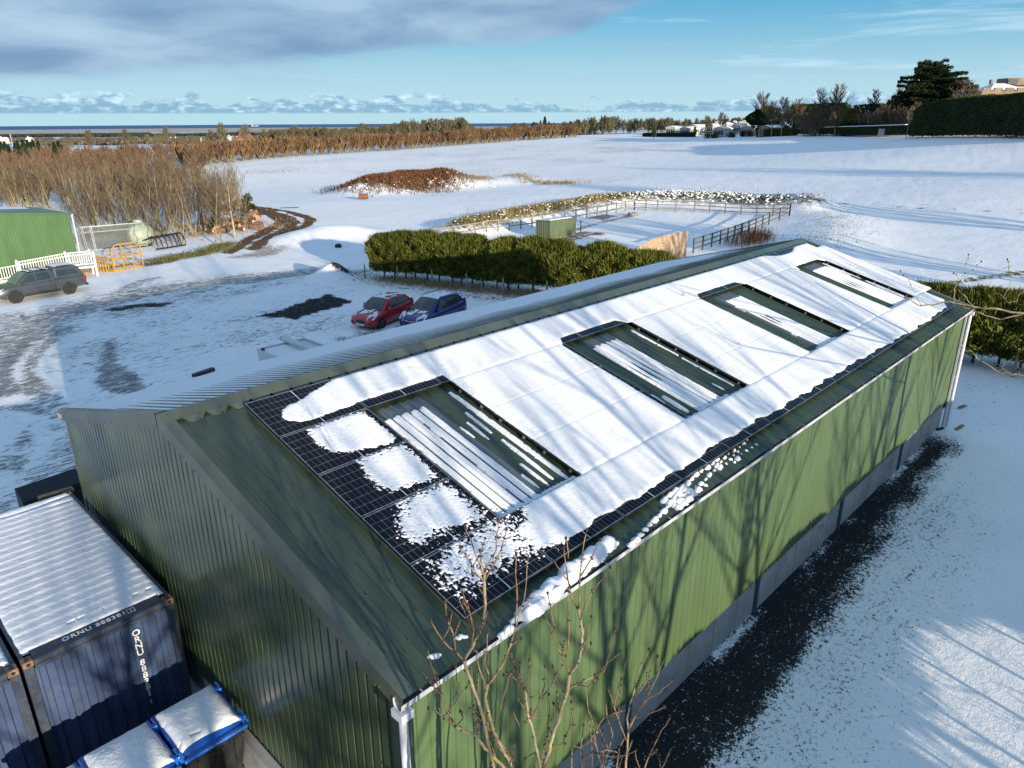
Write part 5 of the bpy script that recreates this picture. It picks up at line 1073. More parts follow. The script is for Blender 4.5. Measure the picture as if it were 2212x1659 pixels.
# local x runs left from the tall end post, deck falls away to the left
deck = lambda x: max(.05, .80-.085*max(0, x-1.6))
def post(x, y, z0=0): m = MB(); m.box(x-.07, y-.07, z0, x+.07, y+.07, deck(x)+1.0); m.hexa([(x-.09, y-.09, deck(x)+1.0), (x+.09, y-.09, deck(x)+1.0), (x+.09, y+.09, deck(x)+1.0), (x-.09, y+.09, deck(x)+1.0), (x-.03, y-.03, deck(x)+1.08), (x+.03, y-.03, deck(x)+1.08), (x+.03, y+.03, deck(x)+1.08), (x-.03, y+.03, deck(x)+1.08)]); m.build('post', VW, rp)
px_ = [0, 1.6, 4.7, 7.8, 10.9]
for x in px_:
    post(x, 0)
    if x < 5: post(x, -1.3)
for y in (0, -1.3):
    for a, b_ in zip(px_[:-1], px_[1:]):
        if y < 0 and a > 4: continue
        m = MB()
        for zo in (.18, .90): m.hexa([(a+.07, y-.03, deck(a)+zo-.035), (b_-.07, y-.03, deck(b_)+zo-.035), (b_-.07, y+.03, deck(b_)+zo-.035), (a+.07, y+.03, deck(a)+zo-.035), (a+.07, y-.03, deck(a)+zo+.035), (b_-.07, y-.03, deck(b_)+zo+.035), (b_-.07, y+.03, deck(b_)+zo+.035), (a+.07, y+.03, deck(a)+zo+.035)])
        n_ = int((b_-a-.2)/.155)
        for k in range(n_):
            x = a+.14+(b_-a-.28)*(k+.5)/n_; m.box(x-.024, y-.016, deck(x)+.215, x+.024, y+.016, deck(x)+.865)
        m.build('railing', VW, rp)
m = MB()
for a, b_ in zip([0]+px_[1:], px_[1:]+[11.0]): m.hexa([(a, -1.3, deck(a)-.12), (b_, -1.3, deck(b_)-.12), (b_, 0, deck(b_)-.12), (a, 0, deck(a)-.12), (a, -1.3, deck(a)), (b_, -1.3, deck(b_)), (b_, 0, deck(b_)), (a, 0, deck(a))]) if b_ > a else None
m.box(1.6, .0, 0.0, 11, .04, .5); m.build('deck', VW, rp)
# yellow man basket
YEL = mat('chipped yellow paint', (.42, .235, .035), .5, var=.15, vscale=6, dirt=(.30, .10, .03))
cg = thing('work_platform', 'yellow steel cage platform with tall cut cornered back rail', 'cage', (18.34, 60.04, g1(18.3, 60)), math.atan2(.65, 2.38)); w_ = 2.45; dpt = 2.0
def rail(name, pts, r=.035, closed=False):
    m = MB(); pts = list(pts)+([pts[0]] if closed else [])
    for a, b_ in zip(pts[:-1], pts[1:]): m.beam(a, b_, r*2)
    return m.build(name, YEL, cg)
rail('back_frame', [(0, 0, .1), (0, 0, 1.62), (.36, 0, 2.02), (w_-.46, 0, 2.02), (w_, 0, 1.62), (w_, 0, .1)], .04)
for x in (.83, 1.66): rail('upright', [(x, 0, .12), (x, 0, 1.99)], .032)
rail('cross_rail', [(.05, 0, 1.06), (w_-.05, 0, 1.06)], .035)
rail('floor_frame', [(0, 0, .1), (w_, 0, .1), (w_, dpt, .1), (0, dpt, .1)], .06, True)
MB().box(.05, .05, .06, w_-.05, dpt-.05, .10).build('floor', YEL, cg); MB().box(.3, .15, .102, w_-.2, .9, .13).build('floor_snow', SNOWS, cg, label='snow on the cage floor')
rail('side_frame', [(0, .1, .12), (0, .1, 1.02), (0, dpt, 1.02), (0, dpt, .12)]); rail('side_frame', [(w_, .1, 1.02), (w_, dpt, 1.02), (w_, dpt, .12)]); rail('front_rail', [(.05, dpt, 1.02), (w_-.05, dpt, 1.02)]); rail('front_rail', [(.05, dpt, .56), (w_-.05, dpt, .56)])
rail('side_rail', [(0, .1, .56), (0, dpt, .56)]); rail('side_rail', [(w_, .1, .56), (w_, dpt, .56)])
for f in (.35, .7): rail('upright', [(0, dpt*f, .12), (0, dpt*f, 1.0)], .028); rail('upright', [(w_*f, dpt, .12), (w_*f, dpt, 1.0)], .028)
for f in (.2, .4): rail('gate_bar', [(-.45, .35+f*1.6, .1), (-.45, .35+f*1.6, .98)], .03)
rail('gate_frame', [(-.45, .3, .1), (-.45, .3, .98), (-.45, 1.3, .98), (-.45, 1.3, .1)], .032, True)
# temporary fence panels
GALV = mat('galvanised tube', (.15, .17, .17), .4, .5)
MESHM, t, p = newmat('welded mesh infill'); tcm = t.new('ShaderNodeTexCoord').outputs['Object']; sp = t.new('ShaderNodeSeparateXYZ'); t.set(sp.inputs[0], tcm)
gl = t.math('MAXIMUM', lines(sp.outputs[0], 0, .045, .012), lines(sp.outputs[2], 0, .15, .012)); p.inputs['Base Color'].default_value = rgb(.06, .075, .07); t.set(p.inputs['Alpha'], gl)
for k, (dx, dy, tl_, lab) in enumerate(((0, 0, .10, 'galvanised mesh fence panel leaning nearest the yellow cage'), (-.55, .5, .16, 'galvanised mesh fence panel stacked behind, its left edge showing'), (-1.0, .2, .30, 'galvanised mesh fence panel at the back, tilted by the shed'))):
    f_ = thing('fence_panel', lab, 'fence panel', (20.3+dx, 70.6+dy, g1(20.3, 70.6)), -.12, group='leaning temporary fence panels', tilt=(-tl_, 0))
    m = MB()
    for a, b_ in (((0, 0, .05), (0, 0, 2.2)), ((4.3, 0, .05), (4.3, 0, 2.2)), ((0, 0, 2.2), (4.3, 0, 2.2)), ((0, 0, .2), (4.3, 0, .2)), ((0, 0, 1.75), (4.3, 0, 1.75)), ((.12, 0, .05), (.12, 0, 2.2))): m.beam(a, b_, .05)
    m.build('tube_frame', GALV, f_); MB().quad((.03, .0, .2), (4.27, .0, .2), (4.27, .0, 2.18), (.03, .0, 2.18)).build('mesh_infill', MESHM, f_)
# round tank
TKM = mat('pale green fibreglass', (.27, .32, .24), .45, var=.12, vscale=1.5, dirt=(.24, .16, .09))
tk = thing('round_tank', 'pale green spherical tank under thorny stems', 'tank', (24.4, 71.0, g1(24.4, 71)), .3); m = MB(); m.ball((0, 0, 1.12), 1.14, 22, 14, (1.12, 1, 1)); m.build('shell', TKM, tk, smooth=True)
MB().lathe([(.42, 0), (.42, .22), (.001, .24)], 16, (0, 0, 2.2)).build('lid', TKM, tk); MB().box(-.6, -.5, -.1, .6, .5, .15).build('base', BLACKP, tk)
for k in range(7):
    m = MB(); a0 = k*.9+.2; m.tube([(math.cos(a0+.12*math.sin(j*1.7+k))*(1.32-.1*abs(j-4)/4)*math.cos((j-4)*.17), math.sin(a0+.12*math.sin(j*1.3+k))*1.25*math.cos((j-4)*.17), .15+j*.29) for j in range(8)], .022, 4); m.build('bramble_stem', BLACKP, tk)
# black grab with curved tines
gb = thing('tractor_grab', 'black curved tine tractor grab lying at the thicket edge', 'grab', (24.45, 67.4, g1(25, 67.6)), .2); m = MB()
m.beam((0, .9, 1.05), (2.85, .9, 1.15), .14); m.beam((0, .2, .12), (2.85, .2, .12), .12); m.beam((0, .9, 1.05), (-.5, .9, .95), .12); m.build('beam', BLACKP, gb)
for k in range(7):
    x = .05+k*.46; MB().tube([(x, .9, 1.12), (x, .7, 1.22), (x, .35, 1.1), (x, .08, .7), (x, 0, .3), (x, .12, .04)], [.05, .06, .06, .05, .04, .02], 5).build('tine', BLACKP, gb)
WOODP = mat('weathered pallet wood', (.26, .17, .09), .85, var=.25, vscale=8)
def pallet(x, y, rz, lab, z=0.0, boxed=False):
    p_ = thing('wooden_pallet', lab, 'pallet', (x, y, g1(x, y)+z), rz, group='pallets beside the ramp')
    for k in range(7): MB().box(0, k*.165, .12, 1.2, k*.165+.11, .14).build('deck_board', WOODP, p_)
    for yy in (0, .5, 1.0): MB().box(0, yy, 0.0, 1.2, yy+.1, .118).build('bearer', WOODP, p_)
    return p_
pallet(15.6, 60.6, .3, 'grey brown pallet under the high end of the ramp'); pallet(16.9, 60.9, .1, 'pallet half under snow between ramp and yellow cage')
b = thing('wooden_crate', 'brown wooden crate standing under the ramp deck', 'crate', (15.7, 61.0, .14), .2); MB().box(0, 0, 0, 1.0, .7, .42).build('side_boards', mat('brown crate board', (.16, .085, .045), .8), b); MB().box(.02, .02, .42, .98, .68, .45).build('lid', WOODP, b)
# ------------------------------------------------------------------ log piles
LOGE = mat('sawn log end', (.50, .25, .12), .8, var=.3, vscale=3); LOGB = mat('log bark', (.13, .085, .055), .9, var=.3, vscale=6, bump=.4)
rl = random.Random(5)
def log(x, y, z, L_, r, rz, lab, tilt=0.0, grp='logs heaped at the end of the thicket'):
    l_ = thing('log', lab, 'log', (x, y, z), rz, group=grp, tilt=(0, tilt)); m = MB(); m.tube([(-L_/2, 0, 0), (-L_/4, rl.uniform(-.03, .03), 0), (L_/4, rl.uniform(-.03, .03), .02), (L_/2, 0, 0)], [r*1.05, r, r*.97, r*.9], 10, cap=False); m.build('bark', LOGB, l_, smooth=True)
    for sg in (-1, 1): MB().lathe([(.001, sg*L_/2*1.001), (r*(1.05 if sg < 0 else .9), sg*L_/2)], 10, (0, 0, 0), 'x').build('sawn_end', LOGE, l_)
for k in range(46):
    px = rl.uniform(452, 562); py = 462+(rl.random()**1.3)*36-max(0, px-530)*.25+8
    x, y, z = on(px, py); r = rl.uniform(.16, .34); log(x, y, z+r+(rl.random()**2)*.8*(1-abs(px-505)/90), rl.uniform(.6, 1.7), r, rl.uniform(0, PI), 'sawn log in the tumbled heap beyond the bare trees', rl.uniform(-.3, .3))
for k in range(24):
    px = 486+k*2.2+rl.uniform(-3, 3); x, y, z = on(px, 452); log(x, y, z+.15+rl.random()*1.0*(1-abs(k-12)/14), 3.6, rl.uniform(.09, .15), rl.uniform(-.2, .3)+.6, 'long pale pole in the stack behind the log heap', 0, 'poles stacked behind the log heap')
x, y, z = on(785, 432); hb = thing('rusty_drum', 'rust orange ribbed drum lying at the foot of the brown mound', 'drum', (x, y, z+.5), -.62, sc=.62)
m = MB(); m.lathe([(.001, -1.1), (.62, -1.1), (.66, -1.0), (.60, -.9), (.66, -.5), (.6, -.4), (.66, 0), (.6, .1), (.66, .5), (.6, .6), (.66, 1.0), (.62, 1.1), (.001, 1.1)], 18, (0, 0, 0), 'x'); m.build('shell', mat('rust orange steel', (.17, .065, .03), .8, var=.25, dirt=(.12, .06, .03)), hb); MB().lathe([(.16, 1.1), (.16, 1.22), (.001, 1.22)], 10, (0, 0, 0), 'x').build('flange', RUST, hb)
# ------------------------------------------------------------------ post and rail fences round the pond enclosure
FW = mat('weathered fence wood', (.24, .20, .125), .85, var=.2, vscale=5, dirt=(.10, .09, .05)); FWD = mat('dark fence wood', (.085, .068, .05), .85, var=.2, vscale=5)
def densify(pts, step):
    out = []; 
    for a, b_ in zip(pts[:-1], pts[1:]):
        n_ = max(1, round(math.dist(a, b_)/step))
        for k in range(n_): out.append((a[0]+(b_[0]-a[0])*k/n_, a[1]+(b_[1]-a[1])*k/n_))
    return out+[pts[-1]]
def pr_fence(pix, lab, m_, rails=(.35, .78, 1.18), step=1.85):
    P_ = densify(TL(pix), step); f_ = thing('rail_fence', lab, 'fence', (P_[0][0], P_[0][1], g1(*P_[0])), group='post and rail fences round the enclosure'); o = f_.location
    Z = [g1(*q) for q in P_]; Q_ = [Vector((q[0], q[1], z))-o for q, z in zip(P_, Z)]
    for q in Q_: MB().box(q.x-.055, q.y-.055, q.z-.1, q.x+.055, q.y+.055, q.z+1.28).build('post', m_, f_)
    for a, b_ in zip(Q_[:-1], Q_[1:]):
        for h in rails: n_ = Vector((-(b_-a).y, (b_-a).x, 0)).normalized()*-.06; MB().beam(a+n_+Vector((0, 0, h)), b_+n_+Vector((0, 0, h)), .04, .10).build('rail', m_, f_)
    return f_
pr_fence([(936, 520), (1026, 512), (1100, 500), (1195, 484), (1290, 468), (1370, 453)], 'pale post and rail fence running from the hedge up to the far corner', FW, (.45, 1.1))
pr_fence([(1370, 453), (1420, 456), (1500, 458), (1600, 465), (1704, 473)], 'far post and rail fence under the snowy bank', FW)
pr_fence([(1704, 473), (1660, 488), (1600, 512), (1555, 528), (1497, 547)], 'dark post and rail fence returning to the pale slatted fence', FWD)
# slatted timber fence
LARCH = mat('fresh larch slats', (.46, .31, .19), .75, var=.2, vscale=6)
pf = thing('slatted_fence', 'tall pale timber slatted fence with a sloping end', 'fence', (53.9, 31.6, g1(53.9, 31.6))); o = pf.location
pts = [(53.9, 31.6), (46.0, 31.3), (39.5, 33.6)]; dd = densify(pts, .115); z00 = g1(53.9, 31.6)
m = MB(); tot = len(dd)
for i, q in enumerate(dd[:-1]):
    s_ = math.dist(q, dd[0]); h = 2.15-.0*s_ if s_ < 5.2 else max(1.55, 2.15-(s_-5.2)*.20); gzq = g1(*q)
    a = Vector(q)-Vector((o.x, o.y)); b_ = Vector(dd[i+1])-Vector((o.x, o.y)); d_ = (b_-a).normalized(); n_ = Vector((-d_.y, d_.x))*.012; c0 = a+d_*.005; c1 = a+d_*.072
    zb_, zt_ = gzq-o.z, gzq-o.z+h
    m.hexa([(c0.x-n_.x, c0.y-n_.y, zb_), (c1.x-n_.x, c1.y-n_.y, zb_), (c1.x+n_.x, c1.y+n_.y, zb_), (c0.x+n_.x, c0.y+n_.y, zb_), (c0.x-n_.x, c0.y-n_.y, zt_), (c1.x-n_.x, c1.y-n_.y, zt_), (c1.x+n_.x, c1.y+n_.y, zt_), (c0.x+n_.x, c0.y+n_.y, zt_)])
m.build('slats', LARCH, pf)
for i in range(0, tot-1, 18): q = Vector(dd[i])-Vector((o.x, o.y)); MB().box(q.x-.05, q.y+.02, -.1, q.x+.05, q.y+.12, 1.5).build('post', FWD, pf)
for h in (.4, 1.3):
    for a, b_ in zip(pts[:-1], pts[1:]): MB().beam((a[0]-o.x, a[1]-o.y+.05, h), (b_[0]-o.x, b_[1]-o.y+.05, h), .04, .08).build('rail', FWD, pf)
# green plant housing
gx_ = thing('plant_housing', 'olive green corrugated pump housing with snowy sloping lid', 'housing', (52.76, 45.81, g1(53, 46)), math.atan2(-.15, 3.74)); OLV = paint('olive housing sheet', (.085, .115, .055), .5)
m = MB(); L_, D_ = 3.75, 1.9
for a, b_, n_ in (((0, 0), (L_, 0), (0, -1)), ((0, D_), (0, 0), (-1, 0)), ((L_, 0), (L_, D_), (1, 0)), ((L_, D_), (0, D_), (0, 1))):
    ln_ = math.dist(a, b_); d_ = ((b_[0]-a[0])/ln_, (b_[1]-a[1])/ln_); pr = prof(0, ln_, .25, .03)
    for (u, du), (v, dv) in zip(pr[:-1], pr[1:]):
        A = (a[0]+d_[0]*u+n_[0]*du, a[1]+d_[1]*u+n_[1]*du); B_ = (a[0]+d_[0]*v+n_[0]*dv, a[1]+d_[1]*v+n_[1]*dv); zz = lambda q: 1.75-.12*(q[1]/D_)
        m.quad((A[0], A[1], .12), (B_[0], B_[1], .12), (B_[0], B_[1], zz(B_)), (A[0], A[1], zz(A)))
m.build('wall', OLV, gx_); MB().hexa([(-.1, -.12, 1.76), (L_+.1, -.12, 1.76), (L_+.1, D_+.1, 1.62), (-.1, D_+.1, 1.62), (-.1, -.12, 1.82), (L_+.1, -.12, 1.82), (L_+.1, D_+.1, 1.68), (-.1, D_+.1, 1.68)]).build('roof', OLV, gx_)
MB().hexa([(.1, .15, 1.80), (L_-.5, .15, 1.80), (L_-.7, D_, 1.68), (.1, D_, 1.68), (.1, .15, 1.85), (L_-.5, .15, 1.85), (L_-.7, D_, 1.73), (.1, D_, 1.73)]).build('roof_snow_layer', SNOWS, gx_); MB().box(-.05, -.05, 0, L_+.05, D_+.05, .12).build('base', WOODP, gx_)
SLAB = mat('grey paving slab', (.16, .16, .155), .8, dirt=(.5, .5, .52))
for k, (px, py, sx_, sy_, lab) in enumerate(((1210, 519, 1.5, .9, 'grey slab nearest the olive housing corner'), (1238, 513, 1.9, 1.1, 'grey slab in the middle of the three by the housing'), (1262, 505, 1.9, 1.1, 'grey slab farthest along the housing front'), (1303, 470, 3.4, 2.0, 'large grey cover slab in the snow of the enclosure'))):
    x, y, z = on(px, py); o = MB().box(-sx_/2, -sy_/2, 0, sx_/2, sy_/2, .10).build('paving_slab', SLAB, None, label=lab, cat='slab', group='slabs in the enclosure'); o.location = (x, y, z); o.rotation_euler.z = .1; bevel(o, .02, 1)
x, y, z = on(1366, 457+40-29.5); x, y, z = on(1366, 466); mh = thing('manhole_ring', 'small dark manhole ring standing in the enclosure snow', 'manhole', (x, y, z)); MB().lathe([(.55, 0), (.55, .35), (.38, .38), (.38, .2), (.001, .2)], 16).build('ring', SLAB, mh); MB().box(-.7, -.5, 0, .7, .5, .1).build('base', SLAB, mh)
x, y, z = on(1254, 505); vp = thing('vent_post', 'short dark vent post beside the olive housing', 'post', (x, y, z)); MB().tube([(0, 0, 0), (0, 0, 1.2)], .06, 8).build('pipe', BLACKP, vp); MB().lathe([(.001, 1.32), (.13, 1.28), (.13, 1.18), (.06, 1.16)], 10).build('cap', BLACKP, vp)
# red sledge and boards
x, y, z = on(1735, 431); sd_ = thing('red_sledge', 'small red sledge lying on the snow beyond the bank', 'sledge', (x, y, z+.05), .1); MB().loft([[(q, -.35+abs(q)*.1, .05), (q, .35-abs(q)*.1, .05), (q, .4-abs(q)*.1, .28+abs(q)*.1), (q, -.4+abs(q)*.1, .28+abs(q)*.1)] for q in (-1.3, -.8, 0, .8, 1.3)]).build('hull', mat('red plastic', (.42, .07, .04), .4), sd_); MB().tube([(1.3, 0, .3), (1.8, .2, .1), (2.2, .1, .02)], .02, 4).build('rope', BLACKP, sd_)
for px, py, lab in ((1706, 427, 'thin board lying left of the red sledge'),):
    x, y, z = on(px, py); o = MB().box(-1.4, -.06, 0, 1.4, .06, .1).build('timber_board', WOODP, None, label=lab, cat='board'); o.location = (x, y, z); o.rotation_euler.z = -.2
# bits at the foot of the barn's far corner
for px, py, lab, l_ in ((2078, 880, 'short sawn plank lying in the snow by the far downpipe', .50), (2072, 925, 'brown plank offcut nearer the barn wall', .62), (2030, 928, 'dark offcut tucked against the barn foot', .4)):
    x, y, z = on(px, py); o = MB().box(-l_/2, -.06, 0, l_/2, .06, .06).build('wood_offcut', WOODP if l_ > .45 else BLACKP, None, label=lab, cat='plank', group='planks by the far corner'); o.location = (x, y, z+.005); o.rotation_euler.z = -.75+l_; bevel(o, .01, 1)
x, y, z = on(628*1.0+369, 548); 
x, y, z = on(731, 535); o = MB().ball((0, 0, .15), .3, 8, 5, (1.2, 1, .7)).build('soil_lump', BLACKP, None, label='lone dark lump on the blue shaded snow left of the hedge', cat='lump'); o.location = (x, y, z)
# ------------------------------------------------------------------ bare trees and shrubs
def bare_mesh(seed, h, r0=.07, stems=1, spread=.35, first=.18, nb=16, sub=7, twig=5, up=.55, lean=.05, tw_r=.006, blen=.42, wob=.06, tl=.14, seg=4):
    rg = random.Random(seed); trunk = MB(); crown = MB()
    def grow(p, d, L_, n, w, u):
        pts = [p]
        for i in range(n): d = (d+Vector((rg.uniform(-w, w), rg.uniform(-w, w), rg.uniform(-w, w)*.6+u))).normalized(); pts.append(pts[-1]+d*L_/n)
        return pts
    for s in range(stems):
        a = rg.uniform(0, 2*PI); ln_ = spread*.5 if stems > 1 else lean; d0 = Vector((math.cos(a)*ln_, math.sin(a)*ln_, 1)).normalized(); hs = h*(1 if s == 0 else rg.uniform(.65, .97))
        P_ = grow(Vector((math.cos(a)*.08*(stems > 1), math.sin(a)*.08*(stems > 1), -.05)), d0, hs, 9, wob, .03); R_ = [r0*(1-.82*i/9)/(1 if stems == 1 else 1.35) for i in range(10)]; trunk.tube(P_, R_, 6)
        for b_ in range(nb if stems == 1 else max(4, int(nb*.6))):
            f = first+(1-first)*((b_+rg.random())/(nb if stems == 1 else max(4, int(nb*.6))))*.97; k = min(8, int(f*9)); q = P_[k].lerp(P_[k+1], f*9-k); a = b_*2.4+rg.uniform(-.5, .5)
            d = Vector((math.cos(a), math.sin(a), up+rg.uniform(0, .5))).normalized(); L1 = h*blen*(1.15-f*.85)*rg.uniform(.7, 1.15)*(.55+spread); B_ = grow(q, d, L1, 5, .14, .10); rb = R_[k]*.45
            crown.tube(B_, [rb*(1-.75*i/5)+tw_r*.4 for i in range(6)], seg, cap=False)
            for c_ in range(sub):
                f2 = .2+.8*(c_+rg.random())/sub; k2 = min(4, int(f2*5)); q2 = B_[k2].lerp(B_[k2+1], f2*5-k2); d2 = ((B_[k2+1]-B_[k2]).normalized()+Vector((rg.uniform(-1, 1), rg.uniform(-1, 1), rg.uniform(-.1, .9)))*.75).normalized(); L2 = L1*rg.uniform(.3, .55)*(1.2-f2*.5); C_ = grow(q2, d2, L2, 3, .18, .12)
                crown.tube(C_, [tw_r*1.5, tw_r*1.1, tw_r*.8, tw_r*.5], 3, cap=False)
                for t_ in range(twig):
                    f3 = .15+.85*(t_+rg.random())/twig; k3 = min(2, int(f3*3)); q3 = C_[k3].lerp(C_[k3+1], f3*3-k3); d3 = ((C_[k3+1]-C_[k3]).normalized()+Vector((rg.uniform(-1, 1), rg.uniform(-1, 1), rg.uniform(-.1, .9)))*.7).normalized(); L3 = max(h*.03, L2*rg.uniform(.35, .7)); e = q3+d3*L3; s_ = d3.cross(Vector((.3, .4, .8))).normalized()*tw_r*.8; m_ = q3.lerp(e, .5)+Vector((0, 0, L3*.06))
                    crown.add([q3-s_, q3+s_, m_+s_*.7, m_-s_*.7, e], [(0, 1, 2, 3), (3, 2, 4)])
    return trunk, crown
BK1 = mat('olive grey bark', (.20, .175, .10), .9, var=.25, vscale=3, randobj=.22); BK2 = mat('pale birch bark', (.32, .27, .18), .85, var=.3, vscale=4, randobj=.15)
TW1 = mat('brown winter twigs', (.120, .088, .052), .9, var=.25, vscale=1.2, randobj=.22); TW2 = mat('russet winter twigs', (.115, .068, .040), .9, var=.25, vscale=1.2, randobj=.2)
TW3 = mat('ochre willow twigs', (.14, .080, .038), .9, var=.3, vscale=.8, randobj=.25); TW4 = mat('olive winter twigs', (.10, .088, .046), .9, var=.25, vscale=.8, randobj=.22)
def treekind(name, label, cat, group, variants, tmat, cmat):
    out = []
    for v in variants:
        tr_, cr_ = bare_mesh(**v); o = bpy.data.objects.new(name, None); COL.objects.link(o); tag(o, label, cat, group); o.empty_display_size = .5
        tr_.build('trunk', tmat, o); cr_.build('crown', cmat, o); out.append(o)
    return out
class Planter:
    """puts the first copies of each prototype themselves, then obj.copy() of thing and parts"""
    def __init__(s, protos): s.p = protos; s.used = set()
    def put(s, i, x, y, rz, sc, z=None, label=None, group=None):
        k = i % len(s.p); o = s.p[k] if k not in s.used else copy_tree(s.p[k]); s.used.add(k)
        o.location = (x, y, (g1(x, y) if z is None else z)-.03); o.rotation_euler = (0, 0, rz); o.scale = (sc, sc, sc) if not hasattr(sc, '__len__') else sc
        if label: o['label'] = label
        if group: o['group'] = group
        return o
rg = random.Random(11)
tg = 'bare trees of the thicket beyond the yard'
TH = Planter(treekind('thicket_tree', 'slender bare brown tree in the dense thicket beyond the yard', 'tree', tg, [dict(seed=s, h=6.6, r0=.10, nb=22, sub=7, twig=5, spread=.46, first=.14, up=.85, blen=.44, tw_r=.009, wob=.09) for s in (1, 2, 3)]+[dict(seed=s, h=6.4, r0=.11, stems=4, nb=14, sub=6, twig=5, spread=.46, first=.15, up=.9, blen=.42, tw_r=.009, wob=.09) for s in (4, 5, 6)], BK1, TW1))
THR = Planter(treekind('thicket_tree', 'russet bare tree further back in the thicket', 'tree', 'russet trees at the back of the thicket', [dict(seed=s, h=6.0, r0=.08, stems=3, nb=14, sub=7, twig=5, spread=.38, first=.12, up=1.1, blen=.48, tw_r=.010) for s in (21, 22, 23)], BK1, TW2))
SPX = []
# edge trees traced from the photo, then the mass behind
for k, (px, py, s_) in enumerate([(510, 512, .95), (466, 528, .9), (478, 520, .8), (420, 512, .92), (438, 500, .9), (392, 530, .86), (350, 510, 1.0), (340, 498, .95), (366, 522, .7), (308, 497, .9), (286, 512, .85), (262, 505, .95), (250, 492, 1.0), (322, 512, .9), (224, 520, .85), (236, 500, .9), (206, 505, .95), (190, 520, .8), (376, 500, .8), (405, 492, .9), (450, 505, .8), (296, 520, .8), (330, 530, .6), (470, 500, .95), (500, 488, .8), (528, 500, .6)]):
    x, y = Tb(px, py); TH.put(k, x, y, rg.uniform(0, 6.28), s_*rg.uniform(.92, 1.08))
for k in range(84):
    u = rg.random(); px = -40+u*560; py = 488-rg.random()**.9*62*(1-.25*u)+rg.uniform(-4, 4)
    if px < 170: py = min(py, 455)
    x, y = Tb(px, py); TH.put(k+rg.randint(0, 5), x, y, rg.uniform(0, 6.28), rg.uniform(.72, 1.0))
for k in range(70):
    px = -60+rg.random()*440; x, y = Tb(px, 426-rg.random()*40); THR.put(k, x, y, rg.uniform(0, 6.28), rg.uniform(.8, 1.15))
# pale birch at the tip of the thicket
BR = Planter(treekind('birch_sapling', 'pale forked birch standing alone at the end of the thicket', 'tree', None, [dict(seed=41, h=5.2, r0=.10, nb=12, sub=5, twig=3, spread=.5, first=.28, up=.9, blen=.5, tw_r=.010)], BK2, TW1))
x, y = Tb(508, 514); BR.put(0, x, y, 1.0, 1.0)
# osier strip along the field edge: many rounded bushes
wg = 'osier bushes along the field edge'
OS = Planter(treekind('osier_bush', 'rounded rust brown osier bush in the strip along the snowy field', 'bush', wg, [dict(seed=s, h=4.4, r0=.09, stems=9, nb=12, sub=6, twig=3, spread=1.15, first=.12, up=.9, blen=.34, tw_r=.050, seg=3) for s in (51, 52, 53, 54)], BK1, TW3))
edge = [(395, 362), (470, 353), (560, 344), (660, 336), (760, 330), (880, 322), (1000, 313), (1100, 305), (1180, 300), (1240, 296)]
E_ = densify(TL(edge), 3.1)
k = 0
for row in range(3):
    for q in E_:
        R_ = math.hypot(*q); f = (R_+4.0*row+rg.uniform(-1, 1))/R_
        if row and rg.random() < .22: continue
        if k > 290: continue
        e_ = rg.uniform(.85, 1.1)*(1 if R_ < 330 else .9); OS.put(k, q[0]*f, q[1]*f+rg.uniform(-1, 1), rg.uniform(0, 6.28), (e_*1.2, e_*1.2, e_*1.18)); k += 1
# mixed russet scrub left of the strip
RS = Planter(treekind('russet_bush', 'reddish brown bush in the scrub beyond the thicket', 'bush', 'reddish bushes beyond the thicket', [dict(seed=s, h=4.6, r0=.08, stems=7, nb=12, sub=7, twig=3, spread=.95, first=.1, up=1.0, blen=.38, tw_r=.040, seg=3) for s in (61, 62)], BK1, TW2))
for k in range(120):
    px = -90+rg.random()*540; R_ = 128+rg.random()*105; d = at(px, 350, R_); RS.put(k, d[0], d[1], rg.uniform(0, 6.28), rg.uniform(.8, 1.15))
# olive woodland behind the strip
WG = 'bare woodland trees behind the osier strip'
OW = Planter(treekind('woodland_tree', 'tall bare olive tree in the woodland behind the rust brown strip', 'tree', WG, [dict(seed=s, h=11, r0=.24, nb=30, sub=9, twig=4, spread=.95, first=.12, up=.75, blen=.36, tw_r=.115, seg=3) for s in (71, 72, 73, 74)], BK1, TW4))
skyl = [(590, 300), (640, 278), (690, 276), (740, 283), (790, 272), (850, 270), (905, 254), (950, 262), (1000, 258), (1022, 266), (1034, 280), (1050, 292)]
for k in range(150):
    px = 585+rg.random()*445; R_ = 300+rg.random()*80+(px-585)*.13; ty = np.interp(px, [a for a, _ in skyl], [b for _, b in skyl])+rg.uniform(0, 12)
    zt = at(px, ty, R_)[2]; d = at(px, 300, R_); z = g1(d[0], d[1]); hh = max(5, zt-z); OW.put(k, d[0], d[1], rg.uniform(0, 6.28), (min(1.1, hh/11)*rg.uniform(.85, 1.1),)*2+(hh/11,), z)
for k in range(110):
    px = 1068+rg.random()*560; R_ = 345+rg.random()*75; ty = np.interp(px, [1068, 1130, 1200, 1300, 1400, 1480, 1560, 1640], [272, 266, 266, 254, 256, 262, 256, 250])+rg.uniform(0, 8)
    zt = at(px, ty, R_)[2]; d = at(px, 290, R_); z = g1(d[0], d[1]); hh = max(4, zt-z); o = OW.put(k, d[0], d[1], rg.uniform(0, 6.28), (min(.9, hh/11)*rg.uniform(.9, 1.2),)*2+(hh/11,), z, label='slim russet brown tree on the skyline between sea and caravans', group='skyline trees between sea and caravans')
    for ch in o.children:
        if ch.name.startswith('crown') and k >= 0: ch.data = ch.data
for k in range(60):
    px = 100+rg.random()*720; R_ = 300+rg.random()*420; d = at(px, 320, R_); x, y = d[0], d[1]; z = g1(x, y); sc_ = rg.uniform(.35, .75)
    OW.put(k, x, y, rg.uniform(0, 6.28), sc_, z, label='scattered bare tree in the fields between thicket and sea', group='scattered trees between thicket and sea')
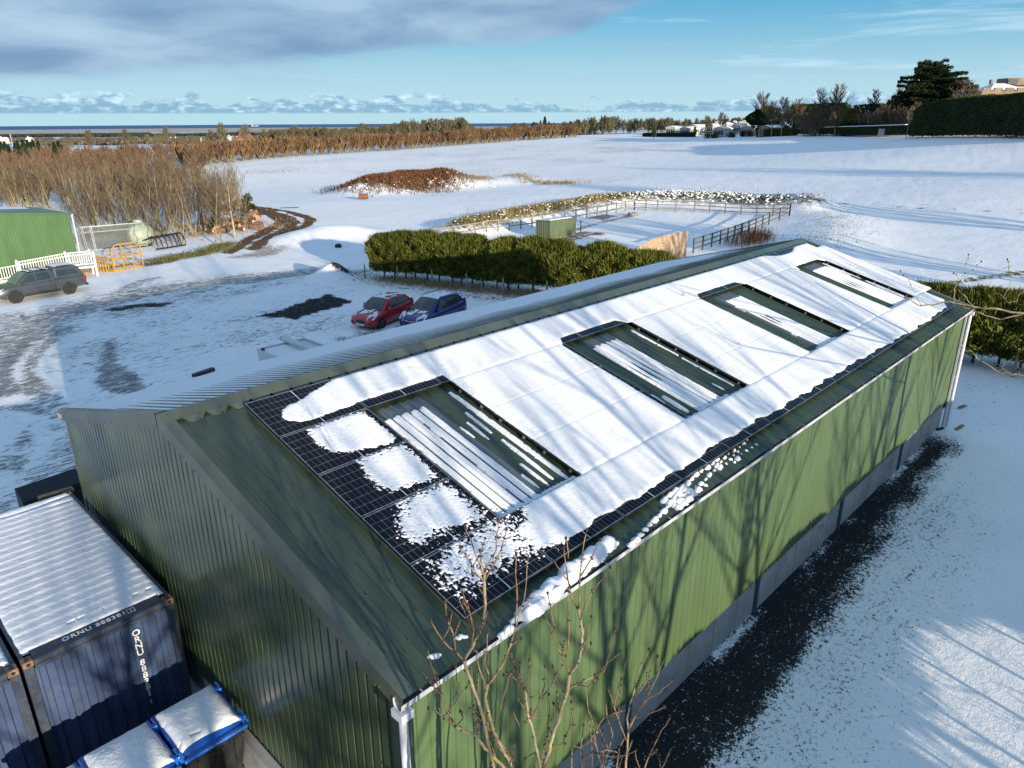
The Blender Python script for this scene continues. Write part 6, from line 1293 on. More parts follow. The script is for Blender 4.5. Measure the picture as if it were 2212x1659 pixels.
# ------------------------------------------------------------------ evergreen foliage: many leaf blades through the crown
def blades(C, D, L_, Wd, seed=0, bend=.0):
    """C centres (N,3), D directions, L length, W width arrays -> rhombic leaf faces"""
    r_ = np.random.default_rng(seed); N = len(C); D = D/np.linalg.norm(D, axis=1, keepdims=True); rv = r_.normal(size=(N, 3)); S_ = np.cross(D, rv); S_ /= np.linalg.norm(S_, axis=1, keepdims=True)+1e-9
    L_ = np.broadcast_to(L_, N)[:, None]; Wd = np.broadcast_to(Wd, N)[:, None]
    V = np.stack([C-D*L_*.5, C+S_*Wd*.5, C+D*L_*.5, C-S_*Wd*.5], 1).reshape(-1, 3); F = np.arange(N*4).reshape(N, 4); return V, F
def leafmat(name, a, b_, rnd=.12, tr_=.25):
    m, t, p = newmat(name); tc_ = t.new('ShaderNodeTexCoord').outputs['Object']; g_ = t.new('ShaderNodeNewGeometry'); n_ = t.noise(tc_, 1.3, 3, .6)
    f = t.math('ADD', t.math('MULTIPLY', g_.outputs['Random Per Island'], .55), t.math('MULTIPLY', t.ramp(n_, .3, .7), .45)); c_ = t.mix(f, tuple(a)+(1,), tuple(b_)+(1,))
    oi = t.new('ShaderNodeObjectInfo').outputs['Random']; h_ = t.new('ShaderNodeHueSaturation'); t.set(h_.inputs['Value'], t.math('MULTIPLY_ADD', oi, rnd*2, 1-rnd)); t.set(h_.inputs['Color'], c_)
    t.set(p.inputs['Base Color'], h_.outputs[0]); p.inputs['Roughness'].default_value = .6; p.inputs['Specular IOR Level'].default_value = .2
    tl_ = t.new('ShaderNodeBsdfTranslucent'); t.set(tl_.inputs['Color'], h_.outputs[0]); mx = t.new('ShaderNodeMixShader'); mx.inputs[0].default_value = tr_; t.l.new(p.outputs[0], mx.inputs[1]); t.l.new(tl_.outputs[0], mx.inputs[2]); t.l.new(mx.outputs[0], t.n['Material Output'].inputs[0]); return m
LEY = leafmat('conifer sprays', (.022, .040, .009), (.20, .205, .028), rnd=.2, tr_=.10); YEW = leafmat('dark hedge leaves', (.016, .034, .009), (.055, .085, .018)); CED = leafmat('cedar needles', (.012, .026, .012), (.038, .060, .022), tr_=.1); HOL = leafmat('olive shrub leaves', (.06, .07, .018), (.15, .14, .03)); DRK = leafmat('dark evergreen', (.008, .018, .006), (.028, .045, .012))
def ley_tree(seed, h=3.35, rad_=1.28, bare=.62, n=9000, bl=.34, bw=.060):
    r_ = np.random.default_rng(seed); u = r_.random(n)**.85; z = bare+(h-bare)*u
    pr_ = rad_*np.interp(u, [0, .15, .45, .75, .92, 1], [.72, .86, .95, 1.0, .72, .3]); a = r_.random(n)*2*PI; lump = 1+.16*np.sin(a*3+z*4+seed)+.10*np.sin(a*7-z*6)
    r = pr_*lump*(1-.55*r_.random(n)**1.4); C = np.stack([r*np.cos(a), r*np.sin(a), z], 1); D = np.stack([np.cos(a)*.75, np.sin(a)*.75, .45+.8*u], 1)+r_.normal(size=(n, 3))*.42
    V, F = blades(C, D, bl*(.6+.8*r_.random(n)), bw*(.7+.6*r_.random(n)), seed)
    # leading shoots
    k = 420; a = r_.random(k)*2*PI; rr = rad_*.9*np.sqrt(r_.random(k)); C2 = np.stack([rr*np.cos(a), rr*np.sin(a), h-.22-rr*.25+.42*r_.random(k)**1.6], 1); D2 = np.stack([np.cos(a)*.3, np.sin(a)*.3, np.ones(k)], 1)+r_.normal(size=(k, 3))*.12; V2, F2 = blades(C2, D2, .42, .035, seed+1)
    return np.concatenate([V, V2]), np.concatenate([F, F2+len(V)])
LB = mat('conifer stem bark', (.075, .055, .04), .9)
def leyproto(seed, name, lab, grp, **kw):
    o = bpy.data.objects.new(name, None); COL.objects.link(o); tag(o, lab, 'conifer', grp); V, F = ley_tree(seed, **kw); link('crown', fast('crown', V, F, LEY), o); h = kw.get('h', 3.5)
    m = MB(); m.tube([(0, 0, -.1), (.03, 0, h*.4), (0, .03, h*.9)], [.07, .055, .015], 6)
    rg_ = random.Random(seed)
    for k in range(14):
        a = rg_.uniform(0, 6.28); z = rg_.uniform(.35, 1.5); m.tube([(0, 0, z), (math.cos(a)*.4, math.sin(a)*.4, z+.1), (math.cos(a)*.8, math.sin(a)*.8, z+.35)], [.018, .012, .006], 4)
    m.build('trunk', LB, o); return o
hg = 'conifers of the bushy hedge behind the barn'
HP = Planter([leyproto(s, 'hedge_conifer', 'yellow green feathery conifer in the row behind the barn', hg) for s in (81, 82, 83, 84)])
hl = densify([(30.6, 43.0), (32.2, 37.5), (33.6, 32.3), (35.6, 26.9), (36.8, 20), (37.6, 12), (38.0, 5.8), (38.3, -1.5), (38.6, -8)], .92)
for k, q in enumerate(hl):
    s_ = (1.0 if k else .95)*rg.uniform(.88, 1.06); HP.put(k, q[0]+rg.uniform(-.15, .15)+.5, q[1]+rg.uniform(-.1, .1), rg.uniform(0, 6.28), (s_*.95, s_*.95, s_*1.0)) if q[1] > 11 or q[1] < 7.6 or True else None
for k, q in enumerate(densify([(29.7, 43.4), (31.3, 37.8), (32.6, 32.2), (34.6, 26.5), (36.0, 19.5)], 2.6)):
    o = MB().tube([(0, 0, -.1), (0, 0, 1.25)], .055, 7).build('hedge_post', FW, None, label='round timber post standing in front of the conifer hedge', cat='post', group='posts along the conifer hedge'); o.location = (q[0], q[1], g1(*q)); o.rotation_euler.x = rg.uniform(-.04, .04)
for k, q in enumerate(densify([(37.2, 7.6), (37.6, -3)], 3)):
    o = MB().tube([(0, 0, -.1), (0, 0, 1.35)], .06, 7).build('hedge_post', FW, None, label='timber post in front of the hedge right of the barn', cat='post', group='posts right of the barn'); o.location = (q[0], q[1], g1(*q))
# formal hedges on the right horizon: leafy skins over dark cores
def hedge_run(name, lab, pts, w_, h_, mat_, seed, dens, bl, wave=.15, gap0=.0, cat='hedge'):
    """pts: [(x, y, height)]"""
    r_ = np.random.default_rng(seed); f_ = thing(name, lab, cat, (pts[0][0], pts[0][1], g1(pts[0][0], pts[0][1]))); o = np.array(f_.location); Vs = []; Fs = []; nb_ = 0; core = MB()
    for (ax_, ay, ah), (bx, by, bh) in zip(pts[:-1], pts[1:]):
        L_ = math.hypot(bx-ax_, by-ay); ux, uy = (bx-ax_)/L_, (by-ay)/L_; nx, ny = -uy, ux; n = int(dens*L_*(w_+2*max(ah, bh)))
        t_ = r_.random(n)*L_; fc_ = r_.random(n); H_ = ah+(bh-ah)*t_/L_; sid = fc_ < .62; v = r_.random(n)
        off = np.where(sid, np.where(r_.random(n) < .5, -1, 1)*w_/2*(1-.12*r_.random(n)), (v*2-1)*w_/2); zz = np.where(sid, gap0+(H_-gap0)*v, H_*(1-.04*r_.random(n)))
        zz = zz+wave*(fbm(t_/1.5+seed, off*0, 3)-.5)*2*(zz/H_); off = off*(1+.25*(fbm(t_/1.2, zz/1.1+seed, 3)-.5))
        x = ax_+ux*t_+nx*off; y = ay+uy*t_+ny*off; gzv = gz(x, y); C = np.stack([x, y, gzv+zz], 1)-o; D = np.stack([nx*off, ny*off, np.where(sid, .5, 1.2)*np.ones(n)], 1)+r_.normal(size=(n, 3))*.7
        V, F = blades(C, D, bl*(.6+.8*r_.random(n)), bl*.5, seed); Vs.append(V); Fs.append(F+nb_); nb_ += len(V)
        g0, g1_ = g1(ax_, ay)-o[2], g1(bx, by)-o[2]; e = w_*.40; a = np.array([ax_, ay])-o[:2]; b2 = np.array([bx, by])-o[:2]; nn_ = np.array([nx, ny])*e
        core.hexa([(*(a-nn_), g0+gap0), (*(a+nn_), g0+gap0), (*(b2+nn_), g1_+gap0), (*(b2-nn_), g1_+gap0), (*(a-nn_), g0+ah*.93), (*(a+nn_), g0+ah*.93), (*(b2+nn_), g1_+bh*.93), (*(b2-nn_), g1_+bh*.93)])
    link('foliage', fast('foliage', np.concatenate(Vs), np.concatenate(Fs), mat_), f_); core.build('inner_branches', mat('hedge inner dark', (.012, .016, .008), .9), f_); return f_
def AT(px, py, R_): d = at(px, py, R_); return (d[0], d[1])
def hz_(px, py_top, R_): d = at(px, py_top, R_); return d[2]-g1(d[0], d[1])
def hp(px, top, R_): q = AT(px, top, R_); return (q[0], q[1], hz_(px, top, R_))
hedge_run('trimmed_hedge', 'low clipped hedge with a snowy top running right from the caravans', [hp(1722, 278, 233), hp(1800, 275, 215), hp(1900, 272, 196), hp(1965, 270, 184), hp(1990, 262, 179)], 1.8, 2.2, YEW, 3, 42, .30, .08, .5)
hedge_run('tall_hedge', 'tall dark clipped conifer hedge on the right horizon', [hp(1990, 240, 179), hp(2005, 224, 177), hp(2060, 212, 171), hp(2130, 206, 162), hp(2200, 203, 155), hp(2212, 198, 153), hp(2330, 196, 142)], 3.4, 9, YEW, 4, 26, .42, .3, .35)
m = MB(); P_ = [AT(1728, 278, 232.4), AT(1800, 275, 214.6), AT(1900, 272, 195.6), AT(1962, 270, 184)]
for a, b_, pa, pb in zip(P_[:-1], P_[1:], (278, 275, 272), (275, 272, 270)):
    za = at(0, 0, 1)[2]*0+hz_(1728, pa, 232)*0; za = g1(*a)+np.interp(a[0], [q[0] for q in P_], [1, 1, 1, 1])*0
    ha = at(1728 if a == P_[0] else 1800 if a == P_[1] else 1900, pa, math.hypot(*a))[2]; hb_ = at(1800 if b_ == P_[1] else 1900 if b_ == P_[2] else 1962, pb, math.hypot(*b_))[2]
    d_ = Vector((b_[0]-a[0], b_[1]-a[1], 0)).normalized(); n_ = Vector((-d_.y, d_.x, 0))*.75
    A, B_ = Vector((a[0], a[1], ha+.02)), Vector((b_[0], b_[1], hb_+.02)); m.hexa([A-n_, A+n_, B_+n_, B_-n_, A-n_*.8+Vector((0, 0, .14)), A+n_*.8+Vector((0, 0, .14)), B_+n_*.8+Vector((0, 0, .14)), B_-n_*.8+Vector((0, 0, .14))])
m.build('hedge_snow', SNOWS, None, label='thin line of snow along the low clipped hedge top', cat='snow')
hedge_run('trimmed_hedge', 'low dark hedge in front of the left hand caravans', [hp(1392, 287, 300), hp(1440, 288, 292), hp(1500, 286, 284)], 2.2, 2, YEW, 5, 26, .40, .15)
hedge_run('laurel_hedge', 'glossy green laurel hedge below the olive caravan', [hp(1640, 280, 254), hp(1680, 278, 246), hp(1718, 276, 236)], 2.2, 2, HOL, 6, 26, .40, .3)
def blob_tree(name, lab, px, py_base, py_top, wpx, R_, mat_, seed, n=5000, bl=.6, shape='round', trunk=True, cat='tree', depth=1.0, bare=0.0, twm=None):
    q = AT(px, py_base, R_); z0 = g1(*q); zt = at(px, py_top, R_)[2]; hh = zt-z0; rad_ = wpx*R_/FPX/2*1.06; r_ = np.random.default_rng(seed)
    o = thing(name, lab, cat, (q[0], q[1], z0)); nc = 26; cen = []
    for k in range(nc):
        a = r_.random()*2*PI; u = r_.random(); rr = rad_*.72*np.sqrt(r_.random())*(np.sin(PI*(.12+.8*u)) if shape == 'round' else 1-.6*u); cen.append((rr*np.cos(a), rr*np.sin(a)*depth, hh*(bare+(1-bare)*(.12+.76*u)), rad_*r_.uniform(.24, .42)))
    cen = np.array(cen); k = r_.integers(0, nc, n); dv = r_.normal(size=(n, 3)); dv /= np.linalg.norm(dv, axis=1, keepdims=True); C = cen[k, :3]+dv*cen[k, 3:4]*(.75+.35*r_.random((n, 1)))*np.array([1, 1, .85]); C[:, 2] = np.clip(C[:, 2], .1, hh*1.02)
    V, F = blades(C, dv+r_.normal(size=(n, 3))*.5+np.array([0, 0, .4]), bl*(.6+.8*r_.random(n)), bl*.45, seed); link('crown', fast('crown', V, F, mat_), o)
    m = MB(); m.tube([(0, 0, -.2), (.1, 0, hh*.4), (0, .1, hh*.8)], [hh*.03, hh*.022, hh*.008], 6)
    for c_ in cen[:12]: m.tube([(0, 0, c_[2]*.45), (c_[0]*.5, c_[1]*.5, c_[2]*.75), tuple(c_[:3])], [hh*.012, hh*.008, hh*.003], 4)
    m.build('trunk', LB, o); return o
blob_tree('round_shrub', 'large rounded olive green shrub in front of the dark wood', 1838, 276, 236, 92, 214, HOL, 7, 5200, .5)
for k, (px, top, wp, R_, lab) in enumerate([(1655, 226, 60, 262, 'dark evergreen beside the ivy clad tree'), (1740, 228, 120, 278, 'broad dark evergreen left of the bare domed tree'), (1790, 226, 100, 245, 'near black evergreen mass between two bare crowns'), (1893, 228, 130, 214, 'dark evergreen mass right of the rounded shrub'), (1955, 226, 120, 206, 'dark evergreen mass under the cedar'), (1945, 206, 80, 222, 'flat topped dark evergreen left of the cedar'), (2040, 212, 100, 205, 'dark evergreen hidden behind the tall hedge')]):
    blob_tree('evergreen_tree', lab, px, 284, top, wp, R_, DRK, 90+k, 6500, .9)
# cedar: layered flat plates on several stems
def cedar():
    R_ = 205; q = AT(2004, 236, R_); z0 = g1(*q); zt = at(2008, 131, R_)[2]; hh = zt-z0; s_ = R_/FPX; o = thing('cedar_tree', 'tall layered dark cedar standing above the hedge', 'tree', (q[0], q[1], z0)); r_ = np.random.default_rng(5); m = MB(); Cs = []; Ds = []
    right = np.array([CR[0], CR[1], 0]); right /= np.linalg.norm(right); dep = np.array([-right[1], right[0], 0])
    outl = [(0, -10, 10), (.35, -15, 22), (.42, -48, 46), (.55, -46, 62), (.68, -36, 58), (.8, -30, 48), (.9, -20, 36), (.97, -10, 16), (1.0, -3, 6)]
    for si, (lx_, top_) in enumerate([(-12, .93), (0, 1.0), (10, .97), (20, .86)]):
        base_ = right*(lx_*.25*s_); tip = right*(lx_*1.25*s_)+dep*r_.uniform(-2, 2); m.tube([tuple(base_+[0, 0, -.2]), tuple(base_*.5+tip*.35+[0, 0, hh*.4]), tuple(tip+[0, 0, hh*top_])], [.55, .38, .06], 7)
        for k in range(27):
            f = .36+.62*(k+r_.random())/27*top_; lo = np.interp(f, [a for a, _, _ in outl], [b for _, b, _ in outl])*s_; hi = np.interp(f, [a for a, _, _ in outl], [c for _, _, c in outl])*s_; a = r_.random()*2*PI; ux, uy = np.cos(a), np.sin(a)
            st = base_+(tip-base_)*f; ext = (hi if ux > 0 else -lo); sx_ = float(st@right); L_ = max(1.0, abs(ext*abs(ux)+ (abs(uy)*(hi-lo)*.45))-max(0, sx_*np.sign(ux))*abs(ux)); L_ *= r_.uniform(.7, 1.05)
            d = right*ux+dep*uy; e = st+d*L_; zb_ = hh*f; m.tube([tuple(st+[0, 0, zb_]), tuple(st+d*L_*.5+[0, 0, zb_+.5]), tuple(e+[0, 0, zb_+.2])], [.11, .07, .02], 4)
            n = int(95*L_); tt = r_.random(n)**.7; wv = (r_.random(n)*2-1)*(.35+.28*L_*np.sin(PI*np.clip(tt, .1, 1))); per = np.array([-d[1], d[0], 0]); c_ = st+d*(L_*tt)[:, None]+per*wv[:, None]; c_ = c_+np.array([0, 0, 1.])*(zb_+.35+.25*tt+r_.normal(size=n)*.16)[:, None]; Cs.append(c_); Ds.append(d*.8+per*wv[:, None]*.5+r_.normal(size=(n, 3))*.35)
    V, F = blades(np.concatenate(Cs), np.concatenate(Ds), .55, .20, 8); link('crown', fast('crown', V, F, CED), o); m.build('trunk', mat('cedar bark', (.10, .085, .06), .9), o)
cedar()
# individual bare trees on the right skyline
def skytree(lab, px, base_, top, R_, seed, mt, ct, name='bare_tree', **kw):
    q = AT(px, base_, R_); z0 = g1(*q); hh = at(px, top, R_)[2]-z0; d = dict(seed=seed, h=hh, r0=hh*.017, nb=32, sub=10, twig=5, spread=.95, first=.30, up=.28, blen=.34, tw_r=.034, seg=3); d.update(kw); d['nb'] = int(d['nb']*1.3); a, b_ = bare_mesh(**d); o = thing(name, lab, 'tree', (q[0], q[1], z0), seed); a.build('trunk', mt, o); b_.build('crown', ct, o); return o, hh
iv, ih = skytree('bare tree with twisting crown and ivy clad trunk by the caravans', 1640, 290, 208, 245, 301, BK1, TW4, spread=.5, wob=.12, nb=20, r0=.42, first=.5, blen=.50, name='ivy_tree')
r_ = np.random.default_rng(3); n = 5200; u = r_.random(n); a = r_.random(n)*2*PI; rr = (2.6*np.sin(PI*np.clip(u*1.0+.08, 0, 1))+.6)*(.7+.35*r_.random(n)); C = np.stack([rr*np.cos(a)-1.4, rr*np.sin(a), ih*(.30+.38*u)], 1); V, F = blades(C, np.stack([np.cos(a), np.sin(a), .3+0*a], 1)+r_.normal(size=(n, 3))*.5, .4, .25, 2); link('ivy', fast('ivy', V, F, DRK), iv)
for lab, px, base_, top, R_, s_, kw in [('bare domed tree rising above the dark wood', 1800, 250, 189, 225, 302, dict(spread=.85, nb=30, sub=11, first=.3)), ('thin grey tree left of the domed tree', 1776, 250, 192, 228, 303, dict(spread=.4)), ('slender bare tree on the skyline, left of two', 1880, 250, 197, 220, 304, dict(spread=.4)),
                                        ('slender bare tree on the skyline, right of two', 1924, 250, 194, 222, 305, dict(spread=.4)), ('grey bare tree right of the cedar', 2076, 225, 176, 200, 306, dict(spread=.95, nb=26)), ('olive bare tree between ivy clad tree and dark wood', 1690, 270, 214, 236, 307, dict(spread=.6)), ('brown bare tree over the caravan roofs', 1668, 275, 222, 240, 308, dict(spread=.6)),
                                        ('grey twiggy tree spreading beneath the cedar, left', 1975, 262, 226, 196, 309, dict(spread=1.0)), ('grey twiggy tree in the shade beneath the skyline pair', 1905, 262, 228, 200, 310, dict(spread=1.0)), ('pale bare tree in front of the rounded shrub', 1806, 276, 232, 211, 311, dict(spread=.8)),
                                        ('dark skyline tree left of the domed tree', 1722, 262, 218, 240, 312, dict(spread=.8)), ('small bare skyline tree behind the far caravans', 1560, 275, 246, 300, 313, dict(spread=.8)), ('wind bent bare tree above the left caravans', 1532, 280, 250, 300, 314, dict(spread=.6, lean=.4))]:
    skytree(lab, px, base_, top, R_, s_, BK1, TW1, **kw)
# brown scrub filling the foot of the wood on the right
SCB = Planter(treekind('scrub_bush', 'grey brown twiggy shrub in front of the dark wood', 'bush', 'twiggy shrubs before the dark wood', [dict(seed=s, h=6.0, r0=.10, stems=8, nb=12, sub=7, twig=3, spread=1.1, first=.12, up=.8, blen=.36, tw_r=.045, seg=3) for s in (65, 66)], BK1, TW1))
for k in range(44):
    px = 1740+rg.random()*275; R_ = 228-(px-1740)*.12+rg.uniform(-6, 4); ty = np.interp(px, [1650, 1700, 1800, 1900, 1960, 2015], [235, 238, 240, 238, 232, 226])+rg.uniform(-3, 14); d = at(px, ty, R_); z = g1(d[0], d[1]); hh = max(4, d[2]-z); e_ = hh/6; SCB.put(k, d[0], d[1], k*1.1, (e_*.9, e_*.9, e_), z)
# conifers poking over the skyline and the pines at the left edge
def spruce_me(seed, n=1500):
    r_ = np.random.default_rng(seed); u = r_.random(n); a = r_.random(n)*2*PI; tier = np.floor(u*13)/13; rr = (1-tier)*.24*(.35+.65*np.sqrt(r_.random(n)))+.01; C = np.stack([rr*np.cos(a), rr*np.sin(a), .06+.93*u-rr*.28], 1); D = np.stack([np.cos(a), np.sin(a), -.25+0*a], 1)+r_.normal(size=(n, 3))*.25; return blades(C, D, .075, .035, seed)
sp_pro = []
for s_ in (1, 2):
    o = bpy.data.objects.new('spruce_tree', None); COL.objects.link(o); tag(o, 'dark spruce', 'conifer', 'spruces on the skyline'); V, F = spruce_me(s_); link('crown', fast('crown', V, F, CED), o); MB().tube([(0, 0, 0), (0, 0, .95)], [.018, .003], 5).build('trunk', LB, o); sp_pro.append(o)
SPR = Planter(sp_pro)
for k, (px, top, R_, lab) in enumerate([(1177, 251, 380, 'tall dark spruce pricking the skyline near the centre'), (1168, 260, 375, 'shorter spruce left of the tallest centre spruce'), (1186, 262, 380, 'shorter spruce right of the tallest centre spruce'), (1152, 263, 372, 'small spruce at the left of the centre group'), (1232, 261, 390, 'lone small spruce right of the centre group')]):
    d = AT(px, top, R_); z = g1(*d); hh = at(px, top, R_)[2]-z; SPR.put(k, d[0], d[1], k, hh, z, label=lab)
for k in range(26):
    px = -90+rg.random()*250; R_ = 190+rg.random()*70; ty = np.interp(px, [-90, 0, 60, 120, 160], [296, 302, 298, 300, 318])+rg.uniform(0, 10); d = AT(px, ty, R_); z = g1(*d); hh = max(3.5, at(px, ty, R_)[2]-z); SPR.put(k, d[0], d[1], k, hh, z, label='bushy green pine in the group at the left edge of the photo', group='pines at the left edge')
# dark bush by the log pile
blob_tree('round_shrub', 'small round dark green bush behind the log heap', 535, 436, 416, 34, 92, YEW, 17, 2200, .22, cat='bush')
# ------------------------------------------------------------------ rough growth on the banks
def tufts(name, lab, region, n, h_, mat_, seed, lean=.35, wd=.03, cat='undergrowth', clump=0.0):
    r_ = np.random.default_rng(seed); P_ = region(r_, n); x, y = P_[:, 0], P_[:, 1]
    if clump: k = fbm(x/1.4+seed, y/1.4, 3) > clump; x, y = x[k], y[k]
    n = len(x); z = gz(x, y); hh = h_*(.4+.9*r_.random(n)); D = np.stack([r_.normal(size=n)*lean, r_.normal(size=n)*lean, np.ones(n)], 1); D /= np.linalg.norm(D, axis=1, keepdims=True); C = np.stack([x, y, z], 1)+D*hh[:, None]*.45
    V, F = blades(C, D, hh, wd*(.6+.8*r_.random(n)), seed); return tag(link(name, fast(name, V, F, mat_)), label=lab, cat=cat, kind='stuff')
def along(pts, w_):
    def f(r_, n):
        P_ = np.array(pts); seg = np.hypot(*(P_[1:]-P_[:-1]).T); k = r_.choice(len(seg), n, p=seg/seg.sum()); t_ = r_.random(n)[:, None]; q = P_[k]*(1-t_)+P_[k+1]*t_; return q+r_.normal(size=(n, 2))*w_
    return f
BRK = leafmat('russet bracken', (.075, .032, .018), (.20, .095, .045), tr_=.05); STK = leafmat('dry straw stalks', (.20, .13, .06), (.38, .27, .14), tr_=.1); GRS = leafmat('olive rough grass', (.06, .075, .02), (.22, .20, .07), tr_=.1)
tufts('bracken', 'russet brown bracken covering the round mound', along(MOUND, 3.4), 26000, .75, BRK, 1, wd=.13, clump=.33); tufts('rough_grass', 'green and straw grass on the flank of the mound', along(MOUND, 3.6), 4200, .5, GRS, 2, wd=.12, clump=.45)
tufts('dry_stalks', 'dry stalks trailing right from the mound', along(MOUND_T+TL([(1180, 398), (1260, 396)]), 1.3), 2600, .6, STK, 3, wd=.07, clump=.45)
tufts('rough_grass', 'green rough growth along the left bank of the enclosure', along(BUND[:5], .85), 8500, .55, GRS, 4, wd=.07, clump=.33); tufts('dry_stalks', 'brown dead growth along the left bank of the enclosure', along(BUND[:4], .9), 5000, .6, STK, 5, wd=.05, clump=.42)
tufts('rough_grass', 'snow bent tufts on the far bank of the enclosure', along(BUND[4:], 1.1), 3600, .5, GRS, 6, wd=.07, clump=.5); tufts('dry_stalks', 'dry stems by the dark rail fence', along(TL([(1610, 512), (1640, 520), (1625, 535), (1575, 535)]), .8), 1100, 1.1, BRK, 7, wd=.035, lean=.18)
tufts('dry_stalks', 'thin dead stalks standing behind the banks', along(BUND, 1.8), 420, 1.3, STK, 8, wd=.035, lean=.12); tufts('rough_grass', 'grass tips showing through the snow on the right hand bank', along(BANK_R, 2.0), 1000, .15, GRS, 9, wd=.06)
tufts('dry_stalks', 'brown undergrowth at the foot of the conifer hedge', along([(30.2, 42.5), (33.2, 32.3), (35.6, 26.4), (36.4, 20)], .35), 4200, .45, STK, 10, wd=.03); tufts('rough_grass', 'ochre grass verge along the thicket edge', along(TL([(330, 566), (395, 554), (455, 543), (490, 527)]), .7), 3800, .22, GRS, 11, wd=.05)
tufts('dry_stalks', 'brushwood and litter on the thicket floor', along(TL([(190, 520), (300, 510), (420, 498), (540, 488)]), 3.0), 6500, .5, STK, 12, wd=.04, lean=.8, clump=.4)
# snow pads caught on the growth of the far bank
def pads(lab, pts, w_, n, seed, sz=.22):
    r_ = np.random.default_rng(seed); q = along(pts, w_)(r_, n); m = MB(); z = gz(q[:, 0], q[:, 1])
    for (x, y), zz in zip(q, z): s_ = sz*(.5+r_.random()); m.ball((x, y, zz+.22+.25*r_.random()), s_, 6, 3, (1.4, .8, .45))
    o = m.build('snow_pads', SNOWS, None, smooth=True); tag(o, lab, 'snow', None, 'stuff')
pads('snow caught on the tufts of the far bank', BUND[4:], 1.2, 950, 5, .14); pads('flecks of snow on the left bank growth', BUND[:5], 1.0, 300, 6, .10); pads('flecks of snow among the bracken of the mound', MOUND, 4.8, 130, 7, .15)
# ------------------------------------------------------------------ trees behind and beside the photographer, which throw the shadows
sg_ = 'bare trees on the verge behind the viewpoint'
SH = Planter(treekind('verge_tree', 'tall bare tree on the verge outside the photo', 'tree', sg_, [dict(seed=401, h=11.5, r0=.17, nb=17, sub=7, twig=4, spread=.55, first=.28, up=.9, blen=.40, tw_r=.012), dict(seed=402, h=12.5, r0=.20, stems=2, nb=15, sub=7, twig=4, spread=.5, first=.25, up=.9, blen=.38, tw_r=.012), dict(seed=403, h=10.5, r0=.13, nb=18, sub=8, twig=5, spread=.6, first=.3, up=.8, blen=.42, tw_r=.012)], BK1, TW1))
for k, (x, y, s_) in enumerate([(4.3, -12.5, 1.0), (5.4, -10.5, .92), (10.1, -12, 1.1), (14.5, -22, 1.25), (7.8, -19, 1.15), (22.6, -12.5, .85), (16.5, -20, .9), (-1.4, -11, 1.0), (-3.5, -16, 1.05), (.8, -17, 1.0), (-10.5, -9, .95), (13.4, -24, .95), (-2.6, -9, .9), (-8.5, -17, 1.1), (-12, -14, 1.1)]): SH.put(k, x, y, k*1.3, s_)
BT = Planter(treekind('belt_tree', 'broad thick crowned bare tree in the belt right of the photo', 'tree', 'tree belt right of the photo', [dict(seed=411, h=15, r0=.42, nb=30, sub=8, twig=4, spread=.8, first=.22, up=.6, blen=.38, tw_r=.06, seg=3), dict(seed=412, h=14, r0=.38, stems=2, nb=28, sub=8, twig=4, spread=.8, first=.2, up=.6, blen=.38, tw_r=.06, seg=3)], BK1, TW1))
for k, (x, y, s_) in enumerate([(50, -13, .8), (57, -12, .9), (73, -16, 1.0), (99, -18, 1.1), (140, -24, 1.2), (44, -8, .7)]): BT.put(k, x, y, k*1.7, s_)
# dense conifer hedge on the near side of the lane, bare at the foot so low sun slips under it
LH = Planter([leyproto(s_, 'lane_conifer', 'feathery conifer with bare foot in the hedge on the near side of the lane', 'hedge on the near side of the lane', bare=.85, h=3.5) for s_ in (91, 92)])
for o_ in LH.p: pass
LG = Planter([leyproto(93, 'lane_conifer', 'conifer on a taller bare stem in the hedge across the lane', 'hedge on the near side of the lane', bare=1.5, h=3.5)])
for k in range(30):
    x_ = 1.6+k*1.2; (LG if 10.5 < x_ < 16 else LH).put(k, x_, -4.0+rg.uniform(-.2, .2), k*1.1, (.80, .80, .75+rg.uniform(-.06, .05)))
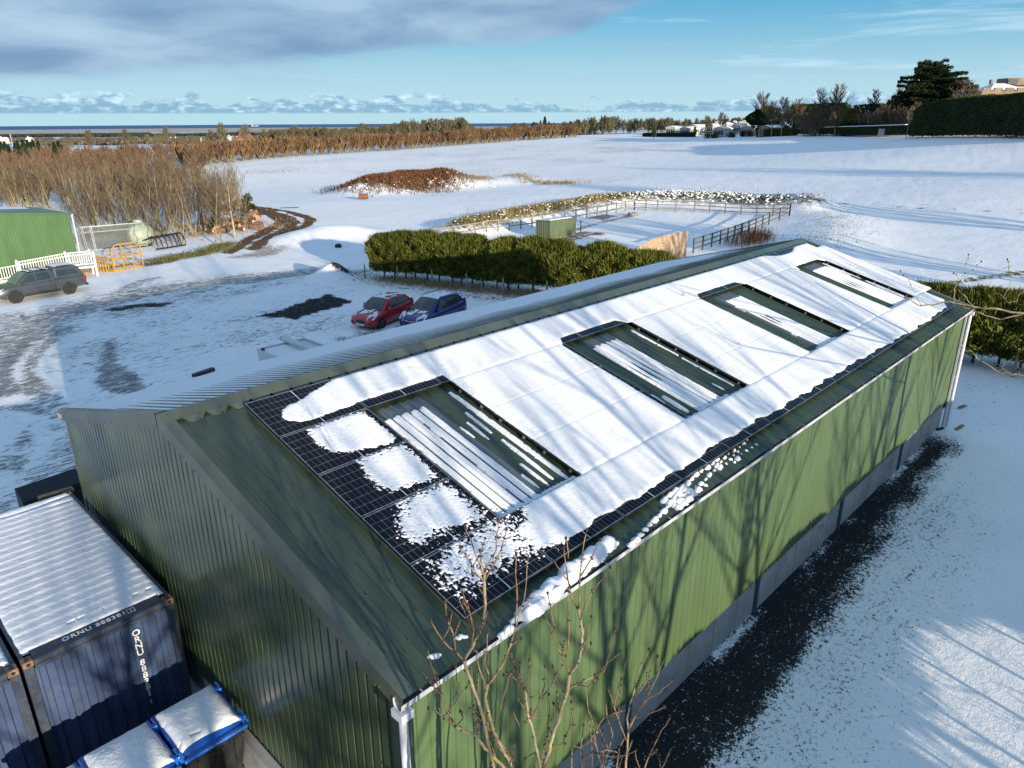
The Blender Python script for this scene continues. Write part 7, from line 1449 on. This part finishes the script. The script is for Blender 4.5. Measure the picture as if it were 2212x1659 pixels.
# branch tips reaching in from the right
rb = thing('ash_branch_tree', 'bare ash tree at the right edge with crooked branches reaching over the hedge', 'tree', (21.5, -1.2, 0)); o = Vector(rb.location); m = MB(); tw_ = MB(); bd = MB()
m.tube([(0, 0, 0), (.1, 0, 2), (-.1, .1, 4.5), (.1, -.1, 7.5)], [.16, .13, .10, .04], 8)
def rbp(px, py, R_): return Vector(at(px, py, R_))-o
for pts, R_, r0 in [([(2290, 690), (2212, 678), (2150, 668), (2105, 662), (2050, 652), (1990, 662), (1955, 640)], 17.0, .028), ([(2212, 676), (2160, 690), (2100, 672), (2080, 660)], 17.0, .014), ([(2105, 662), (2085, 640), (2070, 625)], 17, .009), ([(2060, 655), (2062, 625), (2085, 590)], 17, .010), ([(2085, 600), (2105, 580), (2120, 565)], 17, .006), ([(2085, 590), (2088, 565), (2092, 550)], 17, .007), ([(2075, 610), (2060, 590)], 17, .005),
                     ([(2300, 640), (2212, 600), (2180, 590), (2176, 560)], 16.5, .016), ([(2185, 605), (2170, 640), (2150, 632)], 16.5, .008), ([(2212, 625), (2195, 650), (2175, 655), (2165, 640)], 16.5, .008), ([(1990, 662), (1960, 600), (1945, 585)], 17, .006),
                     ([(2300, 830), (2212, 812), (2160, 805), (2110, 775), (2093, 755)], 15.5, .020), ([(2160, 805), (2165, 790), (2190, 770)], 15.5, .007), ([(2190, 812), (2150, 785)], 15.5, .006), ([(2205, 815), (2200, 790), (2205, 780)], 15.5, .006)]:
    Q_ = [rbp(a, b_, R_) for a, b_ in pts]
    if pts[0][0] > 2280: Q_ = [Vector((0, 0, max(1.5, Q_[0].z-2)))]+Q_
    S_ = []
    for a, b_ in zip(Q_[:-1], Q_[1:]):
        for j in range(4): S_.append(a.lerp(b_, j/4)+Vector([rg.uniform(-.02, .02) for _ in range(3)]))
    S_.append(Q_[-1]); tw_.tube(S_, [r0*(1-.65*i/len(S_)) for i in range(len(S_))], 5); bd.ball(S_[-1], .02, 5, 3)
    for i in range(3, len(S_), 3): bd.ball(S_[i]+Vector((0, 0, r0*.6)), .014, 5, 3)
m.build('trunk', BARKP, rb); tw_.build('branches', BARKP, rb); bd.build('buds', BUD, rb)
# ------------------------------------------------------------------ static caravans
CW_ = mat('cream caravan side', (.36, .35, .31), .6, var=.05); CG = mat('olive caravan side', (.20, .20, .13), .6, var=.05); CGY = mat('grey caravan side', (.34, .36, .38), .6, var=.05); WIN = mat('dark window glass', (.03, .04, .045), .15, spec=.7); WFR = mat('white window frame', (.42, .43, .42), .5)
def caravan(lab, px, py, R_, L_, ang_, side, w_=3.8, h_=2.9):
    q = AT(px, py, R_); c = thing('static_caravan', lab, 'caravan', (q[0], q[1], g1(*q)-.1), ang_, group='static caravans beyond the field')
    m = MB(); rz_ = lambda x: h_+.55*(1-abs(x)/(w_/2))
    secs = [[(-w_/2, y, .35), (w_/2, y, .35), (w_/2, y, h_), (0, y, h_+.55), (-w_/2, y, h_)] for y in (0, L_)]; m.loft(secs); m.build('body', side, c)
    for sx_ in (-1, 1): MB().hexa([(0, -.25, h_+.56), (sx_*(w_/2+.18), -.25, h_-.02), (sx_*(w_/2+.18), L_+.2, h_-.02), (0, L_+.2, h_+.56), (0, -.25, h_+.70), (sx_*(w_/2+.18), -.25, h_+.10), (sx_*(w_/2+.18), L_+.2, h_+.10), (0, L_+.2, h_+.70)]).build('roof', SNOWS, c, label='snow covered roof')
    for x in (-1.25, -.42, .42, 1.25): f_ = MB().box(x-.40, -.05, .75, x+.40, -.002, 2.45).build('window', WFR, c); MB().box(x-.34, -.058, .82, x+.34, -.052, 2.38).build('pane', WIN, f_)
    MB().add([(-1.2, -.03, h_-.15), (1.2, -.03, h_-.15), (0, -.03, h_+.35)], [(0, 1, 2)]).build('gable_panel', WFR, c)
    for sx_ in (-1, 1):
        k = 1.4
        while k < L_-1: 
            f_ = MB().box(min(sx_*w_/2, sx_*(w_/2+.04)), k, 1.35, max(sx_*w_/2, sx_*(w_/2+.04)), k+.85, 2.45).build('window', WFR, c); a = sx_*(w_/2+.042); MB().box(min(a, a+sx_*.006), k+.06, 1.42, max(a, a+sx_*.006), k+.79, 2.38).build('pane', WIN, f_); k += 2.3
    MB().box(-w_/2+.05, .05, 0, w_/2-.05, L_-.05, .35).build('skirt', BLACKP, c); return c
va = math.radians(20)
for lab, px, py, R_, L_, a_, s_ in [('olive green caravan at the right end of the caravan park', 1652, 287, 250, 9.5, -1.5, CG), ('cream caravan with gabled white front, nearest left', 1478, 291, 288, 13, -1.42, CW_), ('small cream caravan in the middle of the front row', 1552, 291, 272, 8.5, -1.42, CW_), ('cream caravan farthest left in the park', 1448, 287, 303, 12, -1.35, CW_),
                                   ('white caravan behind the gabled front one', 1496, 284, 312, 12, -1.42, CW_), ('white caravan in the second row, centre', 1530, 283, 318, 12, -1.42, CW_), ('grey caravan standing side on behind the front row', 1590, 280, 298, 11, -1.1, CGY), ('white caravan left of the ivy clad trunk', 1612, 286, 270, 10, -1.4, CW_),
                                   ('long caravan under the dark wood', 1655, 281, 272, 15, -1.5, CGY), ('snow roofed caravan in the back row, left', 1540, 275, 360, 12, -1.3, CW_), ('snow roofed caravan in the back row, middle', 1575, 275, 360, 12, -1.3, CGY), ('snow roofed caravan in the back row, right', 1605, 275, 350, 12, -1.3, CW_), ('caravan half hidden at the back left', 1560, 280, 332, 11, -1.3, CW_)]:
    caravan(lab, px, py, R_, L_, a_, s_)
for k, (px, wp, top, lab) in enumerate([(1545, 22, 283, 'yellow green bush before the middle caravan'), (1580, 22, 285, 'round dark bush right of the yellow green one'), (1530, 26, 286, 'dark bush below the gabled caravan'), (1618, 20, 283, 'reddish bush left of the ivy clad trunk'), (1603, 14, 284, 'small dark bush between two caravans'), (1500, 10, 272, 'thin ivy clad post like tree before the gabled caravan'), (1412, 14, 272, 'dark upright conifer at the left end of the caravan hedge')]):
    blob_tree('garden_bush', lab, px, 292, top, wp, 266 if k < 5 else 282, HOL if k == 0 else YEW if k != 3 else BRK, 120+k, 900, .35, cat='bush')
for k in range(24):
    px = 1402+rg.random()*140; R_ = 318+rg.random()*40; ty = 258+rg.uniform(-2, 8); d = AT(px, ty, R_); z = g1(*d); hh = at(px, ty, R_)[2]-z; OW.put(k, d[0], d[1], k, (min(.5, hh/14),)*2+(hh/11,), z, label='slim golden brown tree in the plantation behind the left caravans', group='plantation behind the left caravans')
# ------------------------------------------------------------------ castellated house on the right
STN = mat('warm sandstone', (.20, .15, .095), .85, var=.2, vscale=.5, dirt=(.16, .14, .09)); SLT = mat('dark slate', (.05, .055, .07), .6)
R_ = 235; q = AT(2190, 215, R_); rt = Vector((CR[0], CR[1], 0)).normalized(); ca = math.atan2(rt.y, rt.x); s_ = R_/FPX
ztop = at(2160, 196, R_)[2]; g0 = g1(*q); cs = thing('castellated_house', 'sandstone castellated house with snowy roof and dark turret above the hedge', 'house', (q[0], q[1], g0), ca); hh = ztop-g0
m = MB(); outl = [(-78, 8), (-62, -12), (-10, -16), (60, -18), (110, 4), (110, 110), (-78, 110)]; O_ = [(a*s_, b_*s_) for a, b_ in outl]
m.loft([[(x, y, z) for x, y in O_] for z in (0, hh-2.3)]); m.build('wall', STN, cs)
m = MB(); grow_ = lambda f: [(x*f+.0, (y-20*s_)*f+20*s_) for x, y in O_]; m.loft([[(x, y, z) for x, y in grow_(f)] for f, z in ((1.0, hh-2.3), (1.035, hh-2.0), (1.035, hh-.1))]); m.build('parapet', STN, cs)
for a, b_ in zip(grow_(1.05), grow_(1.05)[1:]):
    L_ = math.dist(a, b_); n = int(L_/1.1); k = 0
    if b_[1] > 100*s_: continue
    for k in range(max(1, int(L_/2.6))):
        u0, u1 = (k+.12)/max(1, int(L_/2.6)), (k+.80)/max(1, int(L_/2.6)); A = (a[0]+(b_[0]-a[0])*u0, a[1]+(b_[1]-a[1])*u0); B_ = (a[0]+(b_[0]-a[0])*u1, a[1]+(b_[1]-a[1])*u1); MB().beam((A[0], A[1]+.3, hh+.22), (B_[0], B_[1]+.3, hh+.22), .45, .65).build('merlon', STN, cs)
    for k in range(n):
        u0 = (k+.5)/n; A = (a[0]+(b_[0]-a[0])*u0, a[1]+(b_[1]-a[1])*u0); MB().cbox((A[0], A[1]-.02, hh-2.25), (.35, .45, .5)).build('corbel', STN, cs)
zap = at(2165, 179, R_)[2]-g0
def P3(a, b_, z): return (a*s_, b_*s_, z)
m = MB(); m.add([P3(-44, 0, hh+.1), P3(0, -6, hh+.1), P3(26, 6, hh+.1), P3(20, 60, hh+.1), P3(-44, 60, hh+.1), P3(-20, 30, zap), P3(-2, 30, zap)], [(0, 1, 6, 5), (1, 2, 6), (2, 3, 6), (3, 4, 5, 6), (4, 0, 5)]); m.build('roof', SNOWS, cs, label='snowy hipped roof')
MB().hexa([P3(-2, 24, hh+.1), P3(120, 24, hh+.1), P3(120, 90, hh+.1), P3(-2, 90, hh+.1), P3(-2, 55, zap-.1), P3(120, 55, zap-.1), P3(120, 60, zap-.1), P3(-2, 60, zap-.1)]).build('roof', SNOWS, cs, label='snowy ridge roof')
zt1, zt0 = at(2200, 166, R_)[2]-g0, at(2200, 180, R_)[2]-g0
MB().loft([[P3(a, b_, z) for a, b_ in ((8, 40), (22, 34), (60, 34), (60, 70), (8, 70))] for z in (zt0-.2, zt1)]).build('turret', STN, cs)
MB().hexa([P3(6, 34, zt0), P3(21, 31, zt0), P3(21, 33.5, zt0), P3(6, 38, zt0), P3(6, 34, zt1-.4), P3(21, 31, zt1-.2), P3(21, 33.5, zt1-.2), P3(6, 38, zt1-.4)]).build('slate_face', SLT, cs)
for x in (-40, -8, 20, 44): f_ = MB().box(x*s_-.6, -18*s_-.3, hh-4.3, x*s_+.6, -10*s_, hh-2.9).build('window', WIN, cs)
MB().tube([P3(-26, 30, zap-.2), P3(-26, 30, zap+.9)], .5, 6).build('chimney', STN, cs)
# lamp post and white notice in front of the hedges
x, y = AT(1962, 270, 176); z = g1(x, y); lp = thing('lamp_post', 'thin lamp post against the dark wood', 'lamp post', (x, y, z)); zz = at(1952, 224+14, 176)[2]-z; MB().tube([(0, 0, 0), (0, 0, zz)], .06, 6).build('post', GALV, lp); MB().lathe([(.001, zz+.35), (.22, zz+.25), (.18, zz), (.001, zz)], 8).build('lantern', WFR, lp)
x, y = AT(1903, 291, 190); z = g1(x, y); ns = thing('notice_board', 'small white notice standing under the low hedge', 'sign', (x, y, z), -.7); MB().box(-.7, -.04, .4, .7, .04, 1.9).build('board', WFR, ns); MB().box(-.5, -.05, .9, -.1, -.045, 1.5).box(.1, -.05, .9, .5, -.045, 1.5).build('grey_panel', GUT, ns); MB().box(-.6, -.03, 0, -.5, .03, .4).box(.5, -.03, 0, .6, .03, .4).build('leg', GALV, ns)
# ------------------------------------------------------------------ far country: woods, houses, poles, ship
FWD_ = leafmat('far pine wood', (.012, .022, .022), (.030, .042, .035), tr_=0); FWB = leafmat('far bare wood', (.06, .055, .045), (.12, .10, .07), tr_=0)
def far_wood(lab, x0, x1, R_, h_, dp, mat_, seed):
    r_ = np.random.default_rng(seed); a = AT(x0, 290, R_); b_ = AT(x1, 290, R_); L_ = math.dist(a, b_); n = int(min(9000, max(1200, L_*dp/14))); t_ = r_.random(n); d_ = r_.random(n)
    x = a[0]+(b_[0]-a[0])*t_; y = a[1]+(b_[1]-a[1])*t_; s_ = 1+d_*dp/R_; x, y = x*s_, y*s_; z = gz(x, y); prof_ = h_*(.55+.5*fbm(t_*L_/45, d_*3+seed, 3))*np.minimum(1, np.minimum(t_, 1-t_)*14+.35)
    C = np.stack([x, y, z+prof_*(.15+.75*r_.random(n))], 1); D = np.stack([r_.normal(size=n)*.3, r_.normal(size=n)*.3, np.ones(n)], 1); V, F = blades(C, D, h_*.75, h_*.55, seed); tag(link('far_wood', fast('far_wood', V, F, mat_)), label=lab, cat='wood', kind='stuff')
for k, (x0, x1, R_, h_, dp, mt_, lab) in enumerate([(-60, 160, 3600, 16, 500, FWD_, 'dark pine belt at the far left under the sea'), (140, 330, 3300, 17, 400, FWD_, 'dark pine belt left of the centre of the coast'), (300, 640, 2700, 17, 500, FWD_, 'long dark pine wood in the middle of the coast'), (560, 760, 1700, 15, 260, FWD_, 'dark pine wood nearer, above the osier strip'), (740, 860, 1500, 16, 260, FWD_, 'dark wood behind the olive trees'),
                                               (-80, 120, 1900, 12, 200, FWB, 'grey bare wood on the left plain'), (120, 420, 1500, 10, 120, FWB, 'thin bare tree line across the plain'), (380, 700, 1250, 11, 120, FWB, 'bare tree line before the nearer snowy field'), (60, 500, 900, 9, 90, FWB, 'brown hedgerow line beyond the pines'), (430, 760, 760, 9, 80, FWB, 'brown hedgerow beyond the osier strip'), (1020, 1300, 2200, 14, 200, FWB, 'grey wood glimpsed through the skyline gap')]):
    far_wood(lab, x0, x1, R_, h_*.72, dp, mt_, 200+k)
CRM = mat('cream render', (.62, .52, .38), .8); REDR = mat('red pantile roof', (.26, .09, .05), .8)
def house(lab, px, R_, w_, d_, h_, rz, roofm, wallm=CRM, wing=False):
    x, y = AT(px, 300, R_); c = thing('farmhouse', lab, 'house', (x, y, g1(x, y)), rz, group='houses on the coastal plain'); MB().loft([[(-w_/2, yy, 0), (w_/2, yy, 0), (w_/2, yy, h_), (-w_/2, yy, h_)] for yy in (-d_/2, d_/2)]).build('wall', wallm, c)
    m = MB(); m.loft([[(xx, -d_/2-.4, h_), (xx, d_/2+.4, h_), (xx, 0, h_+d_*.45)] for xx in (-w_/2-.2, w_/2+.2)]); rf = m.build('roof', roofm, c); MB().box(-w_/2+.5, -.6, h_+d_*.3, -w_/2+1.9, .6, h_+d_*.45+1.4).build('chimney', wallm, rf)
    for xx in np.arange(-w_/2+1.6, w_/2-1, 2.8): MB().box(xx, -d_/2-.06, 1.0, xx+1.1, -d_/2-.01, 2.4).build('window', WIN, c)
house('cream farmhouse with red roof beyond the osier strip', 530, 620, 13, 8, 5, .5, REDR); house('cream gabled house at the far left', 64, 1300, 10, 7, 5, .9, SNOWS); house('cream house at the left photo edge', 8, 1300, 10, 7, 5, .4, SNOWS); house('low farm building left of the red roofed house', 505, 640, 12, 7, 3.5, .3, SNOWS, CGY); house('white cottage near the skyline gap', 372, 1150, 12, 7, 4, .2, SNOWS)
for px, top, R_, lab in ((434, 310, 520, 'pale pole nearest the pines'), (568, 316, 600, 'pale pole between two snowy fields'), (626, 306, 560, 'pale pole before the red roofed house'), (821, 308, 700, 'pale pole left of the olive wood'), (24, 290, 900, 'pale mast at the left photo edge')):
    x, y = AT(px, 300, R_); z = g1(x, y); o_ = thing('field_pole', lab, 'pole', (x, y, z), group='poles on the plain'); zz = max(6, at(px, top, R_)[2]-z); MB().tube([(0, 0, 0), (0, 0, zz)], .28, 5).build('post', WFR, o_); MB().box(-.9, -.1, zz-1.2, .9, .1, zz-1.0).build('crossarm', WFR, o_)
d = ray(551, 272.5); R_ = 11500; x, y = d[0]/math.hypot(d[0], d[1])*R_, d[1]/math.hypot(d[0], d[1])*R_
shp = thing('cargo_ship', 'tiny white cargo ship on the sea horizon', 'ship', (x, y, -75), ca); MB().loft([[(a, -9, 3), (a+b_, -9, 12), (a+b_, 9, 12), (a, 9, 3)] for a, b_ in ((-52, -6), (50, 8))]).build('hull', CW_, shp); MB().box(-44, -8, 12, -24, 8, 34).build('bridge', CW_, shp); MB().box(10, -6, 12, 40, 6, 18).build('deck_house', CW_, shp)
